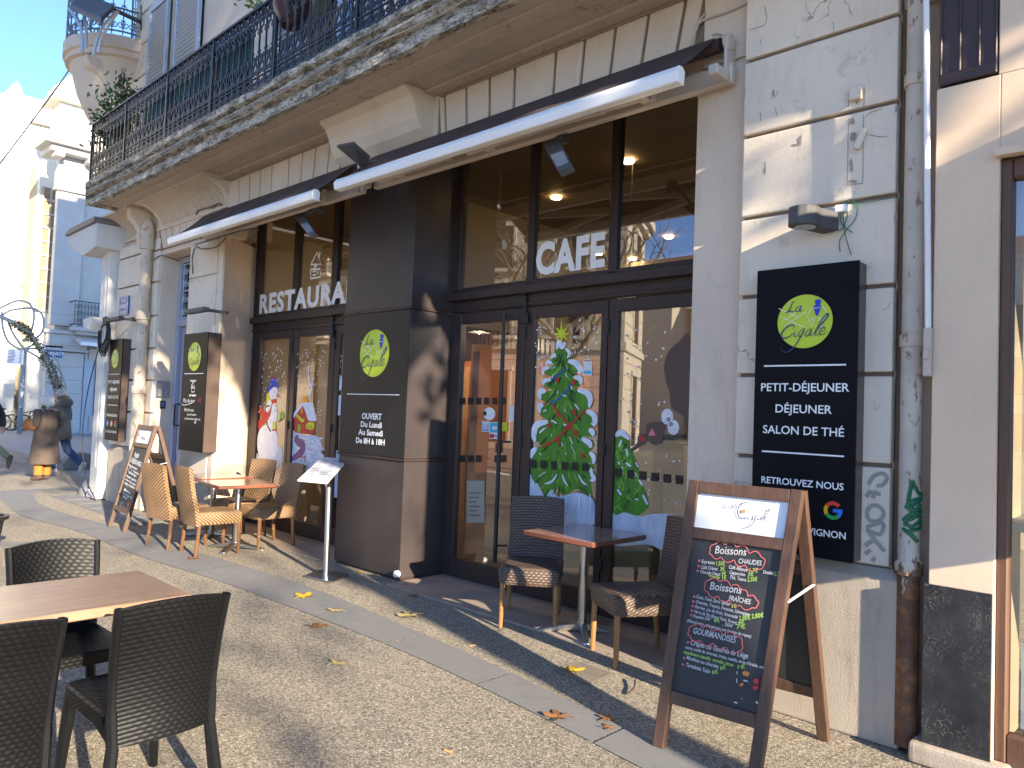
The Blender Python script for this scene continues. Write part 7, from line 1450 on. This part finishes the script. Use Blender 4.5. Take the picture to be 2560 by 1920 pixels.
# parked bicycles
def bicycle(label, x, y, rz, c):
    o = thing("bicycle", label, "bicycle", (0, 0, 0), "bicycles parked behind the sign post"); T_ = mat("bike_tyre", (0.02, 0.02, 0.02), rough=.7)
    for wx in (-.52, .52):
        b = MB(); b.tube([(wx+.33*math.cos(a), 0, .35+.33*math.sin(a)) for a in [2*math.pi*i/24 for i in range(24)]], .022, 6, closed=True); wl = b.build("wheel", T_, o, smooth=True); b = MB(); b.tube([(wx+.30*math.cos(a), 0, .35+.30*math.sin(a)) for a in [2*math.pi*i/24 for i in range(24)]], .012, 5, closed=True)
        for i in range(10): a = 2*math.pi*i/10; b.tube([(wx, 0, .35), (wx+.30*math.cos(a), 0, .35+.30*math.sin(a))], .004, 3)
        b.build("rim", STEEL, wl)
    b = MB()
    for p_, q in (((-.52, 0, .35), (-.12, 0, .32)), ((-.12, 0, .32), (-.25, 0, .85)), ((-.52, 0, .35), (-.22, 0, .75)), ((-.12, 0, .32), (.36, 0, .82)), ((-.22, 0, .75), (.38, 0, .88)), ((.52, 0, .35), (.36, 0, .95))): b.tube([p_, q], .018, 6)
    b.build("frame", c, o); b = MB(); b.blob((-.27, 0, .92), .13, .06, .035); b.build("saddle", BLACK, o); b = MB(); b.tube([(.36, 0, .95), (.34, 0, 1.02), (.34, -.28, 1.04)], .012, 5); b.tube([(.34, 0, 1.02), (.34, .28, 1.04)], .012, 5); b.build("handlebar", STEEL, o); o.location = (x, y, 0); o.rotation_euler = (0, 0, rz); return o
def at37(px, py): v = atx(px, py, -37.6); return v
bp = at37(80*.3013, 900+515*.3013)
bicycle("silver bicycle parked left of the stickered sign post", bp.x, bp.y, R(95), STEEL); q_ = at37(215*.3013, 900+500*.3013)
bicycle("dark bicycle parked right of the stickered sign post", q_.x, q_.y, R(80), BLACK); bicycle("black bicycle standing behind the silver one", bp.x-.5, bp.y-.7, R(75), BLACK)
bs2 = gnd(620*.3013, 900+912*.3013); bo = thing("stone_bollard", "low half-round stone block lying behind the striding person", "stone", (bs2.x, bs2.y-.6, 0)); b = MB(); b.prism([(bs2.y+.15-.40*math.cos(math.pi*i/12), .36*math.sin(math.pi*i/12)) for i in range(13)], 'x', bs2.x-.35, bs2.x); b.build("block", SLAB, bo, bevel=.02)
ow = thing("overhead_wire", "thin black wire crossing the blue sky at the top left", "wire", (-20, 4, 10)); b = MB(); b.tube([atx(*zhp(-20, 730), -30), atx(*zhp(200, 440), -28), atx(*zhp(460, 90), -25), atx(*zhp(560, -60), -22)], .022, 5); b.build("line", RUBBER, ow)

# ---------------------------------------------------------------- what stands behind the viewer (seen in the panes, shading the square)
ob = thing("opposite_building", "three-storey stone house across the street, mirrored in the cafe windows", "building", (0, 0, 0))
OST = stone_mat("opposite_stone", (0.60, 0.53, 0.43), (0.36, 0.3, 0.24), .3, .2); ZINC = mat("green_zinc_roof", (0.18, 0.30, 0.24), rough=.5)
b = MB(); b.box(0, 26, -5, 0, 0, 10.4); b.build("wall", OST, ob)
b = MB()
for z in [.55*i for i in range(19)]: b.box(0, 26.03, -.001, .03, z+.02, z+.53); b.box(26, 26.03, -5, .03, z+.02, z+.53)
b.build("ashlar", OST, ob, bevel=.01)
b = MB(); b.box(0, 26.5, -5, .5, 10.4, 10.8); b.box(0, 26.3, -5, .3, 10.1, 10.4); b.box(0, 26.15, -5, .2, 4.3, 4.6); b.build("cornice", OST, ob, bevel=.02)
b = MB(); b.prism([(-5.2, 10.8), (.3, 10.8), (-1.5, 12.6), (-4.5, 12.6)], 'x', 0, 26.3); b.build("roof", ZINC, ob)
b = MB(); f_ = MB(); r_ = MB()
for i in range(8):
    for z0, z1 in ((.3, 3.4), (4.9, 7.2), (7.8, 9.7)):
        x = 1.3+3.1*i; b.box(x, x+1.15, .02, .045, z0, z1)
        for a_ in (x-.14, x+1.15): f_.box(a_, a_+.14, .02, .08, z0, z1)
        f_.box(x-.2, x+1.35, .02, .12, z1, z1+.2)
        if z0 > 4:
            f_.box(x-.4, x+1.55, .02, .5, z0-.18, z0-.02)
            for k in range(15): r_.box(x-.35+.13*k, x-.335+.13*k, .46, .475, z0, z0+.9)
            r_.box(x-.38, x+1.53, .455, .48, z0+.9, z0+.93)
for k in range(1):
    for z0, z1 in ((.3, 3.4), (4.9, 7.2), (7.8, 9.7)): b.box(26.02, 26.045, -3.5-3.4*k, -2.2-3.4*k, z0, z1); f_.box(26.02, 26.09, -3.65-3.4*k, -3.5-3.4*k, z0, z1); f_.box(26.02, 26.09, -2.2-3.4*k, -2.05-3.4*k, z0, z1); f_.box(26.02, 26.14, -3.8-3.4*k, -1.9-3.4*k, z1, z1+.22)
b.build("window", DARKG, ob); f_.build("surround", OST, ob, bevel=.01); r_.build("balcony_railing", IRON, ob)
OA = R(26); ob.location = (-18.4-26*math.cos(OA), -16+26*math.sin(OA), 0); ob.rotation_euler = (0, 0, -OA)
BARK = mat("plane_bark", (0.20, 0.17, 0.13), (0.11, 0.10, 0.08), 6, rough=.9, b=.4, bs=20); TLEAF = mat("autumn_plane_foliage", (0.12, 0.10, 0.03), (0.07, 0.065, 0.02), 2, rough=.7)
def plane_tree(x, y, h, rz, label, leaves, seed, zlo, zhi, rx, ry, size=.17, tr=1.0):
    rnd = random.Random(seed); o = thing("plane_tree", label, "tree", (x, y, 0)); b = MB(); lf = MB()
    b.tube(catmull([(x, y, 0), (x+.05, y, h*.25), (x-.05, y+.05, h*.5)], 4), [v*tr for v in (.24, .22, .21, .2, .19, .18, .17, .16, .15)], 10); tw = MB()
    def limb(p, d, L_, r_, dep):
        pts = [p]; q = Vector(p); dd = Vector(d)
        for k in range(4): dd = (dd+Vector((rnd.gauss(0, .18), rnd.gauss(0, .18), rnd.gauss(.05, .12)))).normalized(); q = q+dd*L_/4; pts.append(q.copy())
        b.tube(pts, [r_*(1-.14*k) for k in range(5)], 6 if dep < 2 else 4)
        if dep < 3:
            for k in range(3 if dep else 4): i = rnd.choice((2, 3, 4)); limb(pts[i], (dd+Vector((rnd.gauss(0, .7), rnd.gauss(0, .7), rnd.gauss(.1, .4)))).normalized(), L_*.62, r_*.5, dep+1)
    for k in range(6): a = 2*math.pi*k/6+rnd.uniform(0, .6); limb(Vector((x-.05, y+.05, h*.36+h*.025*k)), Vector((math.cos(a), math.sin(a), .8)).normalized(), h*.30, .10, 0)
    b.build("trunk", BARK, o, smooth=True)
    cl = [Vector((x+rx*rnd.uniform(-1, 1), y+ry*rnd.uniform(-1, 1), rnd.uniform(zlo, zhi))) for _ in range(leaves//40)]
    for c_ in cl: leaf_quads(lf, c_, None, 40, size*1.6, rnd, .42)
    if leaves: lf.build("crown", TLEAF, o, recalc=False)
    return o
plane_tree(7.0, 1.36, 15, 0, "plane tree behind the viewer whose tall crown shades the cafe", 0, 11, 7, 15, 2, 3, tr=.55)
def crown(boxes, seed, label_tree):
    rnd = random.Random(seed); lf = MB()
    for (x0, x1, y0, y1, z0, z1, n) in boxes:
        for _ in range(n): leaf_quads(lf, Vector((rnd.uniform(x0, x1), rnd.uniform(y0, y1), rnd.uniform(z0, z1))), None, 40, .30, rnd, .40)
    o = [q for q in bpy.data.objects if q.get("label") == label_tree][0]; c = lf.build("crown", TLEAF, None, recalc=False); c.parent = o; c.location = -o.location
crown([(5, 9, 1.9, 5.0, 6.3, 16.5, 260), (5, 9, -3.5, 1.9, 7.7, 17, 420), (5, 9, 2.2, 4, 4.6, 6.5, 6), (17, 23, -7, 0, 4.5, 10, 13)], 3, "plane tree behind the viewer whose tall crown shades the cafe")
plane_tree(-13.0, -6.0, 8, 0, "bare plane tree across the street, mirrored in the door glass", 0, 14, 5, 9, 2, 2)

for i, (x, y, w_, h, c) in enumerate(((-62, -40, 16, 11, "grey_limestone"), (-45.5, -42, 13, 13, "opposite_stone"), (-32, -44, 15, 10.5, "pale_limestone"), (-16.5, -46, 14, 12, "opposite_stone"))):
    o = thing("town_house", ("grey", "taller sandstone", "low pale", "narrow sandstone")[i]+" town house at the far side of the square behind the viewer", "building", (x, y, 0)); b = MB(); b.box(x, x+w_, y-8, y, 0, h); b.box(x-.3, x+w_+.3, y-8, y+.4, h, h+.4); b.build("wall", MATS[c], o, bevel=.03)
    b = MB(); b.prism([(y-8.2, h+.4), (y+.5, h+.4), (y-4, h+2.4)], 'x', x-.3, x+w_+.3); b.build("roof", mat("tile_roof", (0.28, 0.13, 0.08), (0.2, 0.1, 0.06), 5, rough=.8), o)
    b = MB(); k = 0
    while 1.2+2.6*k < w_-1.5:
        for z in (.4, 3.8, 7): b.box(x+1.2+2.6*k, x+2.3+2.6*k, y, y+.05, z, min(z+2.3, h-.5))
        k += 1
    b.build("window", DARKG, o)
plane_tree(-27, -24, 9, 0, "bare plane tree in the square behind the viewer", 0, 21, 5, 9, 2, 2)
